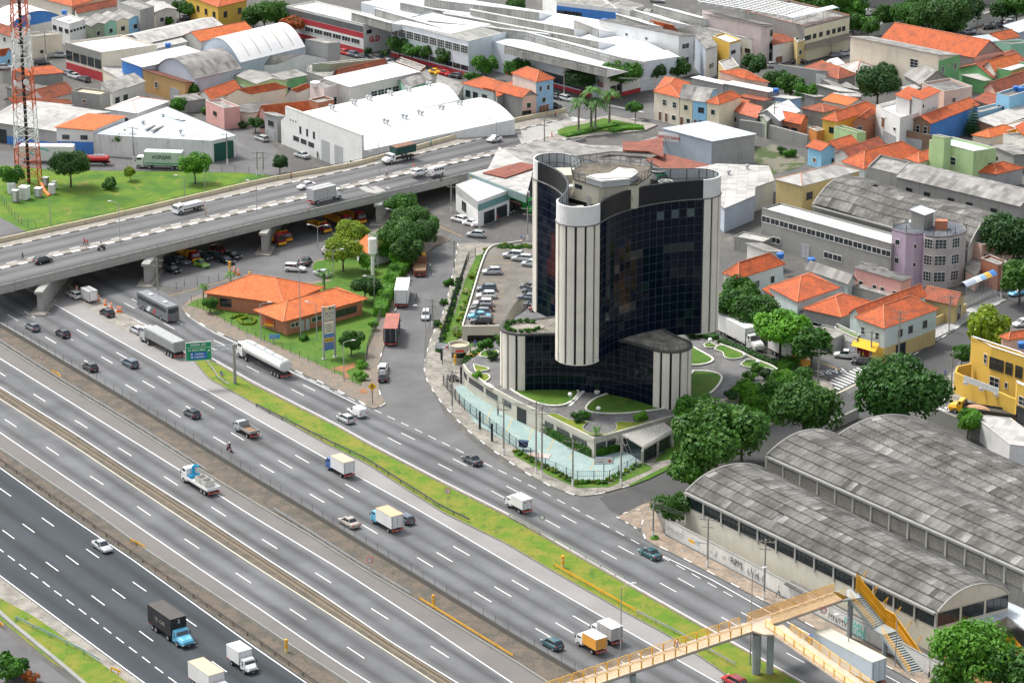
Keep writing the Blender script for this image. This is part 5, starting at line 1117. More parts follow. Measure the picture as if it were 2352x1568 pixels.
H('cream upper storey house with dark flat roof in the yard',tE,'1640,835 1440,760 1890,790',6.6,'salmon','flat',SD,[('R',[.35],4.,1.2,1.2,'b'),('R',[.7,.85],.6,1.4,1.6,'o')])
H('low green house with orange roofs at the right',tE,'2070,690 1775,600 2400,560',4.2,'green','gable',TD,rs=2.)
H('flat green and brown block with pale roof at the right edge',tE,'2235,650 2068,620 2420,590',5.6,'green','flat',SB,**BG,wallR='ochre')
H('orange tiled house behind the flat green block',tE,'2090,625 1990,590 2330,560',5.8,'ow','gable',TO,rs=1.8)
H('long orange tiled roof house descending at the right edge',tE,'2100,810 2000,780 2480,680',4.4,'salmon','gable',TD,rs=1.6)
H('sky blue house with two blue tanks and a flat dark roof',tE,'2220,880 2105,850 2480,800',6.4,'sky','flat',SD,[('L',[.6],2.2,1.8,2.,'d')])
for x,y in((2280,810),(2325,820)):tank(['left blue round water tank on the sky blue house','right blue round water tank on the sky blue house'][x>2300],tE(x,y),6.6)
H('long sky blue garden wall building running behind the conifer',tE,'1800,1060 1785,1020 2480,890',3.6,'sky',*FG,[('R',[.06],1,1.2,1.6,'o')],cat='annex')
H('white villa with roof terrace and tall white tower block under orange roofs',tE,'1245,1085 1030,975 1560,1000',6.4,'white',*FW,[('L',[.68],3.,1.5,2.4,'b'),('L',[.2],3.6,1.2,.9),('L',[.4],.1,6.,2.4,'s')],par_h=.9)
H('white stair tower with orange roof on the white villa terrace',tE,'1440,885 1350,870 1595,812',10.6,'white','shed',TR,[('R',[.1],8.4,.5,.7,'o')],rs=.6,cat='tower')
H('orange covered terrace roof left of the white stair tower',tE,'1330,890 1210,865 1440,820',10.2,'white','shed',TR,rs=.5,cat='terrace roof',name='terrace')
H('yellow house with long orange hip roof facing the upper street',tE,'690,1085 555,1060 1045,965',5.4,'yellow','hip',TR,[('L',[.4],2.4,1.3,1.4,'d')],rs=1.6)
H('orange roofed house with brick arch front beside the yellow house',tE,'935,1060 820,1090 1035,990',5.6,'brick','gable',TR,[('L',[.5],2.4,2.2,1.8,'w')],rs=.9)
H('pale green garage building with a planted roof terrace',tE,'860,1205 655,1145 940,1200',4.2,'lgreen','flat',GRASG,[('L',[.7],.1,2.2,2.,'s')])
H('house with red ridged orange roof and small windows left of the conifer sapling',tE,'355,1100 175,1065 420,1050',3.8,'brick','gable',TR,[('L',[.7,.3],.4,1.6,2.,'d')],rs=1.2,rdg='L')
H('grey house with white metal roof edged in red at the upper street',tE,'165,1070 -40,1020 345,985',4.2,'grey','gable',SW,[('L',[.4],1.2,1,1)],rs=1.8,rdg='R')
H('low house with dark and orange patched roof in the block centre',tE,'560,1000 375,965 705,965',3.6,'conc','hip',TD,rs=1.)
H('long low orange roof behind the patched roof house',tE,'780,935 560,890 945,905',3.6,'ow','gable',TO,rs=1.)
H('brown fronted house with blue side wall and long orange roof',tE,'1515,1095 1350,1065 1940,930',6.,'brown','gable',TR,[('L',[.25,.65],3.2,1.1,1.7)],rs=1.2,rdg='R',wallR='blue')
H('brown terrace garage below the brown and blue house',tE,'1440,1210 1255,1175 1530,1225',3.4,'brown','flat',pln('terracotta_floor',(.45,.25,.15)),[('L',[.4],.1,4.5,2.2,'s')],cat='garage')
H('white low roof shed with grey corrugated roof right of the conifer',tE,'2110,1130 1940,1090 2480,1000',3.4,'brown','shed',SL,rs=.6,cat='shed')
H('cream house with plain orange hip roof by the light green building',tE,'2055,1225 1895,1205 2290,1160',4.2,'cream','hip',TO,rs=1.3)
H('white garage house with flat terrace at the right edge',tE,'2350,1290 2165,1215 2600,1270',4.4,'ow',*FG,[('L',[.5],.2,3,2,'o')])
H('pale blue gabled house with blue door behind the light green building',tE,'545,1335 425,1300 665,1320',4.4,'sky','gable',TR,[('L',[.5],1.,.9,1.1,'b'),('R',[.85],1.2,.6,.8,'o')],rs=1.1,rdg='L')
H('white walled extension with orange roof joined to the pale blue house',tE,'680,1320 560,1285 860,1265',4.6,'ow','gable',TR,rs=1.1)
H('large spreading orange hip roof house in front of the light green building',tE,'930,1505 735,1440 1440,1370',3.6,'gwhite','hip',TR,rs=2.6)
H('weathered orange roof house left of the large spreading roof',tE,'800,1400 670,1365 1110,1290',4.2,'ow','gable',TD,rs=1.3)
H('smaller orange roof wing between the spreading roof and the light green building',tE,'1420,1450 1300,1410 1590,1390',4.,'ow','hip',TR,rs=1.3)
H('light green two storey building with pale roof and dark window hoods',tE,'1900,1375 1505,1275 2105,1345',7.8,'lgreen','flat',SB,[('L',[.44],4.2,1.5,1.8),('R',[.45],1.6,1.1,1.,'o'),('R',[.75],4.2,1.1,1.,'o')],**BG,par_h=.6)
H('light green roof room with rounded tanks on the light green building',tE,'1640,1250 1530,1225 1700,1245',10,'lgreen',*FG,cat='roof room')
for i,(x,y,z)in en(((1755,1335,6.4),(2045,1310,6.4),(2090,1410,3.4),(1975,1445,3.))):
 q=P(tE(x,y),z);b=MB();b.lathe([(.7,-.5),(.75,0),(.55,.35),(0,.4)],10,q);tag(b.bd('window_hood',GRNP if 0 else pln('dark_hood',(.02,.05,.04),.5)),['dark green hood on the front wall of the light green building','dark hood at the upper right corner of the light green building','dark hood on the low right side wall','dark hood over the lower wall near the orange roof'][i],'window hood')
H('house with orange roof at the lower right of the light green building',tE,'2110,1550 1905,1530 2340,1500',3.6,'grey','hip',TR,rs=1.6)
H('striped awning shed with brown and white sheets at the right edge',tE,'2260,1410 2080,1330 2480,1360',3.4,'conc','shed',SG,rs=.8,cat='shed')
for s_,lb in(('480,880 300,830 560,860','grey patched low roof with yellow corner house behind the three trees'),('700,830 500,770 880,830','long pale sheet roof low houses above the orange roofs'),('880,880 640,870 900,840','low shed with triangular sheet roof beside the dark tree')):
 H(lb,tE,s_,3.4,'conc','shed',SL,rs=.5)
H('white and pink low building with tank at the left of the tree group',tE,'270,900 85,880 360,870',4.,'lblue','shed',SL,rs=.5)
H('pale peach house with orange hip roof above the white flat roofs',tC,'2130,700 1915,640 2340,735',6.,'salmon','hip',TR,[('R',[.3,.8],3,1,1.2,'d')],rs=1.7)
H('white flat roofed long shed running down from the street in the upper centre',tC,'1945,760 1665,700 2010,740',5.2,'grey','shed',SW,rs=.2,cat='shed')
H('long grey walled shed with white roof below the peach house',tC,'2340,830 1950,755 2420,800',5.4,'conc','shed',SW,rs=.3,cat='shed')
H('blue tower house with orange hip roof and light blue upper storeys',tC,'272,728 62,655 425,700',9.,'ow','hip',TR,[('R',[.25,.7],6.4,.9,1.3),('R',[.45],3.6,1.2,1.3),('R',[.45],.1,3,3,'b')],rs=1.7,wallR='lblue')
H('peeling house with orange roof in front of the blue tower house',tC,'150,862 -190,770 275,845',6.,'conc','gable',TR,[('R',[.45],3.,1.2,1.3),('R',[.3],.1,2.4,2.4,'o')],rs=1.3,rdg='L',wallR='salmon')
H('red roofed house with shed porch behind the big white warehouse',tB,'2150,815 1880,745 2330,770',5.4,'gwhite','hip',TR,[('L',[.3,.6,.85],2.4,1.6,1.6,'d')],rs=1.6)
for(a_,b_,far_,wl_,rm_,lb,wn_)in(((1550,870),(1328,815),(1640,745),'cream',TR,'cream corner house with orange roof standing at the crossroads',[('L',[.18,.58],4.,1.3,1.4),('L',[.2],1.,1.3,1.3),('L',[.5,.75],.1,1.,2.2,'b')]),((1670,892),(1553,870),(1745,775),'lyellow',SD,'narrow pale yellow row house with dark grey roof',[('L',[.5],4.,1.2,1.3),('L',[.8],.1,1.,2.2,'b'),('L',[.3],1.,1.1,1.2)]),((1795,910),(1673,893),(1885,795),'sky',SG,'narrow bright blue row house with grey roof and iron gates',[('L',[.4],4.,1.5,1.3,'d'),('L',[.8],.1,.9,2.2,'b'),('L',[.35],1.,1.3,1.2,'d')]),((1908,932),(1798,911),(2100,865),'lyellow',TR,'pale yellow row house end with an orange hip roof',[('L',[.5],4.,1.2,1.3),('L',[.8],.1,1.,2.2,'b'),('L',[.35],1.,1.2,1.2)])):
 house(lb,tC(*a_),tC(*b_),tC(*far_),6.8,wl_,'hip' if rm_ is TR else 'gable',rm_,wn_,rs=1.5,rdg=None if rm_ is TR else 'L')
H('grey house with arched gateway and an orange roof in the crossing row',tC,'2085,990 1935,955 2250,930',4.2,'grey','gable',TR,[('L',[.25],1.4,1.,1.1,'d'),('L',[.75],.1,2.,2.6,'d')],rs=1.6,rdg='L')
H('low grey house with pinkish red tiled roof and arched white window',tC,'2240,1045 2087,1005 2320,975',4.,'grey','gable',TS,[('L',[.3],.6,1.8,2.2,'grid'),('L',[.8],1.2,.9,1.1)],rs=1.5,rdg='L')
H('grey metal building with pale roof and a white sign with red letters',tC,'1840,1278 1410,1165 2225,1195',6.8,'bgrey','shed',SB,rs=.5,**WH,rdg='L',wallR='grey')
tk_=thg('wall_sign','white wall sign with red capitals on the grey metal building','sign',P(tC(1460,1230),5));a_,c_=P(tC(1405,1180),7.2),P(tC(1510,1225),6.4);d_=(c_-a_);d_.z=0;d_.normalize();m_=(P(tC(1408,1200),6)+P(tC(1512,1238),6))/2
brd(tk_,m_+Vc((d_.y,-d_.x,0))*.3,d_,5.,1.9,WHT,4.9,.1);text('ABERTO DAHA',tk_,fcg(m_+Vc((d_.y,-d_.x,0))*.4+Z(5.85-m_.z),d_),.85,REDP,.01,bold=.015)
def slr(lab,t,s,z,m,wl='conc',th=.25,cat='shed',walls=True):
 w=[P(p,z)for p in pts(t,s)];q=w[0];o=thg(cat,lab,cat,(q.x,q.y,0));b=MB()
 b.pm([(v.x,v.y)for v in w],z-th,z);b.bd('roof',m,o)
 if walls:c_=sum(w,Vc())/len(w);b=MB();b.pm([((v.x-c_.x)*.97+c_.x,(v.y-c_.y)*.97+c_.y)for v in w],0,z-th-.01);b.bd('wall',WC[wl],o)
 return o,w
gs,gw=slr('broad grey shed roof of the truck wash curving behind the tower',tC,'-160,1510 -20,1330 480,1235 740,1295 1010,1300 1180,1265 1400,1200 1420,1260 1400,1330 1300,1370 960,1350 640,1390 250,1500',5.6,SG,walls=False)
ws=thg('truck_wash','open truck wash hall with a grey green fascia and red lettered sign','workshop',P(tG(1925,60)))
zc=6.;w=[P(p,zc)for p in(tG(1920,45),tG(2440,245),tC(250,1500),tC(-60,1310),tG(2100,0))]
b=MB();b.pm([(v.x,v.y)for v in w],zc-.2,zc);b.bd('roof',SL,ws)
b=MB();b.sweep([Vc((v.x,v.y,0))for v in w[:2]],[(-.1,zc-1.5),(-.1,zc+.15),(.15,zc+.15),(.15,zc-1.5)]);b.bd('fascia',pln('greygreen_fascia',(.2,.27,.26),.5),ws)
b=MB();b.sweep([Vc((v.x,v.y,0))for v in w[:2]],[(-.13,zc-1.5),(-.13,zc-1.4),(.2,zc-1.4),(.2,zc-1.5)]);b.bd('green_trim',GRNP,ws)
d_=(w[1]-w[0]).normalized();n_=Vc((d_.y,-d_.x,0));q=P(tH(165,445),zc-.7);brd(ws,q+n_*.25,d_,4.4,1.5,WHT,zc-1.45,.1,'sign_panel');text('LAVA BEM',ws,fcg(q+n_*.36+Z(.45),d_),.62,REDP);text('CAMINHÕES',ws,fcg(q+n_*.36+Z(-.2),d_),.6,REDP)
q=P(tG(1955,90),zc-.6);b=MB();b.tube(q+n_*.2,q+n_*.3,.35,n=10);b.bd('leaf_emblem',pln('emblem_gold',(.5,.42,.05)),ws)
slr('rusty red corrugated roof patch on the truck wash',None,'1108,396 1160,408 1226,386 1226,378 1196,372',6.35,SR,walls=False,th=.2)
slr('rusted roof with peeling paint behind the tower crown',tC,'1045,1340 1045,1260 1180,1265 1400,1225 1410,1400 1280,1350',6.2,SR,walls=False,th=.3)
H('white workshop office with dark window, red banner and grey fascia',tG,'2010,300 1812,150 2290,195',5.4,'white','flat',SB,[('L',[.62],1.2,2.4,2.,'o'),('R',[.35,.75],.1,3.6,2.6,'o')],cat='workshop',band=[('L',3.7,5.4,pln('grey_fascia',(.42,.42,.41))),('R',3.4,4.8,pln('teal_fascia',(.15,.3,.3)))],par_h=.1)
q=P(tG(1983,250),4.6);sg_=thg('wall_sign','small white wall sign with red print on the workshop office','sign',q);brd(sg_,q+Vc((.15,-.3,0)),(1,-.45,0),1.3,1.1,WHT,4.,.05);text('LANCHES',sg_,fcg(q+Vc((.13,-.36,0)),(1,-.45,0)),.26,REDP)
slr('brownish low sheet roofs between the tower and the grey metal building',tC,'1250,1420 1420,1370 1820,1470 1700,1530 1390,1500',5.,SR)
slr('dark open hall roof edge behind the penthouse',tC,'640,1450 940,1380 1250,1400 1400,1480 1290,1560 1100,1500 700,1480',4.6,SD,'conc')
slr('large pale grey shed with cream roof stripes right of the tower crown',tH,'1950,590 1600,250 1890,190 2351,210 2400,340 2230,400 2225,475',5.4,SL,'bgrey',**WH)
ssx=thg('roof_ventilator','pair of round steel roof ventilators on the pale shed','ventilator',P(tH(1990,290),5.4))
for p_ in((1990,290),(2155,240)):vent(ssx,P(tH(*p_),5.4))
wlr('retaining_wall','long stained retaining wall above the grassy ravine',tuple(pts(tE,'-190,1190 0,1215 420,1330')),[(-.3,0),(-.3,3.2),(.3,3.2),(.3,0)],CONCD,'wall')
wlr('retaining_wall','white stepped wall beside the grey metal building',tuple(pts(tC,'1975,1470 2220,1300')),[(-.3,0),(-.3,2.8),(.3,2.8),(.3,0)],WC['ow'],'wall')
psh('ravine_grass',pts(tE,'-60,1330 120,1290 380,1400 420,1440 330,1500 100,1560 -40,1520'),.05,mtl('ravine',(.16,.15,.11),(.05,.08,.02),(.2,.19,.16),.15,3,lo=.47,hi=.53))
H('yellow stained building with pale sheet hip roof behind the lilac building',tI,'378,152 140,92 880,20',7.8,'ochre','hip',SL,[('R',[.12],4.4,1.8,1.6,'d')],rs=1.4,**BG,wallR='ochre')
H('long weathered concrete warehouse with grid roof at the right',tI,'2310,330 1225,70 2500,210',6.,'conc','gable',SG,[('L',[.2,.4,.55,.75,.9],3.,1.6,1.1,'o')],rs=1.2,rdg='L',**WH)
H('grey low building with flat roof left of the weathered warehouse',tI,'1220,70 955,5 1330,-40',5.4,'conc',*FG,**BG)
H('long two storey stained concrete works with white roof and many windows',tI,'1168,690 12,370 1330,640',7.4,'conc','flat',SW,[('L',14,5.,2.3,1.3,'w'),('L',[.05,.18,.4,.47,.88],1.2,2.3,1.3,'w'),('L',[.13,.65],.1,2.2,2.6,'s')],**BG,par_h=.4,name='works_building')
H('grey concrete block with sloping lid on the lilac building',tI,'1460,412 1345,385 1545,380',13.5,'conc','shed',SB,cat='roof room',rs=.5)
H('pale green low house wall with corrugated roof among the hip roofs',tI,'780,1010 415,885 845,985',4.4,'gwhite','gable',SG,[('L',[.85,.5,.15],1.8,1.1,1.3,'s')],rs=1.2,rdg='L')
H('pink terrace house with long grey sheet roof',tI,'1250,1040 838,920 1345,970',5.2,'pink','shed',SD,[('L',[.85,.55,.38,.12],2.6,1.1,1.2),('L',[.05],.2,.9,2.2,'o')],rs=.9,rdg='L')
H('white walled house with large orange hip roof right of the tower',tH,'2092,1210 1950,1165 2480,1090',6.,'ow','hip',TR,[('L',[.5],2.8,1.5,2.,'b'),('R',[.4,.75],3.,1.,1.3,'o')],rs=2.2,wallR='gwhite')
H('low house with weathered grey roof corner behind the large hip roof',tI,'60,760 -120,690 190,740',3.8,'ow','shed',SG,rs=.6)
H('grey house with wide orange hip roof above the small conifer',tI,'330,1185 80,1050 690,1060',5.2,'gwhite','hip',TR,[('L',[.8],.8,2.2,1.8),('R',[.3],1,1,1)],rs=2.2)
H('lower orange side roof of the grey house by the small conifer',tI,'110,1130 28,1100 185,1100',3.8,'ow','shed',TR,[('L',[.5],.8,1.4,1.6)],rs=.6,cat='annex')
H('house with broad orange hip roof behind the walled front yard',tI,'720,1320 388,1245 1010,1200',4.6,'grey','hip',TR,[('L',[.25,.6],.8,2.6,1.6,'w')],rs=2.)
H('long orange roof wing behind the green corner house',tI,'900,1330 800,1280 1470,1120',5.6,'gwhite','gable',TR,rs=1.4,rdg='R')
gc,gq_=H('two storey pale green corner house with orange hip roof over a yellow bar',tI,'1110,1420 855,1322 1570,1255',6.8,'gwhite','hip',TR,[('L',[.25,.75],4.,1.,1.4),('R',[.3,.5,.78],4.,[1.2,1.6][0],1.4,'d'),('R',[.32],.1,2.8,2.6,'o')],rs=2.4,band=[('L',0,2.9,'yellow'),('R',0,2.9,'ochre')])
H('yellow corner bar with an open red interior under the pale green house',tM,'1065,60 842,20 1225,25',3.,'yellow',*FG,[('L',[.65],.05,2.8,2.4,'r'),('R',[.45],.05,3.6,2.6,'r')],cat='bar',name='corner_bar',par_h=.1)
b=MB();a_,c_=P(tI(845,1500),3.6),P(tI(1060,1560),3.6);dn_=Vc((-.9,-1.6,-1.1));b.qd(a_,a_+dn_,c_+dn_,c_);tag(b.bd('awning',pln('yellow_awning',(.75,.42,.02),.8)),'sloping yellow awning over the corner bar','awning')
H('white front garage with green glass panels beside the corner bar',tI,'860,1540 660,1445 880,1500',3.2,'ow','flat',GRASG,[('L',[.25,.75],.2,2.6,2.4,'s')],cat='garage')
H('small house with weathered orange roof and twin water tanks by the wire cage',tI,'1735,1210 1455,1150 1815,1125',4.,'ochre','gable',TD,[('R',[.5],.1,2.,2.6,'o')],rs=1.3,rdg='L')
zl=10.6;lp=[P(p,zl)for p in pts(tI,'1172,535 1300,572 1380,580 1452,572 1470,588 1560,602 1680,600 1780,580 1838,555 1790,480 1500,430 1200,500')]
li=thg('lilac_building','lilac and concrete three storey building with a rounded glazed front and roof room','building',(lp[3].x,lp[3].y,0));n_l=len(lp)
b=MB();q_=[(v.x,v.y)for v in lp]
for i in range(n_l):
 p0,p1=q_[i],q_[(i+1)%n_l];lil=i<4;b.qd((*p1,0),(*p0,0),(*p0,zl+.02),(*p1,zl+.02),mi=0 if lil else 1)
b.bd('wall',[wall('lilac_tiles',(.47,.38,.47),.3),wall('lilac_concrete',(.46,.42,.4),.75)],li)
b=MB();b.pm(q_,zl-.4,zl-.2);b.bd('roof',mtl('blue_black_roof',(.06,.07,.09),(.13,.14,.15),None,.5,2),li)
cc_=sum(lp,Vc())/n_l
def lwin(p0,p1,z,h,st='grid'):
 d=p1-p0;w=d.length;m=(p0+p1)/2;nn=Vc((d.y,-d.x,0)).normalized()
 if((m+nn)-cc_).length<((m-cc_)).length:nn=-nn
 adw(li,p0,p1,.5,z,w,h,st,nn)
for z in(1.3,4.6,7.9):
 for(x0,y0),(x1,y1)in(((1468,588),(1540,602)),((1560,602),(1665,600)),((1690,597),(1780,580))):lwin(P(tI(x0,y0),zl),P(tI(x1,y1),zl),z,2.)
for z in(3.9,7.6):lwin(P(tI(1205,545),zl),P(tI(1250,557),zl),z,1.2,'w');lwin(P(tI(1370,580),zl),P(tI(1400,580),zl),z,.9,'w')
b=MB()
for p_ in((1188,520),(1300,570),(1458,575),(1545,600),(1665,600),(1738,590),(1838,560)):q=P(tI(*p_),zl);b.tube(q,q+Z(1.5),.07,n=5)
b.bd('roof_post',DGREY,li)
b=MB();q=P(tI(1610,530),zl);b.obx(q,(1,-.1),.8,1.2,zl-.2,zl+1.6);b.bd('brick_stack',WC['brick'],li)
tank('grey round water tank on the roof of the lilac building',tI(1380,510),zl-.2,STEEL,1.3)
tank('blue water tank on a small white hut beside the concrete works',tI(452,845),3.4);tank('dark blue water tank behind the large orange hip roof',tI(176,800),3.4)
H('peach coloured house with brick annex right of the lilac building',tI,'1975,700 1850,650 2480,620',6.,'salmon',*FG,[('R',[.06],3.2,.6,1.2,'o'),('R',[.5,.75],.1,3.4,2.6,'o')],cat='house')
H('unplastered brick annex with a lid roof by the pole',tI,'2120,880 1965,820 2200,850',4.8,'brick','flat',SG,cat='annex')
slr('peach and ochre yard wall building with arched opening',tI,'1830,900 1815,720 1960,760 1965,900 1920,960',3.2,FLATG,'salmon')
wc_=thg('wire_cage','tall wire mesh cage with curved coloured awning strips on top','enclosure',P(tI(1830,1240)));c0,c1,c2=P(tI(1830,1245)),P(tI(2105,1130)),P(tI(2000,1000));b=MB()
for f in[i/8 for i in range(9)]:q=c0.lerp(c1,f);b.tube(q,q+Z(4.2),.05,n=4)
for z in[i*.42 for i in range(11)]:b.tube(c0+Z(z),c1+Z(z),.02,n=4)
for f in[i/40 for i in range(41)]:q=c0.lerp(c1,f);b.tube(q,q+Z(4.2),.012,n=3)
b.bd('mesh_wall',STEEL,wc_)
for i,m_ in en((WC['bgrey'],WC['bgrey'],WC['white'],WC['lblue'],WC['yellow'],WC['blue'])):
 f0,f1=i/6,(i+1)/6;b=MB();pr=None
 for k in range(6):
  t_=k/5;dz=4.2+.6*sin(pi*t_);off=Vc((-1.2,2.,0))*t_;a_,c_=c0.lerp(c1,f0)+off+Z(dz),c0.lerp(c1,f1)+off+Z(dz)
  if pr:b.qd(pr[0],pr[1],c_,a_)
  pr=(a_,c_)
 b.bd('awning_strip',m_,wc_)
wlr('garden_wall','grey garden wall with red tiled coping in front of the hip roofed houses',tuple(pts(tI,'270,1440 420,1500 650,1560')),[(-.12,0),(-.12,2.4),(.12,2.4),(.12,0)],WC['grey'],'wall')
wlr('tile_coping','red tile coping along the grey garden wall',[(x,y-27)for x,y in pts(tI,'270,1440 420,1500 650,1560')],[(-.3,.0),(0,.25),(.3,0)],WC['red'],'coping')
wlr('stone_wall','stained stone wall along the steep pavement beside the corner house',tuple(pts(tI,'1250,1560 1400,1480 1700,1340 1830,1280')),[(-.15,0),(-.15,1.7),(.15,1.7),(.15,0)],WC['ochre'],'wall')
yh,yq=H('bright yellow two storey house with white cornice and stained flat roof',tM,'2060,105 1880,10 2500,250',8.2,'yellow','flat',mtl('stained_terrace',(.35,.34,.3),(.12,.12,.11),(.5,.48,.42),.6,2),[('L',[.25],5.,1.,1.8,'w'),('R',[.1],1.5,2.2,1.8,'w'),('R',[.34],2.,.7,1.1,'w'),('R',[.05,.2,.38,.58,.8],4.6,1.6,2.2,'d')],wt=WHT,par_h=.5,cat='house')
wlr('yard_wall','high bright yellow yard wall with white balustrade and planters at the corner',tuple(pts(tM,'1870,420 1735,450 1728,500 2260,740 2420,800')),[(-.15,0),(-.15,3.9),(.15,3.9),(.15,0)],WC['yellow'],'wall')
bs=thg('balustrade','white ornamental balustrade standing on the high yellow yard wall','balustrade',P(tM(1812,380),3.9));a_,c_=P(tM(1812,392),3.9),P(tM(2125,512),3.9)
for i in range(18):
 f0,f1=(i+.06)/18,(i+.94)/18;b=MB();b.sweep([a_.lerp(c_,f0),a_.lerp(c_,f1)],[(-.05,0),(-.05,1.1),(.05,1.1),(.05,0)]);b.bd('panel',pln('balustrade_white',(.6,.62,.62),.6,.25,scale=6),bs)
for i,(x,y)in en(((1830,430),(1972,485),(2105,535))):q=P(tM(x,y-8),3.);b=MB();b.obx(q,(1,-.4),.18,.45,q.z,q.z+.5);tag(b.bd('planter_box',WHT),['left white planter box hung on the yellow wall','middle white planter box hung on the yellow wall','right white planter box hung on the yellow wall'][i],'planter','white planters on the yellow wall')
H('yellow lower house part with white canopy and dark garage gate at the right edge',tM,'2290,430 2280,410 2600,560',6.6,'yellow',*FG,[('R',[.2],3.4,2.2,1.6,'w'),('R',[.2],.1,3.,3.,'o')],wt=WHT)
tank('blue water tank on the roof of the bright yellow house',tM(2330,95),8.6)
H('orange roofed house behind the bright yellow house at the right edge',tM,'2230,20 2150,-10 2500,-20',6.6,'salmon','hip',TR,rs=1)
wlr('boundary_wall','dark stained boundary wall between the barrel sheds and the corner street',tuple(pts(tM,'1500,735 1900,905 2351,1110 2700,1260')),[(-.15,0),(-.15,2.6),(.15,2.6),(.15,0)],CONCD,'wall')
wlr('boundary_wall','low concrete wall with yellow hatches at the head of the barrel sheds',tuple(pts(tM,'590,850 870,720')),[(-.15,0),(-.15,1.8),(.15,1.8),(.15,0)],CONC,'wall')
H('orange tiled long station building with brick walls and white doors',tG,'300,1350 60,1255 975,1165',3.2,'brick','hip',TO,[('R',[.08,.13],1.4,1.,.9),('R',[.2,.27],.1,.9,2.2,'s'),('R',[.36,.42],1.3,1.4,1.),('R',[.66,.76,.86],1.,2.2,1.3,'d')],rs=1.9,over=.9,cat='station building',name='station')
H('rear wing of the station with an orange hip roof reaching the yard',tG,'260,1195 -410,1105 600,1060',3.2,'brick','hip',TO,[('L',[.75],.9,2.4,1.6,'d')],rs=2.8,over=.6,cat='station building',name='station')
H('small white hut with an orange roof among the trees on the island',tG,'1050,745 928,690 1240,690',3.2,'white','gable',TO,rs=1.5,rdg='L',over=.5,cat='hut')
q=P(tG(1072,980));wt_=thg('water_tower','slender white water tower with railed top on a white column','water tower',q);b=MB();b.tube(q,q+Z(5),.35,n=14);b.bd('column',WHT,wt_)
b=MB();b.lathe([(.35,4.6),(.85,5.2),(.85,8.1),(.8,8.2),(0,8.35)],18,q);b.bd('tank',WHT,wt_,smooth=False)
b=MB()
for i in range(10):a=i*.628;b.tube(q+Vc((cos(a)*.8,sin(a)*.8,8.2)),q+Vc((cos(a)*.8,sin(a)*.8,9.)),.03,n=4)
b.lathe([(.8,8.95),(.85,9.),(.8,9.05),(.75,9.)],14,q);b.tube(q+Vc((.95,0,2)),q+Vc((.95,0,9)),.03,n=4);b.tube(q+Vc((1.05,.3,2)),q+Vc((1.05,.3,9)),.03,n=4);b.bd('railing',STEEL,wt_)
# ==== BARREL SHEDS, WALLS, FOOTBRIDGE
def sheet_obj_mat():
 k=NB('weathered_sheet');r=k.n('ObjectInfo').outputs['Random'];i_=k.n('NewGeometry').outputs['Random Per Island'];p=k.pos()
 v=k.n('TexWhiteNoise',{'Vector':k.n('CombineXYZ',{0:r,1:i_}).outputs[0]},noise_dimensions='3D').outputs['Value']
 base=k.mix(k.ramp(v,.05,.95),(.19,.185,.17,1),(.29,.285,.265,1));base=k.mix(k.ramp(v,.95,.97),base,(.42,.41,.38,1));base=k.mix(k.ramp(v,.06,.04),base,(.11,.1,.09,1))
 gr=k.mul(k.ramp(k.noise(.2,p,5,.75),.4,.62),.82);base=k.mix(gr,base,(.075,.07,.06,1))
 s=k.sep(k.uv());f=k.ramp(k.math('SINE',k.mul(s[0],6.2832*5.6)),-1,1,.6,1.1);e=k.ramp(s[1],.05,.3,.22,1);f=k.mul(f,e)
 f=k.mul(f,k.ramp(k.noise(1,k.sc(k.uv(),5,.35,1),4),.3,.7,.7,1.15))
 k.set('Base Color',k.dim(base,f));k.set('Roughness',.9);return k.m
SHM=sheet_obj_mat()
def corr(mb,M_,w,l):

 n=6;vs=[]
 for i in range(2*n+1):
  x=-w/2+w*i/(2*n);z=.035 if i%2 else .0
  for y,dz in((0,.05),(l,.0)):vs.append(M_@Vc((x,y,z+dz)))
 mb.add(vs,[[2*i,2*i+2,2*i+3,2*i+1]for i in range(2*n)])
 return[[(i/11*1.1 if 0 else(w*i/(2*n)),0),(w*(i+1)/(2*n),0),(w*(i+1)/(2*n),l),(w*i/(2*n),l)]for i in range(2*n)]
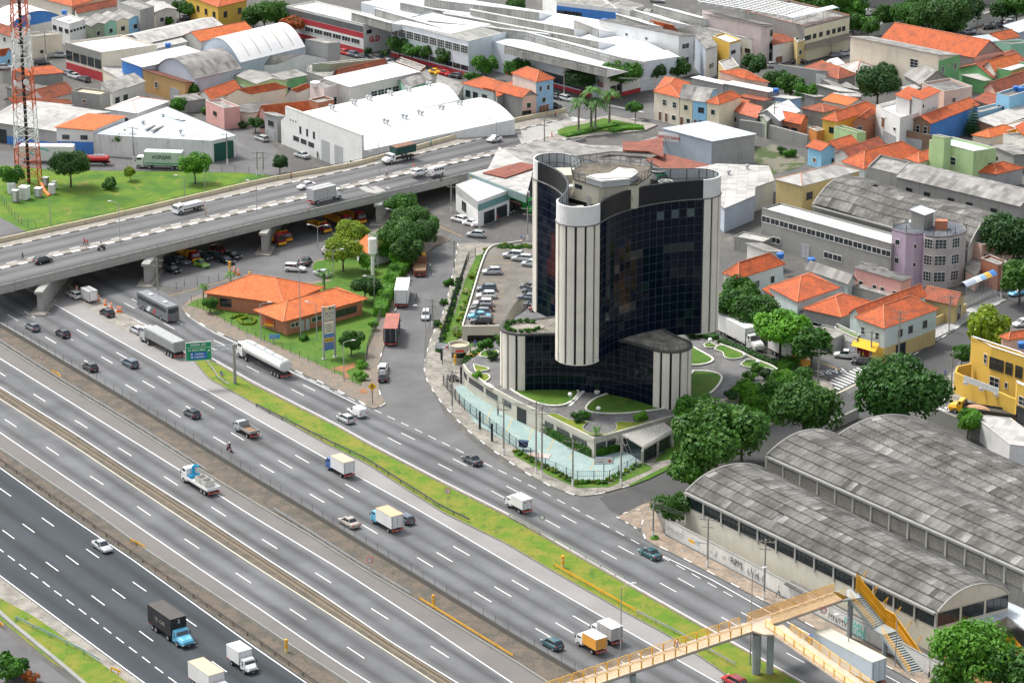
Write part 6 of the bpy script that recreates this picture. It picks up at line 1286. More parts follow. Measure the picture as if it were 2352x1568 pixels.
def barrel(lab,a,b,d,z,rs,rows=8,sw=1.12,wl='ow',power=2.,c=None,cap=296,nearest=None,gable_m='ow',over=.4,wavy=0):
 A,B,D=P(a,z),P(b,z),P(d,z);Cc=P(c,z)if c else A+D-B
 t=thg('barrel_shed',lab,'warehouse',(A.x,A.y,0));mb=MB();up=Z(1)
 q=[(A.x,A.y),(Cc.x,Cc.y),(D.x,D.y),(B.x,B.y)]
 for i in range(4):
  p0,p1=q[i],q[(i+1)%4];mb.qd((*p0,0),(*p1,0),(*p1,z-.03),(*p0,z-.03),mi=1 if i==0 else 0)
 prof=lambda s:rs*(1-abs(2*s-1)**power)
 for E0,E1 in((A,Cc),(B,D)):
  ps=[E0.lerp(E1,i/16)+up*(prof(i/16)-.1)for i in range(17)];mb.qd(*[p for p in[E1-up*.05,E0-up*.05]+ps],mi=1)
 mb.bd('wall',[WC[wl],WC[gable_m]],t)
 N=200;WD=(Cc-A).length;pl_=[(i/N*WD,prof(i/N))for i in range(N+1)];cum=[0]
 for i in range(N):cum.append(cum[-1]+math.dist(pl_[i],pl_[i+1]))
 def s_at(L):
  for i in range(N):
   if cum[i+1]>=L:return(i+(L-cum[i])/(cum[i+1]-cum[i]))/N
  return 1.
 ss=[s_at(cum[-1]*r/rows)for r in range(rows+1)];n=int((A-B).length/sw);items=[]
 for r in range(rows):
  s0,s1=ss[r],ss[r+1]
  for k in range(n):
   f0,f1=k/n,(k+1)/n
   def pt(f,s):return(A.lerp(B,f)).lerp(Cc.lerp(D,f),s)+up*(prof(s)+wavy*sin(f*9)*.5)
   p0,p1,p2,p3=pt(f0,s0),pt(f1,s0),pt(f1,s1),pt(f0,s1);low=s0<.5
   if(s0+s1)/2>.5:p0,p1,p2,p3=p2,p3,p0,p1
   m0,m1=(p0+p1)/2,(p2+p3)/2;y=(m1-m0);L=y.length;x=(p1-p0);w=x.length;nz=x.cross(y).normalized()
   if nz.z<0:x=-x;nz=x.cross(y).normalized()
   x=x.normalized();yy=y.normalized();xx=yy.cross(nz).normalized()
   items.append((Matrix(((xx.x,yy.x,nz.x,m0.x),(xx.y,yy.y,nz.y,m0.y),(xx.z,yy.z,nz.z,m0.z),(0,0,0,1))),w*1.02,L*1.05,m0))
 items.sort(key=lambda it:-(1000/(it[3].length))-(0 if abs(it[3].x/it[3].y)<.178 else-50))
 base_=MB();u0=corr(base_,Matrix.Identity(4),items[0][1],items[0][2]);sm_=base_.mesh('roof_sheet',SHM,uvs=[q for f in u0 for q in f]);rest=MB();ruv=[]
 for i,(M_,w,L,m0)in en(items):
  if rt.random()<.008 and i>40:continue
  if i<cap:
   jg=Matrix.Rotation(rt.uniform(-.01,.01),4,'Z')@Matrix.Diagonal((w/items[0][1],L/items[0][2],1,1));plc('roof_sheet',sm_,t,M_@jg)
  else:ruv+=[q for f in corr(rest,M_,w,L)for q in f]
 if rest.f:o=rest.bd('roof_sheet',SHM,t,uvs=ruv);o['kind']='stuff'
 dk=MB();
 for i in range(24):
  s0,s1=i/24,(i+1)/24;dk.qd(A.lerp(Cc,s0)+up*(prof(s0)-.08-wavy),A.lerp(Cc,s1)+up*(prof(s1)-.08-wavy),B.lerp(D,s1)+up*(prof(s1)-.08-wavy),B.lerp(D,s0)+up*(prof(s0)-.08-wavy))
 dk.bd('roof_frame',BLKP,t)
 g1=MB();g1.obx((A+B)/2+(A-Cc).normalized()*.3,B-A,.3,(B-A).length/2,z-.35,z-.02);g1.bd('gutter',CONCD,t)
 for E0,E1,F0 in((A,Cc,B),(B,D,A)):
  vg=MB();o_=(E0-F0).normalized()*.12;pth=[E0.lerp(E1,i/24)+up*(prof(i/24)+.06)+o_ for i in range(25)];vg.path(pth,.12,5);vg.bd('verge',CONCL,t)
 return t,A,B,Cc,D
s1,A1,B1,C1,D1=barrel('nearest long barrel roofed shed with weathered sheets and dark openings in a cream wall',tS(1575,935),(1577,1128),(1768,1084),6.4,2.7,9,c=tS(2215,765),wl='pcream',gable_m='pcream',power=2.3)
n1=Vc(((A1-B1).y,-(A1-B1).x,0)).normalized()
nn1=n1 if n1.dot(C1-A1)<0 else-n1
for i in range(13):adw(s1,A1,B1,(i+.5)/13,4.,(A1-B1).length/13-.3,1.9,'o',nn1)
for i in range(14):q=A1.lerp(B1,i/13*.998+.001);b=MB();b.obx(q+nn1*.08,B1-A1,.16,.16,0 if i in(0,)else 3.6,6.3);b.bd('pillar',CONCL,s1)
nr1=Vc(((C1-A1).y,-(C1-A1).x,0)).normalized();nr1=nr1 if nr1.dot(A1-B1)>0 else-nr1
for i,f in en((.16,.5,.84)):adw(s1,A1,C1,f,4.2,(C1-A1).length*.3,2.,'o',nr1)
s2,A2,B2,C2,D2=barrel('second long barrel roofed shed with perforated block windows along its side',(2600,1420),tM(60,1050),tM(690,872),8.2,2.3,8,wl='conc')
nn2=Vc(((A2-B2).y,-(A2-B2).x,0)).normalized();nn2=nn2 if nn2.dot(C2-A2)<0 else-nn2;L2=(A2-B2).length;nb=int(L2/4.)
BLK=pln('block_grid',(.5,.48,.42),.9,.15)
bg_=MB()
for i in range(7):bg_.box(-1.75,1.75,-.12,.02,.02+i*.29,.08+i*.29)
for i in range(15):bg_.box(-1.75+i*.25-.03,-1.75+i*.25+.03,-.1,.02,.02,1.85)
bgm=bg_.mesh('block_grille',BLK);dkb=MB();dkb.box(-1.75,1.75,-.04,.03,0,1.9);dkm=dkb.mesh('pane',BLKP)
for i in range(nb):
 q=B2.lerp(A2,(i+.5)/nb);o=plc('window',dkm,s2,frame((q.x+nn2.x*.02,q.y+nn2.y*.02,5.4),(-nn2.y,nn2.x,0)));g_=ON('block_grille',bgm);LK(g_);g_.parent=o
 q=B2.lerp(A2,i/nb);b=MB();b.obx(q+nn2*.1,A2-B2,.18,.18,5.,7.9);b.bd('pillar',CONCL,s2)
s3,A3,B3,C3,D3=barrel('third barrel roofed shed with curving weathered roof beside the corner street',(2640,1330),tM(700,872),tM(1485,765),8.,2.3,9,wl='conc')
s4,A4,B4,C4,D4=barrel('old wavy barrel roofed shed with patched dark sheets behind the concrete works',tI(1850,705),tI(468,325),tI(900,110),6.2,3.2,8,c=tI(2180,445),wl='conc',wavy=.5)
slr('pale flat porch roof over the open workshop at the right edge',tS,'1700,1025 2180,830 2480,960 2480,1180 2200,970 2050,1030',3.6,SB,'ow',walls=False)
wlr('yellow_fence','yellow and black striped low fence in the workshop yard at the right edge',tuple(pts(tS,'2075,1200 2250,1200 2351,1330')),[(-.05,0),(-.05,.9),(.05,.9),(.05,0)],YEL,'fence')
psh('yard_soil',pts(tS,'1620,1250 2000,1180 2260,1180 2500,1500 2500,1800 1700,1700'),.05,SOIL)
WG=wall('graffiti_wall_white',(.68,.67,.63),.7)
gwall=thg('boundary_wall','long white stained boundary wall with graffiti below the nearest barrel shed','wall',P((1766,1350)));wpth=[P(p)for p in((1529,1225),(1640,1283),(1766,1349.8),(1880,1410),(1991.4,1470.7),(2148.4,1555),(2300,1640))]
b=MB();b.sweep(wpth,[(-.12,0),(-.12,2.5),(.12,2.5),(.12,0)]);b.bd('wall',WG,gwall);b=MB();b.sweep(wpth,[(-.17,2.5),(-.17,2.58),(.17,2.58),(.17,2.5)]);b.bd('coping',CONCD,gwall)
dw=(wpth[2]-wpth[0]).normalized();nw=Vc((dw.y,-dw.x,0))
if nw.y>0:nw=-nw
def graf(s_,px,size,m,zc=1.25):
 q=P(px);text(s_,gwall,fcg(q+nw*.14+Z(zc),dw),size,m,.003)
graf('OPTIUKO',(1548,1240),1.1,pln('grey_spray',(.22,.24,.25)),1.4);graf('NSK',(1600,1262),1.3,pln('blue_spray',(.25,.4,.5)),1.2);graf('RPM',(1692,1312),1.5,INK,1.4);graf('LXLY W',(1740,1338),.9,pln('grey_spray',(.22,.24,.25)),.9);graf('IVMA VLTA',(1850,1398),1.,pln('pink_spray',(.5,.3,.35)),1.2)
graf('NEMU',(1964,1458),1.7,pln('teal_spray',(.02,.5,.45)),1.5);graf('RUDE',(1970,1461),1.5,pln('teal_spray',(.02,.5,.45)),.6);graf('MN/MV',(1925,1438),1.3,INK,1.)
for k in range(26):
 b=MB();q=wpth[0].lerp(wpth[2],rt.uniform(.45,.95))+nw*.135;z0=rt.uniform(.3,1.2);b.path([q+Z(z0)+dw*0,q+dw*rt.uniform(-.3,.3)+Z(z0+rt.uniform(.3,.8)),q+dw*rt.uniform(-.5,.5)+Z(z0+rt.uniform(0,.9))],.025,3);b.bd('graffiti_stroke',pln('grey_spray',(.22,.24,.25)),gwall)
psh('wall_pavement',pts(None,'1472.7,1213.4 1480,1235 1500,1250 1542,1268.7 1766,1385.8 2073.8,1550.4 2200,1620 2320,1650 2150,1560 1991,1475 1766,1354 1529,1229 1512,1190 1497,1150 1470,1160 1416,1188 1450,1205'),.15,mtl('brown_pavement',(.3,.23,.17),(.2,.165,.13),(.36,.33,.28),.5,3),hz=.15)
b=MB();
pkb('painted kerb of the pavement below the graffiti wall',pts(None,'1500,1165 1478,1190 1472.7,1213.4 1482,1238 1505,1252 1542,1268.7 1766,1385.8 2073.8,1550.4 2200,1620'),1.9)
pkb('broken white kerb stones of the little traffic triangle',pts(None,'1416,1188 1438,1200 1470,1219'),.8);pkb('white kerb stones on the avenue side of the traffic triangle',pts(None,'1432,1180 1460,1173 1497,1164'),.8)
fbm=pln('bridge_concrete',(.3,.34,.34),.8,.15);YR=pln('yellow_rail',(.8,.45,.04),.5,.1);YM=pln('yellow_mesh',(.72,.36,.01),.5,.1)
fb_=thg('footbridge','yellow railed concrete footbridge crossing the motorway with an enclosed yellow staircase','footbridge',P(tS(790,1180)))
ZF=6.9
def fpt(x,y,z=ZF):return P(tR(x,y),z)
f0,f1=fpt(905-103*6,1540+35*6),fpt(905+103*13,1540-35*13);dF=(f1-f0).normalized();nF=Vc((-dF.y,dF.x,0));WF=2.5
e1=P(tS(780,800),ZF)
b=MB();
for A_,B_ in((f0-dF*12,f1+dF*.5),(f1,e1)):
 dd=(B_-A_).normalized();nn=Vc((-dd.y,dd.x,0));b.obx((A_+B_)/2+nn*WF/2,dd,WF/2+.15,(B_-A_).length/2,ZF-.28,ZF,1);b.obx((A_+B_)/2+nn*WF/2,dd,.5,(B_-A_).length/2,ZF-.95,ZF-.28)
b.bd('deck',[fbm,pln('deck_tan',(.5,.4,.3),.8,.15)],fb_)
pn=MB();Lp=1.;
def rail_panel_mesh(L,h=1.15):
 m=MB();r=.06;k=.22;ps=[Vc((.06,0,0)),Vc((.06,0,h-k)),Vc((.06+k*.3,0,h-k*.3)),Vc((.06+k,0,h)),Vc((L-.06-k,0,h)),Vc((L-.06-k*.3,0,h-k*.3)),Vc((L-.06,0,h-k)),Vc((L-.06,0,0))]
 m.path(ps,r,5);
 for z in(.25,.48,.71,.92):m.tube((.06,0,z),(L-.06,0,z),.03,n=4)
 return m.mesh('rail_panel',YR)
Lm=(fpt(1008,1505)-fpt(905,1540)).length;rpm=rail_panel_mesh(Lm)
for k in range(-12,13):
 q=fpt(905,1540)+dF*Lm*k
 for off_ in(0,WF):M_=frame((q.x+nF.x*off_,q.y+nF.y*off_,ZF),dF);plc('rail_panel',rpm,fb_,M_)
g0,g1=P(tS(125,1130),ZF),P(tS(655,1510),ZF);dG=(g1-g0).normalized();nG=Vc((-dG.y,dG.x,0));g0=g0;Lg=(g1-g0).length/6
b=MB();A_,B_=g0-dG*2.2,g0+dG*34;b.obx((A_+B_)/2+nG*WF/2,dG,WF/2+.15,(B_-A_).length/2,ZF-.27,ZF+.01);b.obx((A_+B_)/2+nG*WF/2,dG,.5,(B_-A_).length/2,ZF-.94,ZF-.27);dE=(e1-f1).normalized();nE=Vc((-dE.y,dE.x,0));b.pm([(q.x,q.y)for q in(f1-dF,f1+dG*2-nG*.1,g0+nG*WF+dG*1.5,f1+dE*2.5+nE*WF,f1-dF+nF*WF)],ZF-.25,ZF+.02);b.bd('deck',pln('deck_tan',(.5,.4,.3),.8,.15),fb_)
rpg=rail_panel_mesh(Lg)
for k in range(-1,13):
 q=g0+dG*Lg*k
 for off_ in((0,WF)if k>=0 else(0,)):plc('rail_panel',rpg,fb_,frame((q.x+nG.x*off_,q.y+nG.y*off_,ZF),dG))
dE=(e1-f1).normalized();nE=Vc((-dE.y,dE.x,0));Le=(e1-f1).length
def mesh_side(a_,c_,h0,h1,m,name,step=.2):
 step*=.5
 b=MB();L=(c_-a_).length;n=max(2,int(L/step))
 for i in range(n+1):q=a_.lerp(c_,i/n);hh=h0+(h1-h0)*i/n;b.tube(q,q+Z(hh),.034,n=3)
 for f in(0,.33,.66,1):b.tube(a_+Z(h0*f),c_+Z(h1*f),.03 if f not in(1,)else .06,n=4)
 b.bd(name,m,fb_)
for off_,st in((0,2.6),(WF,.4)):mesh_side(f1+nE*off_+dE*st,e1+nE*off_-dE*.3,1.3,1.3,YR,'mesh_panel',.35)
b=MB()
for i in range(9):
 for off_ in(0,WF):
  c_=f1+dE*(2+(Le-3)*i/9)+nE*off_+Z(.9);r_=.75;pr=None
  for k in range(13):
   a=pi*k/12;q=c_+dE*cos(a)*r_+Z(sin(a)*.55)
   if pr:b.tube(pr,q,.035,n=3)
   pr=q
b.bd('rail_hoop',STEEL,fb_)
s0,sL,sL2,sB=P(tS(835,790),ZF),P(tS(1060,1065),3.5),P(tS(1140,1110),3.5),P(tS(1400,1485),0)
def flight(a_,c_,n,w=2.3):
 d=(c_-a_);h=Vc((d.x,d.y,0));u=h.normalized();nn=Vc((-u.y,u.x,0))
 for i in range(n):
  q=a_+h*((i+.5)/n);z=a_.z+d.z*(i+1)/n;b=MB();b.obx(q,u,w/2,h.length/n*.55,z-.06,z+.02);b.bd('step',fbm,fb_)
 for s in(-1,1):
  b=MB();o=nn*(w/2+.06)*s;b.hull([a_+o-nn*.05+Z(-.5),c_+o-nn*.05+Z(-.3),c_+o+nn*.05+Z(-.3),a_+o+nn*.05+Z(-.5)],[a_+o-nn*.05+Z(.1),c_+o-nn*.05+Z(.1),c_+o+nn*.05+Z(.1),a_+o+nn*.05+Z(.1)]);b.bd('stringer',fbm,fb_)
  b=MB();b.path([a_+o+Z(1.1),c_+o+Z(1.1)],.06,5)
  for z in(.3,.55,.8):b.path([a_+o+Z(z),c_+o+Z(z)],.03,3)
  b.bd('stair_rail',YM,fb_)
 return nn,u
nn_,u_=flight(s0,sL,16);flight(sL2,sB,18)
b=MB();b.obx((sL+sL2)/2,sL2-sL,1.25,(sL2-sL).length/2+.4,3.3,3.5);b.obx((e1+s0)/2+nE*.8,s0-e1,1.6,(s0-e1).length/2+.9,ZF-.25,ZF);b.bd('landing',fbm,fb_)
sd=nn_ if nn_.y>0 else-nn_
for a_,c_ in((s0,sL),(sL,sL2),(sL2,sB)):mesh_side(a_+sd*1.3,c_+sd*1.3,2.3,2.3,YM,'yellow_mesh_screen',.13)
mesh_side(e1+sd*2.4-dE*.5,s0+sd*1.6,3.,2.3,YM,'yellow_mesh_screen',.13)
for q in(s0,s0.lerp(sL,.45),s0.lerp(sL,.85),sL2,sL2.lerp(sB,.35),sL2.lerp(sB,.7)):
 b=MB();k_=q+sd*1.3+Z(2.3);b.tube(k_,k_+sd*1.6+Z(.6),.06,n=4);b.tube(k_+sd*1.6+Z(.6),q+sd*1.35+Z(.6),.05,n=4);b.bd('bracket',YM,fb_)
for p_,w_ in((tR(2235,1480),.62),(tS(80,1480),.5),(tS(790,1180),.4),(tS(1105,1330),.4),(tR(1130,1850),.45),(tR(330,2200),.45),(tS(700,2000),.5)):
 q=P(p_);b=MB();b.tube(q,q+Z(ZF-.9)if p_[1]!=tS(1105,1330)[1]else q+Z(3.3),w_,n=14);b.bd('pier',fbm,fb_)
round_hang=P(tS(560,905),6.3);hs_=thg('clearance_sign','round red ringed clearance sign hanging under the footbridge','road sign',round_hang);b=MB();b.tube(round_hang+Vc((0,-.6,0)),round_hang+Vc((0,-.68,0)),.48,n=16);b.bd('red_ring',REDP,hs_);b=MB();b.tube(round_hang+Vc((0,-.69,0)),round_hang+Vc((0,-.7,0)),.36,n=16);b.bd('white_face',WHT,hs_);b=MB();b.tube(round_hang+Vc((0,-.6,.2)),round_hang+Z(.6),.04);b.bd('bracket',STEEL,hs_)
q=P(tS(330,850));bs2=thg('bus_shelter','small bus shelter with dark corrugated roof before the graffiti wall','bus shelter',q);b=MB();b.obx(q,dw,.9,2.2,2.35,2.5);b.bd('roof',SD,bs2)
for s in(-1.6,1.6):b=MB();b.obx(q+dw*s+nw*-.5,dw,.12,.12,0,2.35);b.bd('post',ORG,bs2)
def zebra(lab,t,s,n,m=WHITEL):
 A_,B_,D_=[P(p,0)for p in pts(t,s)]
 v=D_-A_;row=B_-A_;mb=MB();w=row.length/n*.5
 for i in range(n):q=A_+row*((i+.25)/n);lpt(mb,[q,q+v],w,.035)
 return struct(mb,'crosswalk',m)
def bars_px(t,rows,w=.42):
 mb=MB()
 for x0,y0,x1,y1 in rows:lpt(mb,[P(t(x0,y0)),P(t(x1,y1))],w,.04)
 struct(mb,'crosswalk',WHITEL)
bars_px(tM,[(605,395,740,448),(632,380,772,432),(665,362,803,415),(697,347,835,402),(730,330,868,387),(762,318,900,372),(795,302,932,358),(828,288,965,342),(858,275,998,330),(925,275,1030,315),(965,262,1062,298),(660,448,710,465)])
bars_px(tM,[(1185,290,1288,232),(1208,303,1320,240),(1235,318,1355,252),(1320,300,1388,263),(1575,372,1602,355),(1592,395,1632,370),(1620,560,1665,545)])
bars_px(tC,[(525+i*21,1072-i*1.5+i*5.6,610+i*20,1045+i*5)for i in range(11)],.4)
bars_px(tC,[(850+i*27,940+i*4.5,960+i*27,938+i*6.5)for i in range(11)],.4)
bars_px(tC,[(965+i*17,1100-i*4.2,1050+i*19,1125-i*5)for i in range(11)],.4)
def ground_text(s_,px,size,ang,m=WHITEL,z=.03):
 q=P(px,z);t_=text(s_,None,Matrix.Translation(q+Z(.02))@Matrix.Rotation(ang,4,'Z')@Matrix.Diagonal((1,1.4,1,1)),size,m,.002,'road_marking');t_['kind']='structure';return t_
ground_text('PARE',tM(628,305),2.4,radians(197));ground_text('PARE',tM(1655,648),2.2,radians(20))
mk=MB();lpt(mk,xy(pts(tM,'500,215 710,290')),.16,.04);lpt(mk,xy(pts(tM,'1590,672 1750,735')),.16,.04);lpt(mk,xy(pts(tG,'1620,500 1870,605')),.14,.02);lpt(mk,xy(pts(tF,'1510,1135 1800,1060 2130,970')),.12,.03);struct(mk,'yellow_centre_line',YELL)
mk=MB();lpt(mk,xy(pts(tM,'650,520 900,395 1160,278')),.35,.04);struct(mk,'drain_line',CREML)
# ==== VEHICLES
HWD=(P((604.9,971.1))-P((974.4,1177.8))).normalized()
PT={n:gloss('car_'+n,c,.25,.6)for n,c in dict(black=(.012,.013,.015),white=(.75,.75,.74),silver=(.42,.44,.45),grey=(.14,.15,.17),dark=(.03,.04,.05),slate=(.07,.1,.13),teal=(.02,.09,.11),red=(.5,.015,.015),blue=(.03,.12,.35),beige=(.38,.34,.29),yellow=(.85,.45,.01),green=(.15,.3,.04),lblue=(.12,.42,.62),amber=(.85,.4,.02),dred=(.2,.01,.015),bgreen=(.02,.4,.06)).items()}
HL=gloss('headlamp',(.75,.78,.8),.1);TLM=gloss('tail_lamp',(.5,.01,.01),.3);RIM=pln('rim',(.4,.4,.42),.4,.1,.4);CHAS=pln('chassis',(.03,.03,.03),.8,.2);BOXW=wall('truck_box_white',(.72,.72,.7),.15);BOXS=sheet('silver_box',(.5,.5,.5),(.46,.46,.46),.4,30,1,.1)
def loft(st,m=None):

 mb=MB()if m is None else m;n=8;vs=[]
 for x,zb,zt,wb,wt in st:
  zm=zb+(zt-zb)*.55;r=min(.08,(zt-zb)*.2)
  vs+=[(x,-wb*.93,zb),(x,wb*.93,zb),(x,wb,zb+r),(x,wb,zm),(x,wt,zt-r*.4),(x,wt*.9,zt),(x,-wt*.9,zt),(x,-wt,zt-r*.4),(x,-wb,zm),(x,-wb,zb+r)]
 n=10;fs=[]
 for i in range(len(st)-1):
  for j in range(n):fs.append([i*n+j,i*n+(j+1)%n,(i+1)*n+(j+1)%n,(i+1)*n+j])
 fs+=[list(range(n))[::-1],[(len(st)-1)*n+j for j in range(n)]];return mb.add(vs,fs)
wheel_cache={}
def wheels(t,xs,w,r=.31,tw_=.2):
 k=(r,tw_)
 if k not in wheel_cache:
  a=MB();a.tube((0,-tw_/2,0),(0,tw_/2,0),r,n=14);c=MB();c.tube((0,-tw_/2-.015,0),(0,tw_/2+.015,0),r*.58,n=10);wheel_cache[k]=(a.mesh('wheel',BLACK),c.mesh('rim',RIM))
 a,c=wheel_cache[k]
 for x in xs:
  for s in(-1,1):
   o=ON('wheel',a);LK(o);o.parent=t;o.location=(x,s*(w-tw_/2+.02),r);q=ON('rim',c);LK(q);q.parent=o
def vroot(name,cat):t=thg(name,'x',cat,(0,0,0));ROOT[t.name]=(0,0,0);return t
def lights(t,xf,xr,w,z,zr=None):
 for s in(-1,1):
  b=MB();b.box(xf-.08,xf+.03,s*w*.72-.16,s*w*.72+.16,z-.08,z+.08);b.bd('headlight',HL,t)
  b=MB();zr_=zr or z;b.box(xr-.03,xr+.06,s*w*.78-.13,s*w*.78+.13,zr_-.1,zr_+.1);b.bd('tail_light',TLM,t)
 b=MB();b.box(xf,xf+.04,-.25,.25,.35,.47);b.box(xr-.04,xr,-.25,.25,.4,.52);b.bd('number_plate',pln('plate',(.5,.5,.48)),t)
def car(kind):
 t=vroot({'sedan':'sedan_car','beetle':'beetle_car','suv':'suv','wagon':'estate_car','pickup':'pickup_truck','van':'panel_van','kombi':'minibus'}.get(kind,'hatchback_car'),'car' if kind not in('van','kombi','pickup')else 'van')
 W=.82
 if kind in('hatch','sedan','wagon','suv'):
  L={'hatch':3.9,'sedan':4.35,'wagon':4.3,'suv':4.3}[kind];e=.12 if kind=='suv' else 0;h=L/2
  body=[(-h,.38+e,.75+e,.66,.62),(-h+.08,.28+e,.9+e,.78,.7),(-h+.5,.22+e,.96+e,W,.76),(-.3,.2+e,.93+e,W,.79),(.75,.2+e,.92+e,W,.78),(h-.9,.2+e,.86+e,W,.74),(h-.3,.24+e,.74+e,.78,.66),(h-.05,.3+e,.62+e,.68,.6),(h,.34+e,.55+e,.6,.55)]
  loft(body).bd('body',PT['silver'],t,smooth=True)
  rb={'hatch':-h+.12,'wagon':-h+.1,'sedan':-h+.85,'suv':-h+.1}[kind];rt_={'hatch':-h+.5,'wagon':-h+.3,'sedan':-h+1.35,'suv':-h+.3}[kind];H_=1.42+(.25 if kind=='suv' else 0)
  gl=MB();gl.hull([(rb,-.72,.9+e),(rb,.72,.9+e),(.95,.76,.88+e),(.95,-.76,.88+e)][::-1],[(rt_,-.56,H_-.04),(rt_,.56,H_-.04),(.3,.6,H_-.04),(.3,-.6,H_-.04)][::-1]);gl.bd('window_glass',GLASS,t)
  rf=loft([(rt_-.03,H_-.07,H_-.02,.57,.54),(rt_+.3,H_-.07,H_+.01,.62,.58),(0,H_-.07,H_+.02,.63,.6),(.34,H_-.07,H_-.02,.6,.57)]);rf.bd('roof_panel',PT['silver'],t,smooth=True)
  pl_=MB()
  for s in(-1,1):
   pl_.tube((.97,.75*s,.88+e),(.32,.6*s,H_-.04),.035,n=5);pl_.tube((rb,.72*s,.9+e),(rt_,.57*s,H_-.04),.05,n=5);pl_.tube((-.15,.76*s,.9+e),(-.2,.61*s,H_-.04),.04,n=5)
  pl_.bd('body_pillar',PT['silver'],t)
  wheels(t,(-L*.31,L*.31),W,.29+e*.4);lights(t,h-.12,-h+.02,W,.62+e,.78+e)
  for s in(-1,1):b=MB();b.box(.62,.78,s*.93-.09,s*.93+.09,.92+e,1.04+e);b.bd('wing_mirror',CHAS,t)
 elif kind=='beetle':
  loft([(-2.,.35,.45,.4,.3),(-1.85,.3,.8,.55,.42),(-1.4,.26,1.1,.66,.5),(-.9,.25,1.2,.7,.55),(.6,.25,.95,.7,.6),(1.1,.26,.92,.64,.5),(1.7,.3,.78,.5,.4),(1.95,.35,.55,.35,.3)]).bd('body',PT['silver'],t,smooth=True)
  gl=loft([(-1.15,.9,1.15,.6,.45),(-.75,.9,1.42,.62,.48),(.1,.9,1.45,.64,.5),(.6,.88,.95,.62,.58)]);gl.bd('window_glass',GLASS,t)
  loft([(-1.,1.3,1.34,.45,.4),(-.7,1.4,1.47,.5,.45),(0,1.42,1.5,.52,.48),(.2,1.38,1.42,.5,.46)]).bd('roof_panel',PT['silver'],t,smooth=True)
  fd=MB()
  for x in(-1.25,1.2):
   for s in(-1,1):fd.lathe([(.42,-.1),(.42,.3),(.3,.46),(0,.5)],10,(x,s*.58,.25))
  fd.bd('body_fender',PT['silver'],t,smooth=True);wheels(t,(-1.25,1.2),.78,.31,.16);lights(t,1.75,-1.85,.75,.62)
 elif kind in('van','kombi'):
  h=2.1 if kind=='van' else 2.15;H_=1.75 if kind=='van' else 1.92
  if kind=='van':
   loft([(-h,.35,H_-.15,.8,.72),(-h+.15,.28,H_,.84,.76),(.1,.25,H_,.84,.76),(.15,.25,1.,.84,.8),(1.2,.25,.95,.82,.74),(1.8,.3,.75,.76,.66),(h,.35,.6,.66,.6)]).bd('body',PT['white'],t)
   gl=MB();gl.hull([(.1,-.78,.95),(.1,.78,.95),(1.1,.74,.92),(1.1,-.74,.92)][::-1],[(.1,-.66,1.42),(.1,.66,1.42),(.5,.6,1.4),(.5,-.6,1.4)][::-1]);gl.bd('window_glass',GLASS,t);b=MB();b.box(.1,.5,-.6,.6,1.38,1.44);b.bd('roof_panel',PT['white'],t)
  else:
   loft([(-h,.35,1.7,.8,.66),(-h+.2,.3,H_,.86,.68),(h-.5,.3,H_,.86,.68),(h-.15,.3,1.5,.84,.7),(h,.35,1.,.8,.7)]).bd('body',PT['white'],t,smooth=False)
   for s in(-1,1):
    for i in range(4):b=MB();x=-1.75+i*.9;b.hull([(x,s*.83,1.15),(x+.72,s*.83,1.15),(x+.72,s*.88,1.15),(x,s*.88,1.15)][::s],[(x,s*.73,1.6),(x+.72,s*.73,1.6),(x+.72,s*.79,1.6),(x,s*.79,1.6)][::s]);b.bd('window_glass',GLASS,t)
   b=MB();b.hull([(h-.06,-.68,1.1),(h-.06,.68,1.1),(h+.02,.68,1.1),(h+.02,-.68,1.1)][::-1],[(h-.3,-.6,1.62),(h-.3,.6,1.62),(h-.2,.6,1.62),(h-.2,-.6,1.62)][::-1]);b.bd('windscreen',GLASS,t)
  wheels(t,(-1.35,1.35),.86,.31);lights(t,h-.04,-h,.8,.75,.95)
 elif kind=='pickup':
  h=2.4
  loft([(-h,.4,.95,.8,.8),(-.4,.35,.95,.84,.8),(-.38,.3,.98,.84,.8),(.9,.3,.98,.84,.78),(1.5,.3,.95,.82,.74),(2.15,.35,.8,.76,.68),(h,.4,.65,.66,.6)]).bd('body',PT['silver'],t)
  gl=MB();gl.hull([(-.4,-.76,.95),(-.4,.76,.95),(1.3,.76,.95),(1.3,-.76,.95)][::-1],[(-.3,-.62,1.52),(-.3,.62,1.52),(.6,.62,1.52),(.6,-.62,1.52)][::-1]);gl.bd('window_glass',GLASS,t);b=MB();b.box(-.34,.64,-.64,.64,1.5,1.57);b.bd('roof_panel',PT['silver'],t)
  b=MB();b.box(-h+.08,-.5,-.72,.72,.96,.98);b.bd('bed_floor',pln('bed_dark',(.1,.09,.08)),t);b=MB()
  for s in(-1,1):b.box(-h,-.42,s*.78-.04,s*.78+.04,.94,1.2)
  b.box(-h,-h+.06,-.74,.74,.94,1.2);b.bd('body_side',PT['silver'],t);wheels(t,(-1.5,1.5),.84,.34);lights(t,h-.1,-h,.8,.75,.85)
 return t
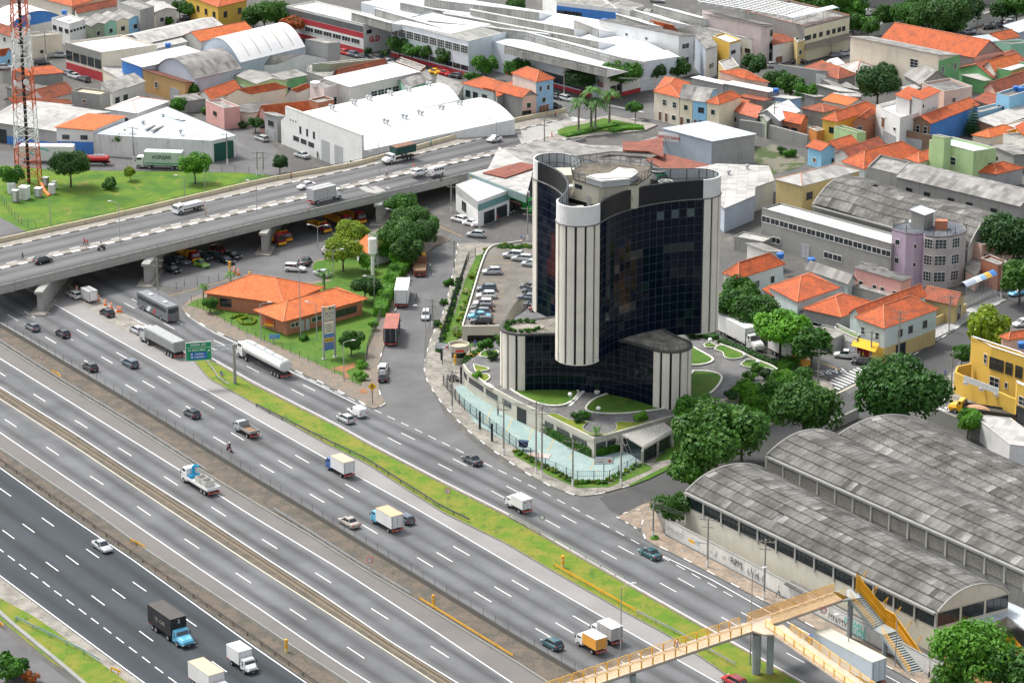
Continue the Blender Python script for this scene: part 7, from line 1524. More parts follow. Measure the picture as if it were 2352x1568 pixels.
def cabin(t,x0,L,w,z0,z1,m,bonnet=0,sleeper=0):

 x1=x0+L
 if bonnet:
  loft([(x0,z0,z1-.05,w,w*.9),(x0+.1,z0,z1,w,w*.9),(x0+L*.55,z0,z1-.05,w,w*.86),(x0+L*.72,z0,z0+(z1-z0)*.58,w,w*.84),(x1+bonnet-.3,z0,z0+(z1-z0)*.5,w*.85,w*.66),(x1+bonnet,z0+.1,z0+(z1-z0)*.35,w*.75,w*.6)]).bd('cab',m,t)
  xa,xb=x0+L*.56,x0+L*.73
 else:
  loft([(x0,z0,z1-.1,w,w*.93),(x0+.15,z0,z1,w,w*.93),(x1-.45,z0,z1-.02,w,w*.9),(x1-.22,z0,z1-.2,w,w*.9),(x1-.02,z0,z0+(z1-z0)*.5,w,w*.93),(x1,z0+.05,z0+(z1-z0)*.42,w*.97,w*.9)]).bd('cab',m,t);xa,xb=x1-.22,x1-.01
 zz=z0+(z1-z0)*.52;b=MB();b.hull([(xb-.05,-w*.84,zz),(xb-.05,w*.84,zz),(xb+.04,w*.84,zz),(xb+.04,-w*.84,zz)][::-1],[(xa-.05,-w*.76,z1-.2),(xa-.05,w*.76,z1-.2),(xa+.05,w*.76,z1-.2),(xa+.05,-w*.76,z1-.2)][::-1]);b.bd('windscreen',GLASS,t)
 for s in(-1,1):
  b=MB();b.box(x0+L*.2,xa-.15,s*w*.93-.04,s*w*.93+.04,zz,z1-.25);b.bd('side_window',GLASS,t)
  b=MB();b.box(xa-.05,xa+.08,s*(w+.16)-.06,s*(w+.16)+.06,zz,zz+.4);b.bd('wing_mirror',CHAS,t)
def truck(cabm,L,cab='white',body='box',boxm=None,H_=3.,w=1.05,axles=1,bonnet=0,cabh=2.2,load=None,name='box_truck',roofm=None,cabL=1.6,deckz=.95):
 t=vroot(name,'truck');h=L/2;xc=h-cabL-bonnet;r=.45 if L>6.5 else .36
 cabin(t,xc,cabL,w*.97,.45,cabh,cabm,bonnet);b=MB();b.box(-h,xc+.4,-.45,.45,.55,.85);b.bd('chassis',CHAS,t)
 xr=xc-.15
 if body=='box':
  b=MB();b.box(-h,xr,-w-.08,w+.08,deckz,H_);b.bd('cargo_box',boxm or BOXW,t);b=MB();b.box(-h-.01,xr+.01,-w-.1,w+.1,H_,H_+.04);b.bd('box_roof',roofm or boxm or BOXW,t)
  b=MB();b.box(-h-.03,-h,-.02,.02,deckz+.05,H_-.05);b.box(-h-.04,-h,-w*.9,-w*.8,deckz,H_-.1);b.box(-h-.04,-h,w*.8,w*.9,deckz,H_-.1);b.bd('rear_door',STEEL,t)
 elif body=='flat':
  b=MB();b.box(-h,xr,-w-.05,w+.05,deckz,deckz+.12);b.bd('deck',boxm or pln('timber_deck',(.25,.15,.09)),t);b=MB()
  for s in(-1,1):b.box(-h,xr,s*(w+.02)-.04,s*(w+.02)+.04,deckz+.12,deckz+.5)
  b.box(-h,-h+.06,-w,w,deckz+.12,deckz+.5);b.box(xr-.08,xr,-w,w,deckz+.12,deckz+1.2);b.bd('side_board',roofm or cabm,t)
 elif body=='tipper':
  b=MB();b.hull([(-h,-w*.9,deckz),(-h,w*.9,deckz),(xr,w*.9,deckz),(xr,-w*.9,deckz)][::-1],[(-h,-w-.1,H_),(-h,w+.1,H_),(xr,w+.1,H_),(xr,-w-.1,H_)][::-1]);b.bd('tipper_body',boxm or pln('tipper_grey',(.3,.31,.3),.6),t)
  b=MB();b.box(-h+.15,xr-.15,-w+.05,w-.05,H_-.02,H_+.12);b.bd('load',load or pln('gravel_load',(.35,.36,.36),.9,.3,scale=4),t)
 elif body=='tank':
  b=MB();zc=deckz+(H_-deckz)/2;prof=[];xs_=[-h,-h+.25,xr-.25,xr];n=16;vs=[]
  for x,k in zip(xs_,(.75,1,1,.75)):
   for i in range(n):a=6.2832*i/n;vs.append((x,cos(a)*(w+.08)*k,zc+sin(a)*(H_-deckz)/2*k))
  b.add(vs,[[j*n+i,j*n+(i+1)%n,(j+1)*n+(i+1)%n,(j+1)*n+i]for j in range(3)for i in range(n)]+[list(range(n))[::-1],[3*n+i for i in range(n)]]);b.bd('tank',boxm or BOXW,t,smooth=False)
  b=MB()
  for i in range(4):b.lathe([(.3,0),(.3,.15),(0,.17)],10,(-h+1.2+i*(L-cabL-2.5)/3.6,0,H_-.03))
  b.box(-h+.4,xr-.4,.35,.6,H_-.12,H_+.02);b.bd('walkway',STEEL,t)
 ax=[-h+1.1+i*(2*r+.15)for i in range(axles)]+[h-.75-bonnet*.55];
 if L>9.5:ax.append(xc-1.3)
 wheels(t,ax,w,r,.28);b=MB();b.box(-h-.1,-h-.02,-w,w,.5,.66);b.bd('rear_bumper',pln('red_white',(.55,.12,.1)),t);b=MB();b.box(h-.05,h+.06,-w*.95,w*.95,.38,.66);b.bd('front_bumper',CHAS if bonnet else cabm,t)
 lights(t,h+.02,-h-.02,w,.62,.72);return t
def bus():
 t=vroot('bus','bus');L,w,H_=12.,1.25,3.25;h=L/2;G1_=gloss('bus_grey',(.16,.17,.18),.35,.3)
 loft([(-h,.45,H_-.25,w,w*.93),(-h+.2,.35,H_,w,w*.93),(h-.4,.35,H_,w,w*.93),(h-.05,.35,H_-.4,w,w*.95),(h,.4,1.2,w*.97,w*.95)]).bd('body',G1_,t)
 for s in(-1,1):
  for i in range(8):b=MB();x=-h+.5+i*1.38;b.box(x,x+1.3,s*(w*.975)-.03,s*(w*.975)+.03,1.65,2.75);b.bd('side_window',GLASS,t)
  b=MB();b.hull([(1.2,s*w,.5),(2.3,s*w,.5),(2.3,s*(w+.02),.5),(1.2,s*(w+.02),.5)][::s],[(.2,s*w,1.6),(1.4,s*w,1.6),(1.4,s*(w+.02),1.6),(.2,s*(w+.02),1.6)][::s]);b.bd('white_stripe',WHT,t)
  b=MB();b.hull([(-.9,s*w,.5),(-.4,s*w,.5),(-.4,s*(w+.02),.5),(-.9,s*(w+.02),.5)][::s],[(-1.3,s*w,1.6),(-.8,s*w,1.6),(-.8,s*(w+.02),1.6),(-1.3,s*(w+.02),1.6)][::s]);b.bd('red_stripe',REDP,t)
 b=MB();b.box(-h-.03,-h+.02,-w*.8,w*.8,1.9,2.8);b.bd('rear_window',GLASS,t);b=MB();b.box(h-.2,h+.03,-w*.88,w*.88,1.3,2.7);b.bd('windscreen',GLASS,t)
 for x in(-3,2.6):b=MB();b.box(x-.5,x+.5,-.4,.4,H_,H_+.12);b.bd('roof_hatch',pln('hatch_pale',(.5,.5,.5)),t)
 wheels(t,(-h+2.6,h-2.6),w,.5,.3);lights(t,h-.02,-h-.02,w,.8,1.1);return t
def moto(shirt,name='motorcycle'):
 t=vroot(name,'motorcycle');b=MB();b.tube((-.65,-.06,.3),(-.65,.06,.3),.3,n=12);b.bd('wheel',BLACK,t);b=MB();b.tube((.65,-.05,.3),(.65,.05,.3),.3,n=12);b.bd('wheel',BLACK,t)
 b=MB();b.tube((-.6,0,.35),(.1,0,.5),.1);b.tube((.1,0,.5),(.45,0,.85),.06);b.tube((.65,0,.3),(.42,0,.98),.04);b.hull([(-.1,-.13,.65),(.4,-.13,.7),(.4,.13,.7),(-.1,.13,.65)],[(-.05,-.1,.9),(.35,-.1,.95),(.35,.1,.95),(-.05,.1,.9)]);b.tube((.42,-.33,1.),(.42,.33,1.),.025);b.bd('frame',PT['red']if shirt else PT['black'],t);b=MB();b.box(-.65,-.05,-.12,.12,.75,.85);b.bd('seat',BLACK,t);return t
PROTO={}
def paint(o,m):
 for c in o.children:
  if c.type=='MESH' and c.name.split('.')[0]in('body','roof_panel','body_pillar','body_fender','body_side'):
   c.material_slots[0].link='OBJECT';c.material_slots[0].material=m
used_v=set()
def put(o,pos,dirv,label,group=None):

 if o.name in used_v:r=dup(o,pos)
 else:index_kids(o);r=o;used_v.add(o.name)
 r.location=pos;r.rotation_euler=(0,atan2(dirv.z,hypot(dirv.x,dirv.y))*-1,atan2(dirv.y,dirv.x));r['label']=label
 if group:r['group']=group
 return r
def vc(kind,px,to,col,label,z=0,group=None):
 if kind not in PROTO:PROTO[kind]=car(kind)
 pos=P(px,z);d=to if isinstance(to,Vc)else P(to,z)-pos
 r=put(PROTO[kind],pos,d,label,group);paint(r,PT[col]);return r
for k_ in('hatch','sedan','wagon','suv','beetle','van','kombi','pickup'):PROTO[k_]=car(k_)
U,Dn=HWD,-HWD
def near(px,dx,dy):return(px[0]+dx,px[1]+dy)
GH='cars driving on the motorway'
for k_,px,to,col,lb in(('hatch',(74.6,757),U,'grey','dark grey hatchback driving out from the shadow under the flyover, leftmost on the motorway'),('hatch',(144,772),U,'black','black hatchback on the second lane dashes just below the flyover shadow'),('hatch',(207,849),U,'black','black hatchback next to the median fence, upstream of the grey estate car'),('wagon',(298.5,840),U,'slate','bluish grey estate car in the middle of the near carriageway'),('hatch',(441,956),U,'dark','dark hatchback between two lane dashes ahead of the grey flatbed'),('sedan',(802,1206),U,'beige','beige sedan close to the median just behind the speed ninety sign'),('wagon',(928,1197),U,'slate','slate blue car half hidden behind the light blue cab box truck'),('hatch',(1268,1485),U,'teal','dark teal hatchback near the median left of the orange box van'),('hatch',(794,968),U,'silver','silver hatchback on the side road beside the grass median'),('van',(820,953),U,'white','white small panel van on the side road beside the silver hatchback'),('sedan',(1084,1063),U,'dark','dark sedan on the side road in front of the tower forecourt'),('sedan',(1493,1278),U,'teal','teal sedan on the side road opposite the graffiti wall'),('hatch',(315,764),U,'silver','silver hatchback parked at the end of the roadworks strip'),('hatch',(246,724),U,'black','black hatchback beside the orange barrels of the roadworks'),('hatch',(171,683),U,'white','white hatchback emerging from under the flyover at the roadworks'),('sedan',(235,1261),Dn,'silver','silver blue sedan coming towards the viewer on the dark carriageway'),('wagon',(1686,1571),U,'red','bright red car cut by the bottom edge under the footbridge')):
 vc(k_,px,to,col,lb)
def fdir(x,s):a,b_=FP((x-30,0)),FP((x+30,0));q=P((x,500),fz(x));return((P((x+30,500-30*.245),fz(x+30))-P((x-30,500+30*.245),fz(x-30))).normalized())*s
for k_,px,s,col,lb in(('hatch',(99,603),1,'black','black hatchback on the near lanes of the flyover at the left edge'),('sedan',(704,432),-1,'white','white sedan behind the silver box truck on the flyover'),('sedan',(1135,325),-1,'white','white taxi saloon far along the flyover beside the white warehouse'),('hatch',(962,402),1,'white','white hatchback following the white minibus on the flyover'),('kombi',(1001,402),1,'white','white minibus with many side windows on the flyover'),('pickup',(1195,358),1,'dark','dark pickup with people in its bed at the flyover end')):
 vc(k_,px,fdir(px[0],s),col,lb,fz(px[0])+.02)
for k_,px,to,col,lb in(('hatch',(1130,629),(-1,0),'silver','silver hatchback alone in the upper row of the parking deck'),('hatch',(1118,668),(-1,0),'slate','dark slate hatchback parked above the white one on the deck'),('hatch',(1117,684),(-1,0),'white','white hatchback parked second on the left row of the deck'),('hatch',(1110,702),(-1,.1),'white','white hatchback squeezed behind the dark estate on the deck'),('wagon',(1106,713),(-1,.1),'black','black estate car third from the bottom of the deck row'),('hatch',(1104,723),(-1,.1),'grey','grey hatchback between the black estate and the pale blue sedan'),('sedan',(1101,732),(-1,.1),'lblue','pale blue sedan near the garage roof edge'),('wagon',(1106,743),(-1,.1),'black','black estate car lowest in the row above the garage opening'),('suv',(1178,593),(-1,.3),'silver','silver minivan at the hedge at the top of the deck'),('wagon',(1199,599),(-1,.3),'silver','silver estate car second from the hedge at the top of the deck'),('hatch',(1220,611),(-1,.3),'silver','silver hatchback beside the tower wall at the top of the deck'),('hatch',(1217,664),(-1,.4),'dark','dark hatchback against the tower in the right row'),('hatch',(1222,674),(-1,.4),'dark','second dark hatchback against the tower half hidden'),('wagon',(1214,689),(-1,.5),'slate','slate green estate car at the tower wall'),('hatch',(1226,706),(-1,.6),'dark','dark hatchback behind the planted terrace'),('sedan',(1240,716),(-1,.6),'dred','dark red sedan lowest at the tower wall')):
 vc(k_,px,Vc((to[0],to[1],0)),col,lb,ZD+.02)
Vv=lambda x,y:Vc((x,y,0))
UP=(P((985,700))-P((972,780))).normalized()
for k_,px,to,col,lb in(('wagon',(978,730),-UP,'silver','silver car driving down the service street toward the camera'),('wagon',(880,851),UP,'white','white car parked nose up behind the black one at the island corner'),('hatch',(880,872),UP,'black','black car parked at the corner of the green island kerb'),('hatch',(1055,509),Vv(-1,.9),'white','white hatchback parked before the white beetle outside the workshop'),('beetle',(1080,518),Vv(-1,.9),'white','white beetle parked outside the workshop office'),('hatch',(1093,544),Vv(-1,.35),'silver','silver hatchback turning out of the service street'),('hatch',(966,489),Vv(-1,.6),'black','black car in the dark under the flyover edge'),('suv',(678,623),Vv(1,-.2),'white','white off road car in the station yard'),('sedan',(703,606),Vv(.15,1),'black','black sedan standing in the yard beside the white off road car'),('hatch',(752,579),Vv(.2,1),'silver','silver hatchback half hidden behind the yellow green tree'),('sedan',(741,634),Vv(-.9,.9),'silver','silver sedan parked at the lawn edge behind the station roof'),('hatch',(388,606),Vv(.9,-.8),'dark','dark car leftmost in the row under the flyover'),('sedan',(417,605),Vv(.9,-.8),'grey','grey sedan second in the row under the flyover'),('hatch',(396,625),Vv(.9,-.8),'black','black car parked nearest the stakes under the flyover'),('beetle',(463,612),Vv(.9,-.8),'green','green beetle parked under the flyover'),('hatch',(468,596),Vv(.9,-.8),'dark','dark car behind the green beetle'),('hatch',(502,580),Vv(.9,-.8),'dred','dark red hatchback at the back of the flyover parking'),('hatch',(496,594),Vv(.9,-.8),'dark','dark blue car in front of the dark red one'),('sedan',(518,604),Vv(.9,-.8),'black','black sedan nearest the orange barrels'),('sedan',(534,592),Vv(.9,-.8),'black','black sedan rightmost in the flyover parking'),('hatch',(350,608),Vv(.9,-.8),'silver','silver car partly behind the flyover pier'),('sedan',(1159,490),Vv(.9,-.6),'black','black sedan inside the truck wash next to the green truck'),('pickup',(1945,822),Vv(-1,.25),'white','white pickup parked before the green glass garage'),('hatch',(1980,837),Vv(-1,.35),'black','black hatchback parked at the corner bar crossing'),('wagon',(2337,677),Vv(-1,-.8),'lblue','light blue estate car parked at the steep street'),('hatch',(2348,748),Vv(-1,-.5),'white','pale car at the right edge of the steep street'),('pickup',(136,132),Vv(1,.1),'silver','silver pickup beside the beige yard wall'),('suv',(98,151),Vv(1,.1),'black','black off road car on the left street'),('hatch',(10,159),Vv(1,.2),'white','white hatchback at the left edge of the street'),('wagon',(155,173),Vv(-1,1.2),'grey','grey car first in the row by the red base wall'),('sedan',(171,180),Vv(-1,1.2),'silver','silver sedan second in the row by the red base wall'),('wagon',(193,187),Vv(-1,1.2),'dark','dark car third in the row by the red base wall'),('wagon',(508,289),Vv(-1,1.5),'grey','grey minivan in the narrow side street above the white warehouse'),('wagon',(601,323),Vv(-1,1.3),'silver','silver estate car parked at the white garage house'),('sedan',(694,362),Vv(-1,1.1),'silver','silver sedan parked in front of the huge white warehouse'),('hatch',(556,49),Vv(1,.3),'black','black car parked under the far trees'),('hatch',(432,47),Vv(1,.3),'black','black car parked by the yellow building trees'),('hatch',(794,126),Vv(1,-1.1),'red','red car parked at the red striped factory'),('wagon',(815,131),Vv(1,-1.1),'slate','slate car behind the red car at the factory'),('hatch',(838,137),Vv(1,-1.1),'black','black car third from the red one at the factory'),('suv',(872,141),Vv(1,-1.1),'dark','dark off road car under the round street tree'),('sedan',(891,148),Vv(1,-1.1),'silver','silver sedan left of the factory street trees'),('hatch',(977,165),Vv(1,-1.1),'black','black car left of the yellow beetle'),('beetle',(996,170),Vv(-1,.8),'yellow','yellow beetle parked in front of the factory'),('beetle',(1020,173),Vv(-1,.8),'red','red beetle parked next to the yellow beetle'),('hatch',(1046,179),Vv(-1,.8),'dark','dark car right of the red beetle'),('hatch',(1280,228),Vv(1,-.9),'dark','dark car parked under the street tree by the crossing'),('wagon',(1302,232),Vv(1,-.9),'silver','silver estate car parked at the crossing street'),('wagon',(1272,250),Vv(1,-.2),'black','black car leaving beside the blue tower house'),('hatch',(1255,243),Vv(1,-.2),'dark','dark car behind the black one at the blue tower house'),('hatch',(2322,56),Vv(1,.4),'silver','silver hatchback highest on the right street'),('hatch',(2296,61),Vv(1,.4),'grey','grey car second from the top on the right street'),('hatch',(2272,67),Vv(1,.4),'black','black car third from the top on the right street'),('sedan',(2223,78),Vv(1,.4),'silver','silver sedan parked by the tree trunks on the right street'),('hatch',(2205,82),Vv(1,.4),'dark','dark car behind the silver sedan on the right street'),('sedan',(1940,128),Vv(1,.3),'silver','silver sedan before the brown awning'),('hatch',(1922,132),Vv(1,.3),'grey','grey car left of the silver sedan before the brown awning'),('sedan',(1836,146),Vv(1,.25),'black','black sedan in the street above the white flat building'),('hatch',(1779,155),Vv(1,.25),'silver','silver car at the street by the pinkish shop'),('pickup',(1952,84),Vv(-1,.5),'silver','silver pickup behind the cream long building'),('van',(1994,35),Vv(1,.2),'white','white van in the far yard under the trees'),('hatch',(2015,58),Vv(1,.2),'white','white car in the far yard behind the white wall'),('hatch',(2060,53),Vv(1,.2),'silver','silver car in the far yard right of the sentry hut'),('suv',(1509,6),Vv(1,-.4),'silver','silver off road car at the very top street')):
 vc(k_,px,to,col,lb)
def vt(o,px,d,lab,z=0):return put(o,P(px,z),d,lab)
tb=truck(PT['blue'],5.8,H_=2.9,w=1.,roofm=pln('tan_top',(.5,.42,.3)));vt(tb,(781,1086),U,'small box truck with dark blue cab and white box on the near carriageway')
tb=truck(PT['lblue'],6.2,H_=3.,w=1.05,roofm=pln('wood_top',(.5,.38,.24)));vt(tb,(888,1210),U,'box truck with light blue cab and slatted tan roof on the near carriageway')
OB=pln('orange_box',(.8,.36,.05),.6,.25,scale=6);tb=truck(PT['white'],5.,boxm=OB,H_=2.6,w=.92,roofm=WHT,cabh=1.9);vt(tb,(1357,1490),U,'white cabbed van with an orange printed cargo box near the footbridge')
tb=truck(PT['white'],5.2,boxm=BOXS,H_=2.8,w=.95,roofm=WHT,cabh=1.9);vt(tb,(1392,1468),U,'silver box truck with white roof beside the orange printed box')
tb=truck(PT['white'],4.9,H_=2.5,w=.9,cabh=1.85);vt(tb,(1191,1170),U,'small white box truck with red dots on its rear on the side road')
for s in(-.45,.45):b=MB();b.tube((-2.47,s,2.1),(-2.5,s,2.1),.13,n=10);b.bd('red_dot',REDP,tb)
tb=truck(PT['silver'],5.4,body='flat',w=.95,cabh=1.95,roofm=pln('grey_board',(.3,.32,.32)));vt(tb,(567,997),U,'grey small flatbed truck with an empty brown deck')
tb=truck(PT['white'],8.6,body='flat',w=1.15,axles=2,cabh=2.7,roofm=WHT,boxm=BOXW,name='crane_truck');vt(tb,(461,1120),U,'white and blue crane flatbed truck carrying two grey concrete tanks')
b=MB();b.tube((2.2,0,1),(2.2,0,3.),.28);b.path([(2.2,0,3.),(1.2,.1,3.5),(2.6,-.3,3.),(1.3,-.5,3.2)],.2,6);b.box(1.9,2.4,-1,1,1,1.7);b.bd('crane',pln('crane_blue',(.01,.3,.55),.4),tb)
for x in(-.5,-2.3):b=MB();b.sweep([(x-.75,-.85),(x+.75,-.85),(x+.75,.85),(x-.75,.85)],[(0,1.08),(0,2.15),(.12,2.15),(.12,1.08)],closed=True);b.box(x-.7,x+.7,-.8,.8,1.1,1.5);b.bd('concrete_tank',CONCL,tb)
tb=truck(PT['white'],15.5,body='tank',w=1.2,axles=3,H_=3.5,cabh=2.9,cabL=2.,deckz=1.2,name='tanker_truck');vt(tb,(607,842),U,'long white tanker truck on the side road below the station lawn')
tb=truck(PT['silver'],13.,body='tipper',w=1.2,axles=3,H_=3.1,cabh=2.8,cabL=2.,deckz=1.3,name='dump_truck');vt(tb,(373,801),U,'grey dump semi trailer with a silver cab standing on the pale shoulder')
vt(bus(),(363,722),U,'grey coach bus with white and red slanted stripes leaving the flyover shadow')
tb=vroot('cargo_trailer','trailer');b=MB();b.box(-1.7,1.7,-.95,.95,.5,2.5);b.bd('cargo_box',BOXS,tb);wheels(tb,(-.2,),.98,.33);b=MB();b.box(-1.73,-1.7,-.7,.7,.7,2.3);b.bd('rear_door',WHT,tb);vt(tb,(206,692),U,'grey box trailer with a white rear door behind the white hatchback')
BKB=pln('black_curtain',(.018,.018,.02),.7,.4,scale=2);tb=truck(PT['lblue'],9.6,boxm=BKB,H_=3.7,w=1.2,axles=2,bonnet=1.2,cabh=2.2,roofm=pln('dusty_black',(.07,.065,.06)),cabL=1.5,deckz=1.);vt(tb,(396,1462),Dn,'big black box truck with a light blue bonneted cab on the dark carriageway')
M_=fcg((-1.2,-1.31,2.3),(1,0,0));o_=text('TE  CAR',tb,M_,.8,pln('faded_cream',(.4,.36,.3)),.005);o_=text('2',tb,fcg((2.08,0,3.2),(0,1,0)),.8,WHT,.005)
tb=truck(PT['white'],5.4,H_=2.9,w=1.,cabh=2.,bonnet=.3);vt(tb,(559,1533),Dn,'white small box truck at the bottom of the dark carriageway')
tb=truck(PT['white'],7.5,H_=3.3,w=1.15,roofm=pln('tan_top',(.5,.42,.3)));vt(tb,(482,1585),Dn,'white truck with tan roof cut by the bottom edge')
tb=truck(PT['white'],6.6,body='flat',w=1.,cabh=2.);r=vt(tb,(432,486),fdir(432,-1),'white flatbed truck loaded with wrapped goods on the flyover',fz(432)+.02);b=MB();b.box(-3.1,1.3,-.95,.95,1.05,1.75);b.bd('wrapped_load',pln('wrapped',(.55,.55,.58),.4,.25,scale=3),r)
tb=truck(PT['white'],7.6,boxm=BOXS,H_=3.3,w=1.12,cabh=2.3,cabL=1.5);vt(tb,(746,462),fdir(746,1),'silver box truck with white cab crossing the flyover',fz(746)+.02)
tb=truck(PT['white'],8.2,body='tipper',boxm=pln('dark_green_skip',(.01,.06,.05),.6),load=pln('rusty_load',(.2,.1,.06)),H_=3.3,w=1.15,axles=2,bonnet=1.,cabh=2.1,deckz=1.6,cabL=1.5,name='skip_truck');vt(tb,(915,370),fdir(915,-1),'white bonneted skip truck with a dark green container on the flyover',fz(915)+.02)
LG=P((300,385));WL=Vc((-1,-.1,0))
tb=truck(PT['white'],10.5,boxm=pln('pale_green_box',(.5,.58,.52),.6),H_=3.9,w=1.2,axles=2,cabh=2.7,cabL=1.9,name='box_truck');vt(tb,(367,386),Vc((-1,.12,0)),'pale green box truck lettered AGRIJAR beside the grass field');text('AGRIJAR',tb,fcg((-.8,1.31,2.8),(-1,0,0)),1.15,pln('dark_green_ink',(.02,.12,.08)),.005,bold=.02);b=MB();b.box(-5.1,2.9,1.28,1.3,1.25,1.5);b.bd('green_stripe',GRNP,tb)
tb=vroot('trailer','trailer');b=MB();b.box(-6,6,-1.25,1.25,1.2,3.9);b.bd('cargo_box',BOXW,tb);wheels(tb,(-4.5,-3.4,-2.3),1.2,.48,.3);b=MB();pr=None
for k in range(13):a=pi*(.1+k/12*1.3);b.tube((1.5-cos(a)*2.2,1.27,2.6+sin(a)*.9),(1.5-cos(a+.35)*2.,1.27,2.6+sin(a+.35)*.7),.13,n=5)
b.bd('teal_swirl',pln('teal_logo',(.02,.45,.42)),tb);b=MB();b.tube((5,-.9,0),(5,-.9,1.2),.1);b.tube((5,.9,0),(5,.9,1.2),.1);b.bd('landing_leg',CHAS,tb);vt(tb,(110,372),Vc((-1,.05,0)),'white semi trailer with a teal swirl behind the lattice mast')
tb=truck(PT['red'],6.5,body='tank',boxm=PT['red'],w=1.,H_=2.3,cabh=2.2,name='tank_truck');vt(tb,(218,379),Vc((-1,.05,0)),'small red tank truck beside the round green tree')
tb=truck(pln('brown_cab',(.2,.08,.04)),8.6,body='flat',w=1.15,axles=2,cabh=2.3,roofm=pln('brown_board',(.22,.09,.05)),bonnet=.6);r=vt(tb,(966,622),UP,'brown flatbed lorry with cargo frame parked on the service street');b=MB();b.box(3.,4.,-.9,.9,2.3,2.5);b.bd('yellow_roof',PT['yellow'],r)
tb=truck(PT['white'],9.6,H_=3.6,w=1.2,axles=2,cabh=2.4);vt(tb,(925,690),UP,'white box lorry parked in the middle of the service street row')
tb=truck(PT['white'],10.5,boxm=pln('black_sheet',(.02,.022,.03),.7,.4),H_=3.5,w=1.2,axles=3,cabh=2.4,roofm=pln('brick_red_top',(.33,.12,.09),.8,.2),name='box_truck');vt(tb,(901,775),UP,'lorry with brick red roof and black rear parked lowest on the service street')
tb=truck(PT['bgreen'],7.5,body='flat',w=1.2,axles=2,cabh=3.,cabL=2.2,roofm=CHAS,name='tractor_unit');vt(tb,tH(140,600),Vc((.75,-.9,0)),'bright green truck cab standing in the truck wash')
YRD=(PT['amber'],pln('maroon',(.15,.01,.015)))
for i,(px,L_)in en((((626,557),7),((645,551),5.2),((733,529),6),((776,516),7.5),((808,507),7.5),((434,596),5.5))):
 tb=truck(YRD[1],L_,body='flat',w=1.05,cabh=2.+(i in(0,3,4))*.5,roofm=YRD[0],boxm=YRD[0],name='tow_truck');b=MB();b.box(L_/2-.1,L_/2+.1,-1,1,.4,.9);b.bd('yellow_bumper',YRD[0],tb);b=MB();b.box(L_/2-1.3,L_/2-.9,-.7,.7,2.+(i in(0,3,4))*.5,2.15+(i in(0,3,4))*.5);b.bd('light_bar',PT['red'],tb)
 vt(tb,px,Vc((.75,-.9,0)),['yellow and maroon rescue truck behind the second flyover pier','smaller yellow maroon rescue pickup beside the first rescue truck','yellow and maroon tow truck under the middle of the flyover','yellow crew rescue truck behind the yellow green tree','yellow tow truck with maroon cab furthest right under the flyover','yellow and red tow truck standing among the parked cars'][i])
ss_d=(P((1780,850))-P((1640,775))).normalized()
tb=truck(PT['white'],13,H_=3.9,w=1.25,axles=3,cabh=2.9,bonnet=1.1,cabL=2.);vt(tb,tP(480,270),ss_d,'long white lorry with rounded cab parked behind the garden trees')
tb=truck(PT['amber'],11,H_=3.9,w=1.25,axles=2,cabh=2.8,bonnet=1.,cabL=1.8);vt(tb,tP(900,420),ss_d,'lorry with a yellow cab parked at the zebra crossing end')
tb=truck(PT['yellow'],12.,body='flat',w=1.25,axles=2,cabh=2.4,bonnet=1.1,cabL=1.5,roofm=pln('dark_timber',(.06,.055,.045)),boxm=pln('dark_timber',(.06,.055,.045)));r=vt(tb,tM(1985,695),Vc((-.93,.42,0)),'yellow bonneted flatbed truck with a sand heap beside the yellow wall');b=MB();b.lathe([(1.9,0),(1.4,.35),(.7,.6),(0,.7)],12,(1.,0,1.07));b.v=[(v[0]*1.2-.2,v[1]*.5,v[2])for v in b.v];b.bd('sand_heap',pln('sand_pile',(.5,.3,.18),.95,.3,scale=4),r)
tb=truck(PT['blue'],14.5,H_=4.1,w=1.25,axles=3,cabh=2.9,cabL=2.,boxm=pln('bluish_white_box',(.62,.7,.76),.5,.06),roofm=pln('cream_top',(.55,.52,.42)));vt(tb,tS(740,1440),U,'long white trailer lorry under the footbridge arm on the side road')
H('long low white depot with pale roof between the corner street and the sheds',tM,'2225,960 1870,680 2600,1010',3.6,'white','flat',SL,par_h=.1,cat='depot')
mt=moto(True);vt(mt,(527,1037),U,'motorcycle with a rider in dark clothes on the near carriageway');mt2=moto(False);vt(mt2,(233,574),fdir(233,1),'motorcycle with a rider in white on the flyover',fz(233)+.02)
for i,(x,y)in en(((1745,385),(1775,388),(1800,385),(1815,388))):r=dup(mt2,P(tK(x,y),.15),1.9+i*.1,['leftmost motorcycle in the rack behind the gatehouse hedge','second motorcycle in the rack behind the gatehouse hedge','third motorcycle in the rack behind the gatehouse hedge','rightmost motorcycle in the rack behind the gatehouse hedge'][i])
# ==== ISLAND, TREES, HEDGES
isl=pts(None,'416,708 442,683 494,668 575,648 640,640 700,650 766,641 725,624 714,611 722,600 761,590 800,560 877,522 1003,539 1036,552 998,565 972,588 946,619 924,680 902,724 883,790 869,839 871,903 887,929 858,941 825,922 722,871 660,844 560,790 480,756 428,722')
pavement('pavement',isl,mtl('island_pavement',(.22,.17,.13),(.17,.15,.13),(.1,.13,.05),.5,3));pkb('kerb round the green station island along the side road and service street',isl[16:]+isl[:1],2.2)
ig=pts(None,'430,700 447,690 500,675 580,655 640,645 700,655 762,645 722,625 718,611 726,601 765,593 805,563 880,525 940,560 920,600 890,690 862,760 845,800 838,850 830,885 760,850 700,822 640,795 560,760 480,715')
psh('island_lawn',ig,.16,GRASG,hz=.14)
psh('bare_soil',pts(tK,'690,280 910,230 915,270 830,300 870,360 810,380 800,310'),.18,SOIL,hz=.14);psh('bare_soil',pts(tK,'950,470 1010,460 1020,500 960,500'),.18,SOIL,hz=.14)
psh('field_grass',pts(None,'-60,375 150,392 400,394 560,397 630,404 620,430 480,470 300,520 90,545 -60,560'),.03,GRASS)
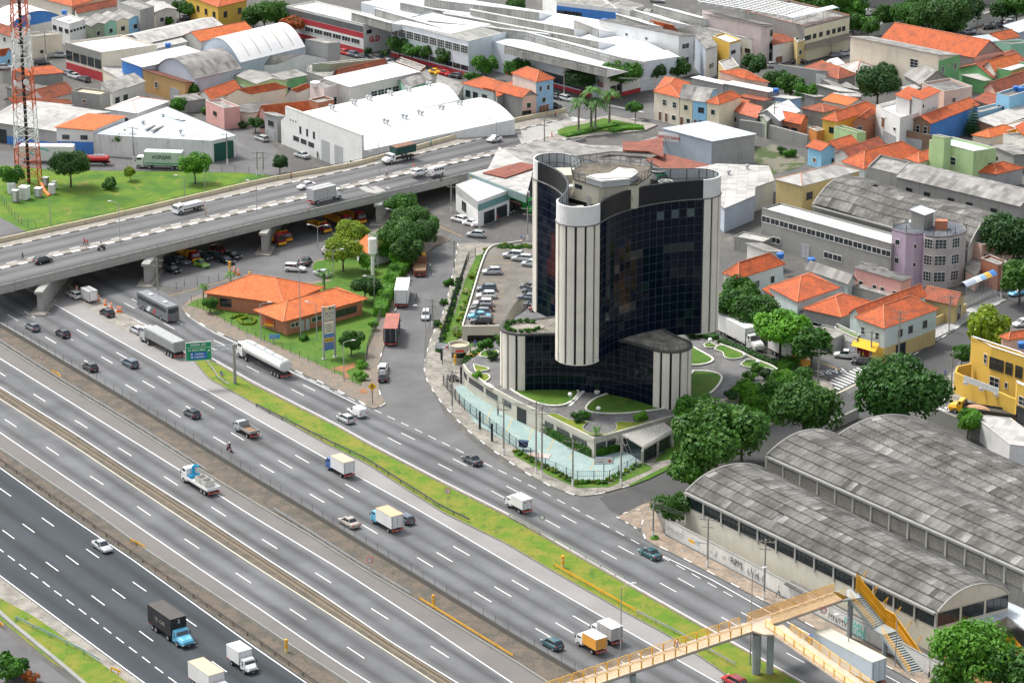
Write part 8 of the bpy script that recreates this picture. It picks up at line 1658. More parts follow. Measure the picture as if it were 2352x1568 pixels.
psh('left_road',pts(None,'-60,490 0,499 64,534 110,560 -60,580'),.035,ASPS);psh('left_street',pts(None,'-80,345 200,352 420,362 540,366 640,372 640,402 400,392 -80,388'),.015,ASPS);psh('left_side_street',pts(None,'440,215 470,210 560,285 640,345 640,371 541,365 545,345 535,300'),.02,ASPS)
psh('flyover_bank',pts(None,'1245,315 1300,292 1345,285 1385,272 1470,287 1480,297 1380,302 1310,312'),.5,GRASG,hz=.4)
pavement('pavement',pts(None,'1165,330 1290,290 1400,268 1510,290 1480,303 1330,318 1180,350'),PAVL,.35)
MOS=mtl('mosaic_pavement',(.42,.42,.41),(.27,.27,.26),None,1.5,6)
pavement('pavement',pts(tM,'985,262 1150,264 1262,225')+pts(tI,'1460,1560 1640,1480 1800,1395 2000,1270 2195,1175 2110,1140 1835,1262 1700,1345 1500,1440 1330,1560')+pts(tM,'1230,60 1060,130 700,100 650,150 985,235'),MOS)
pkb('painted kerb of the mosaic pavement climbing beside the corner bar',pts(tM,'985,262 1150,264 1262,225 1640,-5')+pts(tI,'1800,1395 2000,1270 2195,1175'),1.9)
pavement('pavement',pts(tM,'1730,320 1640,370 1598,425 1592,480 1625,540 1780,610 2000,730 2300,870 2420,900 2260,740 1728,500'),PAVE);pkb('painted kerb curving round the yellow wall corner',pts(tM,'1730,320 1640,370 1598,425 1592,480 1625,540 1780,610'),1.2)
LM={'D':leafm('leaves_dark',(.014,.07,.008),(.04,.125,.012),(.02,.09,.012)),'M':leafm('leaves_mid',(.035,.15,.006),(.075,.23,.01),(.02,.09,.008)),'L':leafm('leaves_light',(.08,.26,.008),(.14,.36,.015),(.04,.15,.008)),'Y':leafm('leaves_yellowish',(.17,.26,.008),(.25,.34,.01),(.08,.16,.008)),'F':leafm('leaves_flame',(.6,.09,.02),(.03,.09,.01),(.5,.12,.02)),'B':leafm('leaves_green',(.02,.09,.008),(.05,.15,.012),(.07,.18,.015)),'P':leafm('leaves_clipped',(.3,.38,.12),(.36,.42,.15),(.22,.32,.08))}
BARK=pln('bark',(.09,.07,.05),.9,.3,scale=4)
rg=random.Random(3)
def crown(seed,blobs,per,leaf,flat=.75,spread=.76,br=.4,mat=None,cz=1.2):
 r=random.Random(seed);mb=MB();V=mb.v;Fs=mb.f
 cs=[]
 for i in range(blobs):
  a=r.uniform(0,6.283);rr=math.sqrt(r.random())*spread;zz=r.uniform(-.42,.55)*flat*(1.15-rr*.6);cs.append((cos(a)*rr,sin(a)*rr,zz,br*r.uniform(.6,1.1)))
 for cx,cy,cz_,b in cs:
  for k in range(int(per*b/br)):
   z=r.uniform(-.65,1);a=r.uniform(0,6.283);h=math.sqrt(1-z*z);rad=b*r.uniform(.72,1.08);n=Vc((h*cos(a),h*sin(a),z));p=Vc((cx,cy,cz_+cz))+n*rad
   n=(n+Vc((r.gauss(0,.5),r.gauss(0,.5),r.gauss(.25,.4)))).normalized();u=n.orthogonal().normalized();u=(Matrix.Rotation(r.uniform(0,6.28),3,n)@u);w=n.cross(u);s=leaf*r.uniform(.6,1.25);o=len(V)
   V+=[tuple(p-u*s),tuple(p+w*s*.6+n*s*.2),tuple(p+u*s),tuple(p-w*s*.6+n*s*.1)];Fs.append([o,o+1,o+2,o+3]);mb.m.append(0)
 return mb.mesh('crown',mat or LM['B']),cs
def trunk(cs,cz=1.2,r0=.06,h=.75):
 b=MB();b.tube((0,0,0),(.02,.01,h*.5),r0,r0*.8,7);b.tube((.02,.01,h*.5),(0,.03,h),r0*.8,r0*.62,7)
 for cx,cy,z_,_ in cs[:7]:b.tube((0,.03,h-.15),(cx*.8,cy*.8,cz+z_*.8),r0*.42,r0*.16,5)
 return b.mesh('trunk',BARK)
TP={}
for k_,a_ in{'big':(1,34,300,.062,.85),'big2':(2,38,270,.06,.75),'mid':(4,20,240,.085,.85),'mid2':(5,17,250,.09,.95),'loose':(6,13,170,.085,.6),'bush':(7,9,170,.13,.6),'flat':(8,22,330,.07,.38)}.items():
 me,cs=crown(a_[0],a_[1],a_[2],a_[3],a_[4],cz=.55 if k_=='bush' else 1.2);nm='shrub' if k_=='bush' else 'tree';t=vroot(nm,'shrub' if k_=='bush' else 'tree');o=ON('crown',me);LK(o);o.parent=t
 o=ON('trunk',trunk(cs,.5,.05,.3)if k_=='bush' else trunk(cs));LK(o);o.parent=t;TP[k_]=t;index_kids(t)
OD='first second third fourth fifth sixth seventh eighth ninth tenth eleventh twelfth thirteenth fourteenth fifteenth sixteenth seventeenth eighteenth nineteenth twentieth'.split();OD+=['twenty '+o for o in OD[:9]]
def tree(kind,cx,cy,rp,col,lab,grp=None,zb=0,sq=1.):
 p0=P((cx,cy));s=hypot(p0.length,HC)/FOC;r=rp*s*(1.6 if kind=='bush' and rp<15 else 1.12);hc=.55 if kind=='bush' else 1.2;q=P((cx,cy),zb+hc*r);t=TP[kind]
 if kind in used_v:n=dup(t,q)
 else:used_v.add(kind);n=t
 n.location=(q.x,q.y,zb);n.rotation_euler.z=rg.uniform(0,6.28);n.scale=(r,r,r*sq);n['label']=lab
 if grp:n['group']=grp
 for c in n.children:
  if c.name.startswith('crown'):c.material_slots[0].link='OBJECT';c.material_slots[0].material=LM[col]
 return n
for a_ in(('mid2',1705,665,34,'M','tree top peeking beside the ribbed end behind the first trees'),('mid',1760,725,36,'L','light green tree between the two tall garden trees'),('mid',1830,775,36,'L','light tree over the yellow lorry cab'),('big',1705,985,60,'M','right half tree of the large avenue corner group'),('mid2',1770,905,34,'M','dense dark crown beside the garden utility pole'),('big',1688,700,47,'M','tall green tree nearest to the right ribbed end of the tower'),('big2',1735,712,48,'M','green tree between the tower and the house with the large orange hip roof'),('flat',1792,752,60,'L','bright yellow green spreading tree over the parked lorries'),('mid',1866,796,46,'M','feathery green tree left of the white pickup'),('big',1650,1010,92,'B','very large tree at the avenue corner in front of the sheds'),('mid',1592,950,48,'M','tree joined to the upper left of the very large corner tree'),('mid2',1588,1078,52,'B','lower tree touching the nearest shed roof'),('big2',1846,932,74,'B','round tree leaning over the avenue'),('big',2072,905,92,'D','large dark tree between the avenue and the third shed'),('mid',1545,1163,40,'B','tree at the head of the graffiti wall'),('mid2',1722,905,34,'L','light green tree behind the avenue lamp pole'),('mid',1740,925,28,'L','small bright tree left of the round avenue tree'),('mid',1795,882,38,'L','light green tree beside the utility pole at the garden edge'),('mid2',1838,872,32,'M','dark green tree nearest to the zebra crossing'),('mid',1880,905,22,'M','small tree on the corner pavement by the crossing'),('big2',2235,1490,82,'L','bright green large tree at the bottom right corner'),('mid',2310,1545,62,'M','tree cut by the bottom right corner'),('mid2',2180,1560,36,'L','small light tree at the bottom beside the stair foot'),('big',2330,545,62,'D','dark tall tree at the right edge behind the peach house'),('mid',2345,640,45,'B','tree hanging over the light blue estate car'),('mid2',2268,755,50,'Y','olive green round tree behind the yellow house'),('mid',2224,966,32,'L','small light tree beside the white depot'),('mid2',2210,812,24,'M','small tree against the yellow yard wall'),('mid',1914,12,42,'B','tree at the top edge above the steel canopy'),('mid2',1953,22,36,'M','tree right of the cream long building at the top'),('mid',1960,52,26,'M','small tree behind the street at the top right'),('mid',1994,60,25,'M','tree left of the sentry hut'),('mid2',2033,36,27,'B','tree right above the sentry hut'),('big',2084,34,36,'M','tree in the far yard behind the orange hall'),('big2',2124,40,38,'B','middle tree above the long orange tiled hall'),('big',2135,14,45,'B','tall tree at the top edge above the orange hall'),('big',2172,36,50,'B','largest tree on the upper right street'),('big2',2208,24,42,'D','dark tree at the white street wall'),('mid',2172,66,28,'D','lower tree by the parked cars on the right street'),('mid',2304,24,28,'D','tree on the white wall at the top right'),('big',2336,14,36,'B','tree in the top right corner'),('mid',1856,8,34,'B','tree behind the roof trusses at the top'),('mid',1788,184,28,'D','left one of three trees below the white flat building'),('mid2',1817,196,27,'B','middle one of three trees below the white flat building'),('mid',1853,211,26,'M','right one of three trees below the white flat building'),('big',2018,192,46,'D','large dark tree in the yard of the upper right block'),('mid',2040,166,26,'D','upper crown beside the large dark yard tree'),('bush',1940,244,10,'M','small tree beside the long orange hip roof'),('mid',2247,140,13,'M','small tree at the peach end wall'),('bush',1816,352,16,'M','shrub in the grassy ravine'),('bush',1795,345,10,'D','small dark shrub left in the ravine'),('big2',1336,176,35,'D','dense dark street tree left of the factory corner letters'),('flat',1426,166,42,'M','open crowned tree right of the factory corner letters'),('mid',1501,165,27,'D','street tree third right of the factory corner'),('mid2',1552,157,28,'D','street tree furthest right along the white factory wing'),('mid',1187,159,27,'M','street tree behind the red roofed house'),('mid2',1249,158,22,'M','street tree right behind the blue tower house'),('mid',1730,149,29,'D','street tree behind the peach house with orange roof'),('mid',1182,12,24,'B','tree at the top behind the factory'),('mid',918,103,25,'B','first tree of the row along the grid windows of the factory'),('loose',946,118,22,'M','second open tree of the row along the grid windows'),('mid',987,120,23,'B','third tree of the row along the grid windows'),('mid2',1028,128,24,'B','fourth tree of the row along the grid windows'),('mid',1117,149,27,'M','street tree before the blue grey factory wall'),('mid',846,118,9.5,'D','small round clipped tree at the white factory tower'),('mid',882,124,9.5,'D','small round tree right of the white factory tower'),('loose',792,77,16,'D','thin dark tree before the red stripe of the factory'),('big',606,32,36,'B','large tree left in the group above the white barrel roof'),('big2',634,27,30,'B','tree in the middle of the group above the white barrel roof'),('mid',655,42,26,'M','tree on the right of the group above the barrel roof'),('mid',582,42,27,'B','tree beside the black parked car at the top'),('flat',672,56,28,'F','flame tree with orange blossoms behind the white barrel roof'),('mid',700,60,16,'M','small tree right of the flame tree'),('bush',1085,178,14,'M','bush by the red roofed house with the porch'),('mid',642,373,20,'D','conical dark tree at the street corner by the flyover'),('mid',412,18,20,'B','tree left of the yellow building'),('mid2',436,24,18,'M','tree before the yellow building corner'),('mid',535,22,17,'B','tree at the right end of the yellow building'),('bush',385,49,16,'M','bush before the white walled house'),('bush',239,71,13,'L','shrub before the mint row house'),('bush',288,67,10,'L','shrub before the yellow row house'),('mid',437,207,20,'M','round tree at the corner of the tan workshop'),('mid2',410,241,19,'M','tree behind the apex of the white angular warehouse'),('bush',478,252,11,'M','shrub in the narrow side street'),('bush',557,286,9,'D','small dark shrub in the side street'),('mid',586,283,17,'D','dark tree beside the pink gabled house'),('loose',283,318,27,'M','open tree before the stained white warehouse wall'),('big2',160,376,40,'B','large round tree on the grass beside the trailer'),('mid',447,380,32,'L','light green tree at the edge of the grass field'),('mid',300,396,15,'Y','small yellow green tree on the grass'),('mid',28,402,27,'M','tree left of the mast base'),('bush',255,421,21,'M','wide shrub standing on the grass field'),('big',922,472,34,'M','tall tree at the flyover edge above the island'),('big',941,505,42,'B','large tree behind the double street lamp'),('big2',920,540,46,'B','large tree over the small orange roofed hut'),('big',962,535,38,'B','dense tree at the corner of the service street'),('mid',985,515,24,'M','right most tree of the island group'),('mid2',935,575,32,'B','lower tree behind the service street kerb'),('big2',808,535,36,'Y','yellow green tree upper of two by the yard'),('big2',788,575,38,'Y','yellow green tree lower of two by the yard lawn'),('mid',878,570,26,'M','tree right behind the white water tower'),('flat',838,652,32,'D','low flat crowned tree behind the station'),('mid',915,618,18,'L','light green tree beside the brown flatbed lorry'),('mid2',898,642,19,'L','light green tree beside the white box lorry'),('mid',880,680,18,'L','light green small tree beside the white lorry rear'),('mid',912,590,18,'L','light tree behind the pavement of the island'),('mid2',807,783,27,'M','round tree right of the service totem'),('mid',483,696,17,'M','small tree on the lawn left of the station'),('bush',833,835,16,'L','bush by the bare soil at the island corner'),('bush',828,862,12,'L','lower bush at the island corner fence'),('bush',1032,648,10,'M','round shrub on the pavement beside the sign pole'),('bush',1018,693,8,'M','small shrub on the service street pavement'),('bush',1002,742,9,'M','round shrub beside the lowest service street pole'),('bush',1020,750,8,'Y','yellowish shrub behind the gatehouse board'),('mid',1161,707,9,'M','sapling beside the planted terrace'),('bush',1075,828,20,'D','dark shrub beside the round gatehouse'),('bush',1100,810,13,'M','shrub with purple tint by the drive bend'),('mid',862,668,20,'M','bushy tree at the bend of the island hedge'),('mid',858,745,11,'L','light shrub tree beside the street fence'),('bush',700,775,9,'M','small shrub at the station lawn front'),('bush',620,735,12,'M','shrub at the left lawn'),('mid',845,600,20,'L','light tree before the orange roofed hut'),('bush',20,1530,46,'M','leafy tree top at the bottom left corner'),('bush',68,1552,20,'F','red flowering branch at the bottom left')):
 tree(*a_)
for i,(x,y,r,c_,lb)in en(((1325,958,13,'D','dark shrub at the front planting bed'),(1342,952,11,'M','reddish green shrub right of the dark front shrub'),(1475,956,13,'L','light shrub at the podium corner bed'),(1098,860,9,'L','pale shrub over the left podium wall'),(1128,815,12,'D','dark shrub beside the curved bed'),(1117,790,14,'M','shrub before the garage opening'),(1152,777,18,'B','tall plant right of the garage opening'),(1590,765,12,'D','shrub behind the right lobe'),(1735,845,18,'M','shrub at the far right bed'),(1765,860,14,'D','dark clipped shrub on the right'),(1720,862,16,'L','light shrub at the right drive end'),(1680,905,12,'D','shrub along the right podium wall'))):tree('bush',x,y,r,c_,lb,zb=ZD)
for i in range(16):
 a=i*.42;q=lc+Vc((cos(a)*2.9,sin(a)*2.9,0));
 if(q-TC).length>12.5:
  n=dup(TP['bush'],(q.x,q.y,13.7),a,OD[i]+' shrub counterclockwise from the right on the lobe terrace');s_=rg.uniform(.5,.85);n.scale=(s_,s_,s_);n['group']='shrubs of the lobe terrace garden'
for i,(x,y)in en(((1965,950),(1990,1040),(1915,1085),(1920,1180),(1885,1228),(1895,1290),(1850,1337),(1900,1370),(1820,1425),(1830,1468),(1945,1110))):n=tree('bush',*tG(x,y),8.5,'P' if i%3 else 'Y',OD[i]+' pale clipped dome shrub from the top beside the parking deck','clipped shrubs beside the parking deck',.25,.8)
for i in range(22):
 x,y=1118-i*2.6+(i>14)*0,572+i*8.2;n=tree('bush',x,y,5.5,('Y','L','M')[i%3],OD[i]+' low shrub from the top along the parking deck kerb','low shrubs along the parking kerb',ZD-.6)
for i in range(12):tree('bush',1150+i*7,568-abs(i-6)*.5+rg.uniform(-3,3),7,('M','Y','M','B')[i%4],OD[i]+' low shrub from the left at the top of the parking deck','shrubs at the top of the parking deck',ZD-.5)
for i in range(26):tree('bush',1056-i*1.9,640+i*6.6,6,('D','M','L')[i%3],OD[i]+' small shrub from the top behind the black street fence','shrubs behind the black street fence')
for i in range(14):tree('bush',1187+i*9.4 if i<14 else 0,1036+i*4.9,6.5,('Y','M','Y')[i%3],OD[i]+' clipped shrub from the left behind the forecourt fence','clipped shrubs behind the forecourt fence')
for i in range(12):tree('bush',1325+i*12.5,1106-(max(0,i-5)*6.5),6.5,('Y','L','M')[i%3],OD[i]+' clipped shrub from the left along the corner fence','clipped shrubs along the corner fence')
def hedge(lab,ps,w,h,col,z=0,dens=26,leaf=.17):
 pth=[P(p,z)for p in ps];b=MB();b.sweep(pth,[(w/2*.8,0),(-w/2*.8,0),(-w/2*.8,h*.88),(w/2*.8,h*.88)]);nb_=len(b.f)
 for i in range(len(pth)-1):
  a,c=pth[i],pth[i+1];L=(c-a).length;d=(c-a).normalized();n=Vc((-d.y,d.x,0))
  for k in range(int(L*(w+2*h)*dens)):
   t=rg.random();s=rg.uniform(-w/2-h,w/2+h)
   if abs(s)<w/2:o=n*s+Z(h*rg.uniform(.9,1.08));nm=Z(1)
   else:sg=1 if s>0 else-1;o=n*sg*w/2*rg.uniform(.85,1.1)+Z(abs(s)-w/2);nm=n*sg
   p=a.lerp(c,t)+o;nm=(nm+Vc((rg.gauss(0,.5),rg.gauss(0,.5),rg.gauss(.2,.4)))).normalized();u=nm.orthogonal().normalized();w_=nm.cross(u);s_=leaf*rg.uniform(.6,1.2);b.qd(p-u*s_,p+w_*s_*.7,p+u*s_,p-w_*s_*.7)
 return tag(b.bd('hedge',LM[col]),lab,'hedge')
hedge('green hedge climbing the podium wall left of the doorway',pts(tL,'-60,610 0,665 120,770 215,850 240,890'),1.1,1.7,'M');hedge('long green hedge at the foot of the podium wall right of the doorway',pts(tL,'475,985 700,1120 900,1235 1065,1305'),1.3,1.7,'M');hedge('green hedge at the right foot of the podium corner',pts(tL,'1075,1308 1180,1280 1290,1250'),1.3,1.7,'M')
hedge('mustard green looped clipped hedge on the station lawn',pts(tF,'2060,1350 2120,1325 2190,1320 2200,1345 2130,1360 2160,1400 2250,1400 2280,1370 2240,1340'),.6,.6,'Y');hedge('rounded green hedge beside the red and yellow banner sign',pts(tG,'240,1470 330,1450 465,1420'),1.6,1.1,'L');hedge('bushy hedge along the service street fence',pts(tG,'1370,830 1340,920 1270,990 1230,1090 1170,1200 1140,1330'),2.6,2.2,'L');hedge('planted hedge strip on the palm island',pts(tC,'520,1220 700,1185 860,1140 1000,1120'),2.2,.5,'L',.4);hedge('second planted hedge strip on the palm island',pts(tC,'940,1180 1080,1150 1230,1150'),2.2,.6,'L',.4);hedge('dark shrub border behind the right lobe of the tower',pts(tP,'20,215 120,195 260,250'),2.2,.9,'D',ZD);hedge('dark hedge along the street fence at the far right garden edge',pts(tP,'300,290 470,365 700,460 800,500'),1.6,1.3,'D');hedge('shrubs hiding the fence at the corner crossing',pts(tP,'830,520 940,470 1000,440'),3.,1.8,'M');hedge('dark planting under the garden trees on the avenue side',pts(None,'1560,985 1620,955 1700,930 1770,905'),3.5,1.2,'D')
PALM=leafm('palm_fronds',(.05,.16,.015),(.09,.23,.02),(.04,.12,.012))
def palm(base,h,fr,lab,z=0,n=17):
 q=P(base,z)if isinstance(base,tuple)else base;t=thg('palm_tree',lab,'palm tree',q);b=MB();b.tube(q,q+Vc((.05,0,h*.85)),.03*h+.06,.02*h+.05,9);b.tube(q+Vc((.05,0,h*.85)),q+Vc((.05,0,h)),.02*h+.05,.06,8);b.bd('trunk',pln('palm_bark',(.2,.18,.15),.9,.2),t);b=MB();top=q+Vc((.05,0,h))
 for i in range(n):
  a=i*2.4+rg.uniform(-.2,.2);el=rg.uniform(-.1,1.1);d=Vc((cos(a),sin(a),0));pr=None;sd_=Vc((-d.y,d.x,0))
  for k in range(9):
   f=k/8;p=top+d*fr*f*cos(el*.7)+Vc((0,0,fr*(sin(el)*f-.85*f*f)))
   if pr is not None:
    w=fr*.2*sin(pi*(.12+f*.85));m=(p+pr)/2
    for s in(-1,1):e_=m+sd_*s*w+Z(-w*.5);b.qd(pr,p,e_+(p-pr)*.5,e_)
   pr=p
 b.bd('fronds',PALM,t);return t
for(x,y),yt,lb in(((650,1172),900,'leftmost tall palm on the planted island'),((762,1152),800,'tallest palm on the planted island'),((800,1172),905,'palm in front of the tallest one'),((925,1106),830,'rightmost tall palm on the planted island')):p_=tC(x,y);palm(p_,HT(p_,tC(x,yt)[1],.3),3.3,lb,.3)
for p_,h,f,lb in((tF(2060,1075),3.2,1.6,'small palm behind the station fence'),(tF(1815,1165),2.8,1.5,'small palm at the left of the station lawn'),(tG(640,1090),3.6,2.4,'palm behind the station roofs'),(tG(125,1200),3.,2.2,'palm between the two station roofs')):palm(p_,h,f,lb,n=14)
for p_,lb in((tL(1085,1120),'small yellow green palm at the podium corner bed'),(tP(75,810),'small palm beside the avenue wall of the podium'),(tP(185,775),'second small palm beside the avenue wall'),(tP(530,590),'palm bush at the right end of the drive'),(tK(1940,130),'small palm beside the gatehouse')):palm(p_,1.4,1.3,lb,ZD if p_!=tK(1940,130)else .2,12)
def conifer(base,h,r,lab):
 q=P(base);t=thg('conifer',lab,'conifer',q);b=MB();b.tube(q,q+Z(h),.14,.03);b.bd('trunk',BARK,t);b=MB();n=11
 for k in range(n):
  z=h*(.12+.86*k/n);rr=r*(1-k/n)**.8
  for j in range(11):
   a=j*.571+k;d=Vc((cos(a),sin(a),0));s=Vc((-d.y,d.x,0))*rr*.2;c0=q+Z(z);
   for u in(.45,.75,1):b.qd(c0+d*rr*(u-.4),c0+d*rr*(u-.15)+s+Z(.05),c0+d*rr*u+Z(-rr*.1),c0+d*rr*(u-.15)-s+Z(.05))
 b.bd('crown',LM['D'],t)
conifer(tE(1890,1215),8.5,2.3,'layered dark conifer beside the blue house and sky blue wall');conifer(tI(190,1290),6,2.1,'bushy small conifer before the wide orange hip roof');conifer(tE(492,1110),4,1.,'thin dark conifer sapling in the block yard')
tree('flat',*tC(1160,955),20,'M','umbrella shaped small tree on the palm island',zb=.3)
for i,(x,y)in en(((940,705),(972,712),(1098,742))):
 q=P(tL(x,y),ZD);t=thg('potted_plant',['white tall pot with a palm left of the entrance path','white tall pot with a dark shrub beside the entrance path','white bowl pot with tall cactus by the entrance door'][i],'potted plant',q);b=MB();b.lathe([(.18,0),(.3,.75),(.24,.75),(0,.7)]if i<2 else[(.2,0),(.45,.2),(.5,.6),(0,.55)],12,q);b.bd('pot',WHT,t);b=MB()
 for k in range(14):a=k*.9;b.qd(q+Z(.7),q+Vc((cos(a)*.3+.06,sin(a)*.3,1.3)),q+Vc((cos(a)*.5,sin(a)*.5,1.5 if i<2 else 2.2)),q+Vc((cos(a)*.3-.06,sin(a)*.3,1.3)))
 b.bd('foliage',LM['M'],t)
for i,(t_,x,y)in en(((tL,858,805),(tL,1110,930),(tP,215,300),(tP,510,430),(tP,622,490),(tL,2105,320))):
 q=P(t_(x,y),ZD);t=thg('garden_lamp',['white globe lamp at the left entrance lawn','white globe lamp at the right entrance lawn','white globe lamp in the first far right bed','large white globe lamp at the wavy bed','white globe lamp on a tall stem at the right bed','white globe lamp by the small right lawn'][i],'lamp',q);b=MB();b.tube(q,q+Z(1.),.04);b.bd('stem',STEEL,t);b=MB();b.lathe([(0,.9),(.3,1.),(.42,1.25),(.3,1.5),(0,1.6)],14,q);b.bd('globe',gloss('globe_white',(.85,.85,.85),.3),t,smooth=True)
# ==== POLES, WIRES, FENCES, MAST, SMALL THINGS
def pole(kind,b_,yt,lab,z=0,arm=(1,-.3,0),cat=None):
 q=P(b_,z);h=max(4.5,min(HT(b_,yt,z),14));nm='utility_pole' if kind=='u' else 'street_lamp';t=thg(nm,lab,'utility pole' if kind=='u' else 'street lamp',q);d=Vc(arm).normalized()
 if kind=='u':
  b=MB();b.tube(q,q+Z(h),.17,.11,8);b.bd('pole',POLEC,t);b=MB();b.tube(q,q+Z(1.3),.185,.18,8);b.bd('white_band',KERBW,t)
  for zz,L in((h-.4,1.3),(h-1.6,.9)):
   b=MB();c=q+Z(zz);b.tube(c-d*L,c+d*L,.06,n=4);b.bd('crossarm',pln('crossarm_wood',(.2,.18,.15),.8),t);b=MB()
   for u in(-1,-.5,.5,1):b.tube(c+d*L*u,c+d*L*u+Z(.22),.05,n=5)
   b.bd('insulator',pln('insulator',(.5,.48,.45),.3),t)
 else:
  b=MB();b.tube(q,q+Z(h),.1,.06,8);b.bd('pole',STEEL if kind!='c' else POLEC,t)
  if kind in 'ldc':
   for s in((1,)if kind!='d' else(1,-1)):
    c=q+Z(h);b=MB();b.path([c,c+d*s*.7+Z(.35),c+d*s*1.5+Z(.45)],.045,5);b.bd('arm',STEEL,t);b=MB();e=c+d*s*1.8+Z(.45);b.hull([e-d*.4-Vc((-d.y,d.x,0))*.15,e+d*.35-Vc((-d.y,d.x,0))*.12,e+d*.35+Vc((-d.y,d.x,0))*.12,e-d*.4+Vc((-d.y,d.x,0))*.15],[e-d*.3-Vc((-d.y,d.x,0))*.1+Z(.16),e+d*.25-Vc((-d.y,d.x,0))*.08+Z(.14),e+d*.25+Vc((-d.y,d.x,0))*.08+Z(.14),e-d*.3+Vc((-d.y,d.x,0))*.1+Z(.16)]);b.bd('lamp_head',WHT,t)
 return q+Z(h-.3)
PU={}
for k_,tl,x,y,yt,kd,lb in(('a',tL,265,1290,800,'u','utility pole on the pavement at the left of the turquoise forecourt'),('b',tL,553,1455,805,'u','left one of the tall twin poles before the forecourt'),('c',tL,605,1485,835,'u','right one of the tall twin poles before the forecourt'),('d',tL,880,1565,1150,'u','leaning pole with a round sign at the forecourt fence'),('e',tL,1310,1560,1110,'u','pole in front of the slatted pergola'),('f',tK,1780,675,290,'u','pole with white foot by the motorcycle rack'),('g',tM,510,480,110,'u','pole with many insulators beside the zebra crossing'),('h',tM,110,640,380,'u','pole with crossarms among the light green garden trees'),('i',tM,983,225,-60,'u','pole right before the yellow corner bar'),('j',tM,1228,230,-240,'u','pole at the right corner of the corner bar'),('k',tR,1315,280,-60,'u','pole with a green wreath at its foot on the traffic island'),('l',tR,1800,540,90,'u','utility pole with transformer before the graffiti wall'),('m',tS,30,820,285,'u','pole by the graffiti wall near the bus shelter'),('o',tA,410,530,270,'u','pole before the beige yard wall'),('p',tA,1195,1440,1130,'u','pole in front of the stained white warehouse'),('q',tA,2030,1470,1190,'u','leaning pole at the point of the angular warehouse'),('r',tB,40,1568,1350,'u','left of two poles at the flyover street corner'),('s',tB,95,1560,1350,'u','right of two poles at the flyover street corner'),('t',tC,345,1350,1060,'u','tall pole at the flyover pavement'),('u',tC,522,870,600,'u','pole with crossarms behind the blue tower house'),('v',tC,1440,1072,780,'u','pole before the cream corner house'),('w',tC,1330,1000,690,'u','pole at the crossing left of the cream corner house'),('x',tE,118,1210,900,'u','pole on the upper street before the white gabled house'),('y',tE,1157,1270,1045,'u','pole before the white villa'),('z',tE,1668,1220,1065,'u','pole before the blue wall of the brown house'),('A',tE,1740,340,150,'u','pole at the trees of the right street'),('B',tE,1930,325,110,'u','second pole on the right street'),('C',tE,628,512,370,'u','pole before the brown awning'),('E',tI,2145,1165,790,'u','pole by the wire cage with insulators'),('F',tI,1680,1455,1130,'u','pole with twin white transformers on the steep pavement'),('G',tI,592,1460,1200,'u','thin pole before the broad hip roof'),('H',tG,1797,940,640,'u','pole with yellow notice on the service street corner'),('I',tG,1605,1420,1160,'u','pole beside the silver car on the service street'),('J',tG,1772,390,100,'u','pole left of the workshop office'),('K',tH,195,880,580,'u','concrete pole behind the left side of the tower'),('L',tM,1697,540,120,'u','pole with a lamp at the yellow wall corner'),('M',tF,1412,1150,800,'u','pole with yellow foot below the flyover')):
 PU[k_]=pole(kd,tl(x,y),tl(x,yt)[1],lb)
def wires(lab,ks,n=3):
 t=MB()
 for i in range(len(ks)-1):
  a,c=PU[ks[i]],PU[ks[i+1]];d=(c-a);nn=Vc((-d.y,d.x,0)).normalized()
  for s in range(n):
   o=nn*(s-(n-1)/2)*.6;m=10;pr=None
   for k in range(m+1):
    f=k/m;p=a.lerp(c,f)+o-Z(d.length*.035*4*f*(1-f))
    if pr:t.tube(pr,p,.022,n=3)
    pr=p
 tag(t.bd('overhead_cable',BLKP),lab,'cables')
wires('overhead cables along the forecourt pavement poles','fabcde',3);wires('overhead cables above the pavement beside the graffiti wall','eklm',3);wires('cables between the bar corner poles and the crossing','hgij',3);wires('cables climbing the steep street to the wire cage','jFE',3);wires('cables along the upper street of the colourful houses','xyz',3);wires('cables in the factory crossing','uwv',3);wires('cables along the warehouse street on the left','pqrs',2);wires('cables along the service street','fIHJ',2)
for tl,x,y,yt,kd,lb,am in((tG,582,715,560,'d','double street lamp in the yard under the flyover edge',(1,-.1,0)),(tG,720,1000,740,'d','double lamp on the lawn tip behind the station',(1,0,0)),(tG,1280,600,385,'d','double lamp before the large island trees',(1,-.2,0)),(tG,1085,1230,980,'l','lamp with yellow foot right of the water tower',(-1,0,0)),(tG,427,1500,870,'m','very tall bare steel mast before the station',(1,0,0)),(tG,572,1540,1215,'l','lamp between the mast and the service totem',(-1,.2,0)),(tG,72,1540,1215,'l','lamp at the left end of the station roof',(1,0,0)),(tK,815,400,50,'l','lamp beside the bare red soil patch',(1,0,0)),(tK,1545,240,-260,'l','tall lamp on the pavement before the gatehouse',(-1,0,0)),(tR,1025,1370,715,'c','concrete lamp pole on the motorway shoulder by the footbridge',(1,.2,0)),(tR,2180,1400,315,'c','tall concrete lamp pole behind the footbridge junction',(1,.3,0)),(tS,775,1440,985,'c','lamp pole behind the white trailer lorry',(-1,0,0)),(tS,1200,1430,960,'m','bare pole at the foot of the yellow staircase',(1,0,0)),(tF,1650,262,160,'l','lamp on the grass behind the white flatbed truck',(-1,0,0)),(tF,455,545,260,'m','thin pole on the grass slope',(1,0,0)),(tF,1830,185,40,'m','thin pole with yellow foot on the grass',(1,0,0)),(tB,1120,1568,1370,'l','lamp on the flyover parapet beside the skip truck',(-1,.2,0))):
 pole(kd,tl(x,y),tl(x,yt)[1],lb,arm=am)
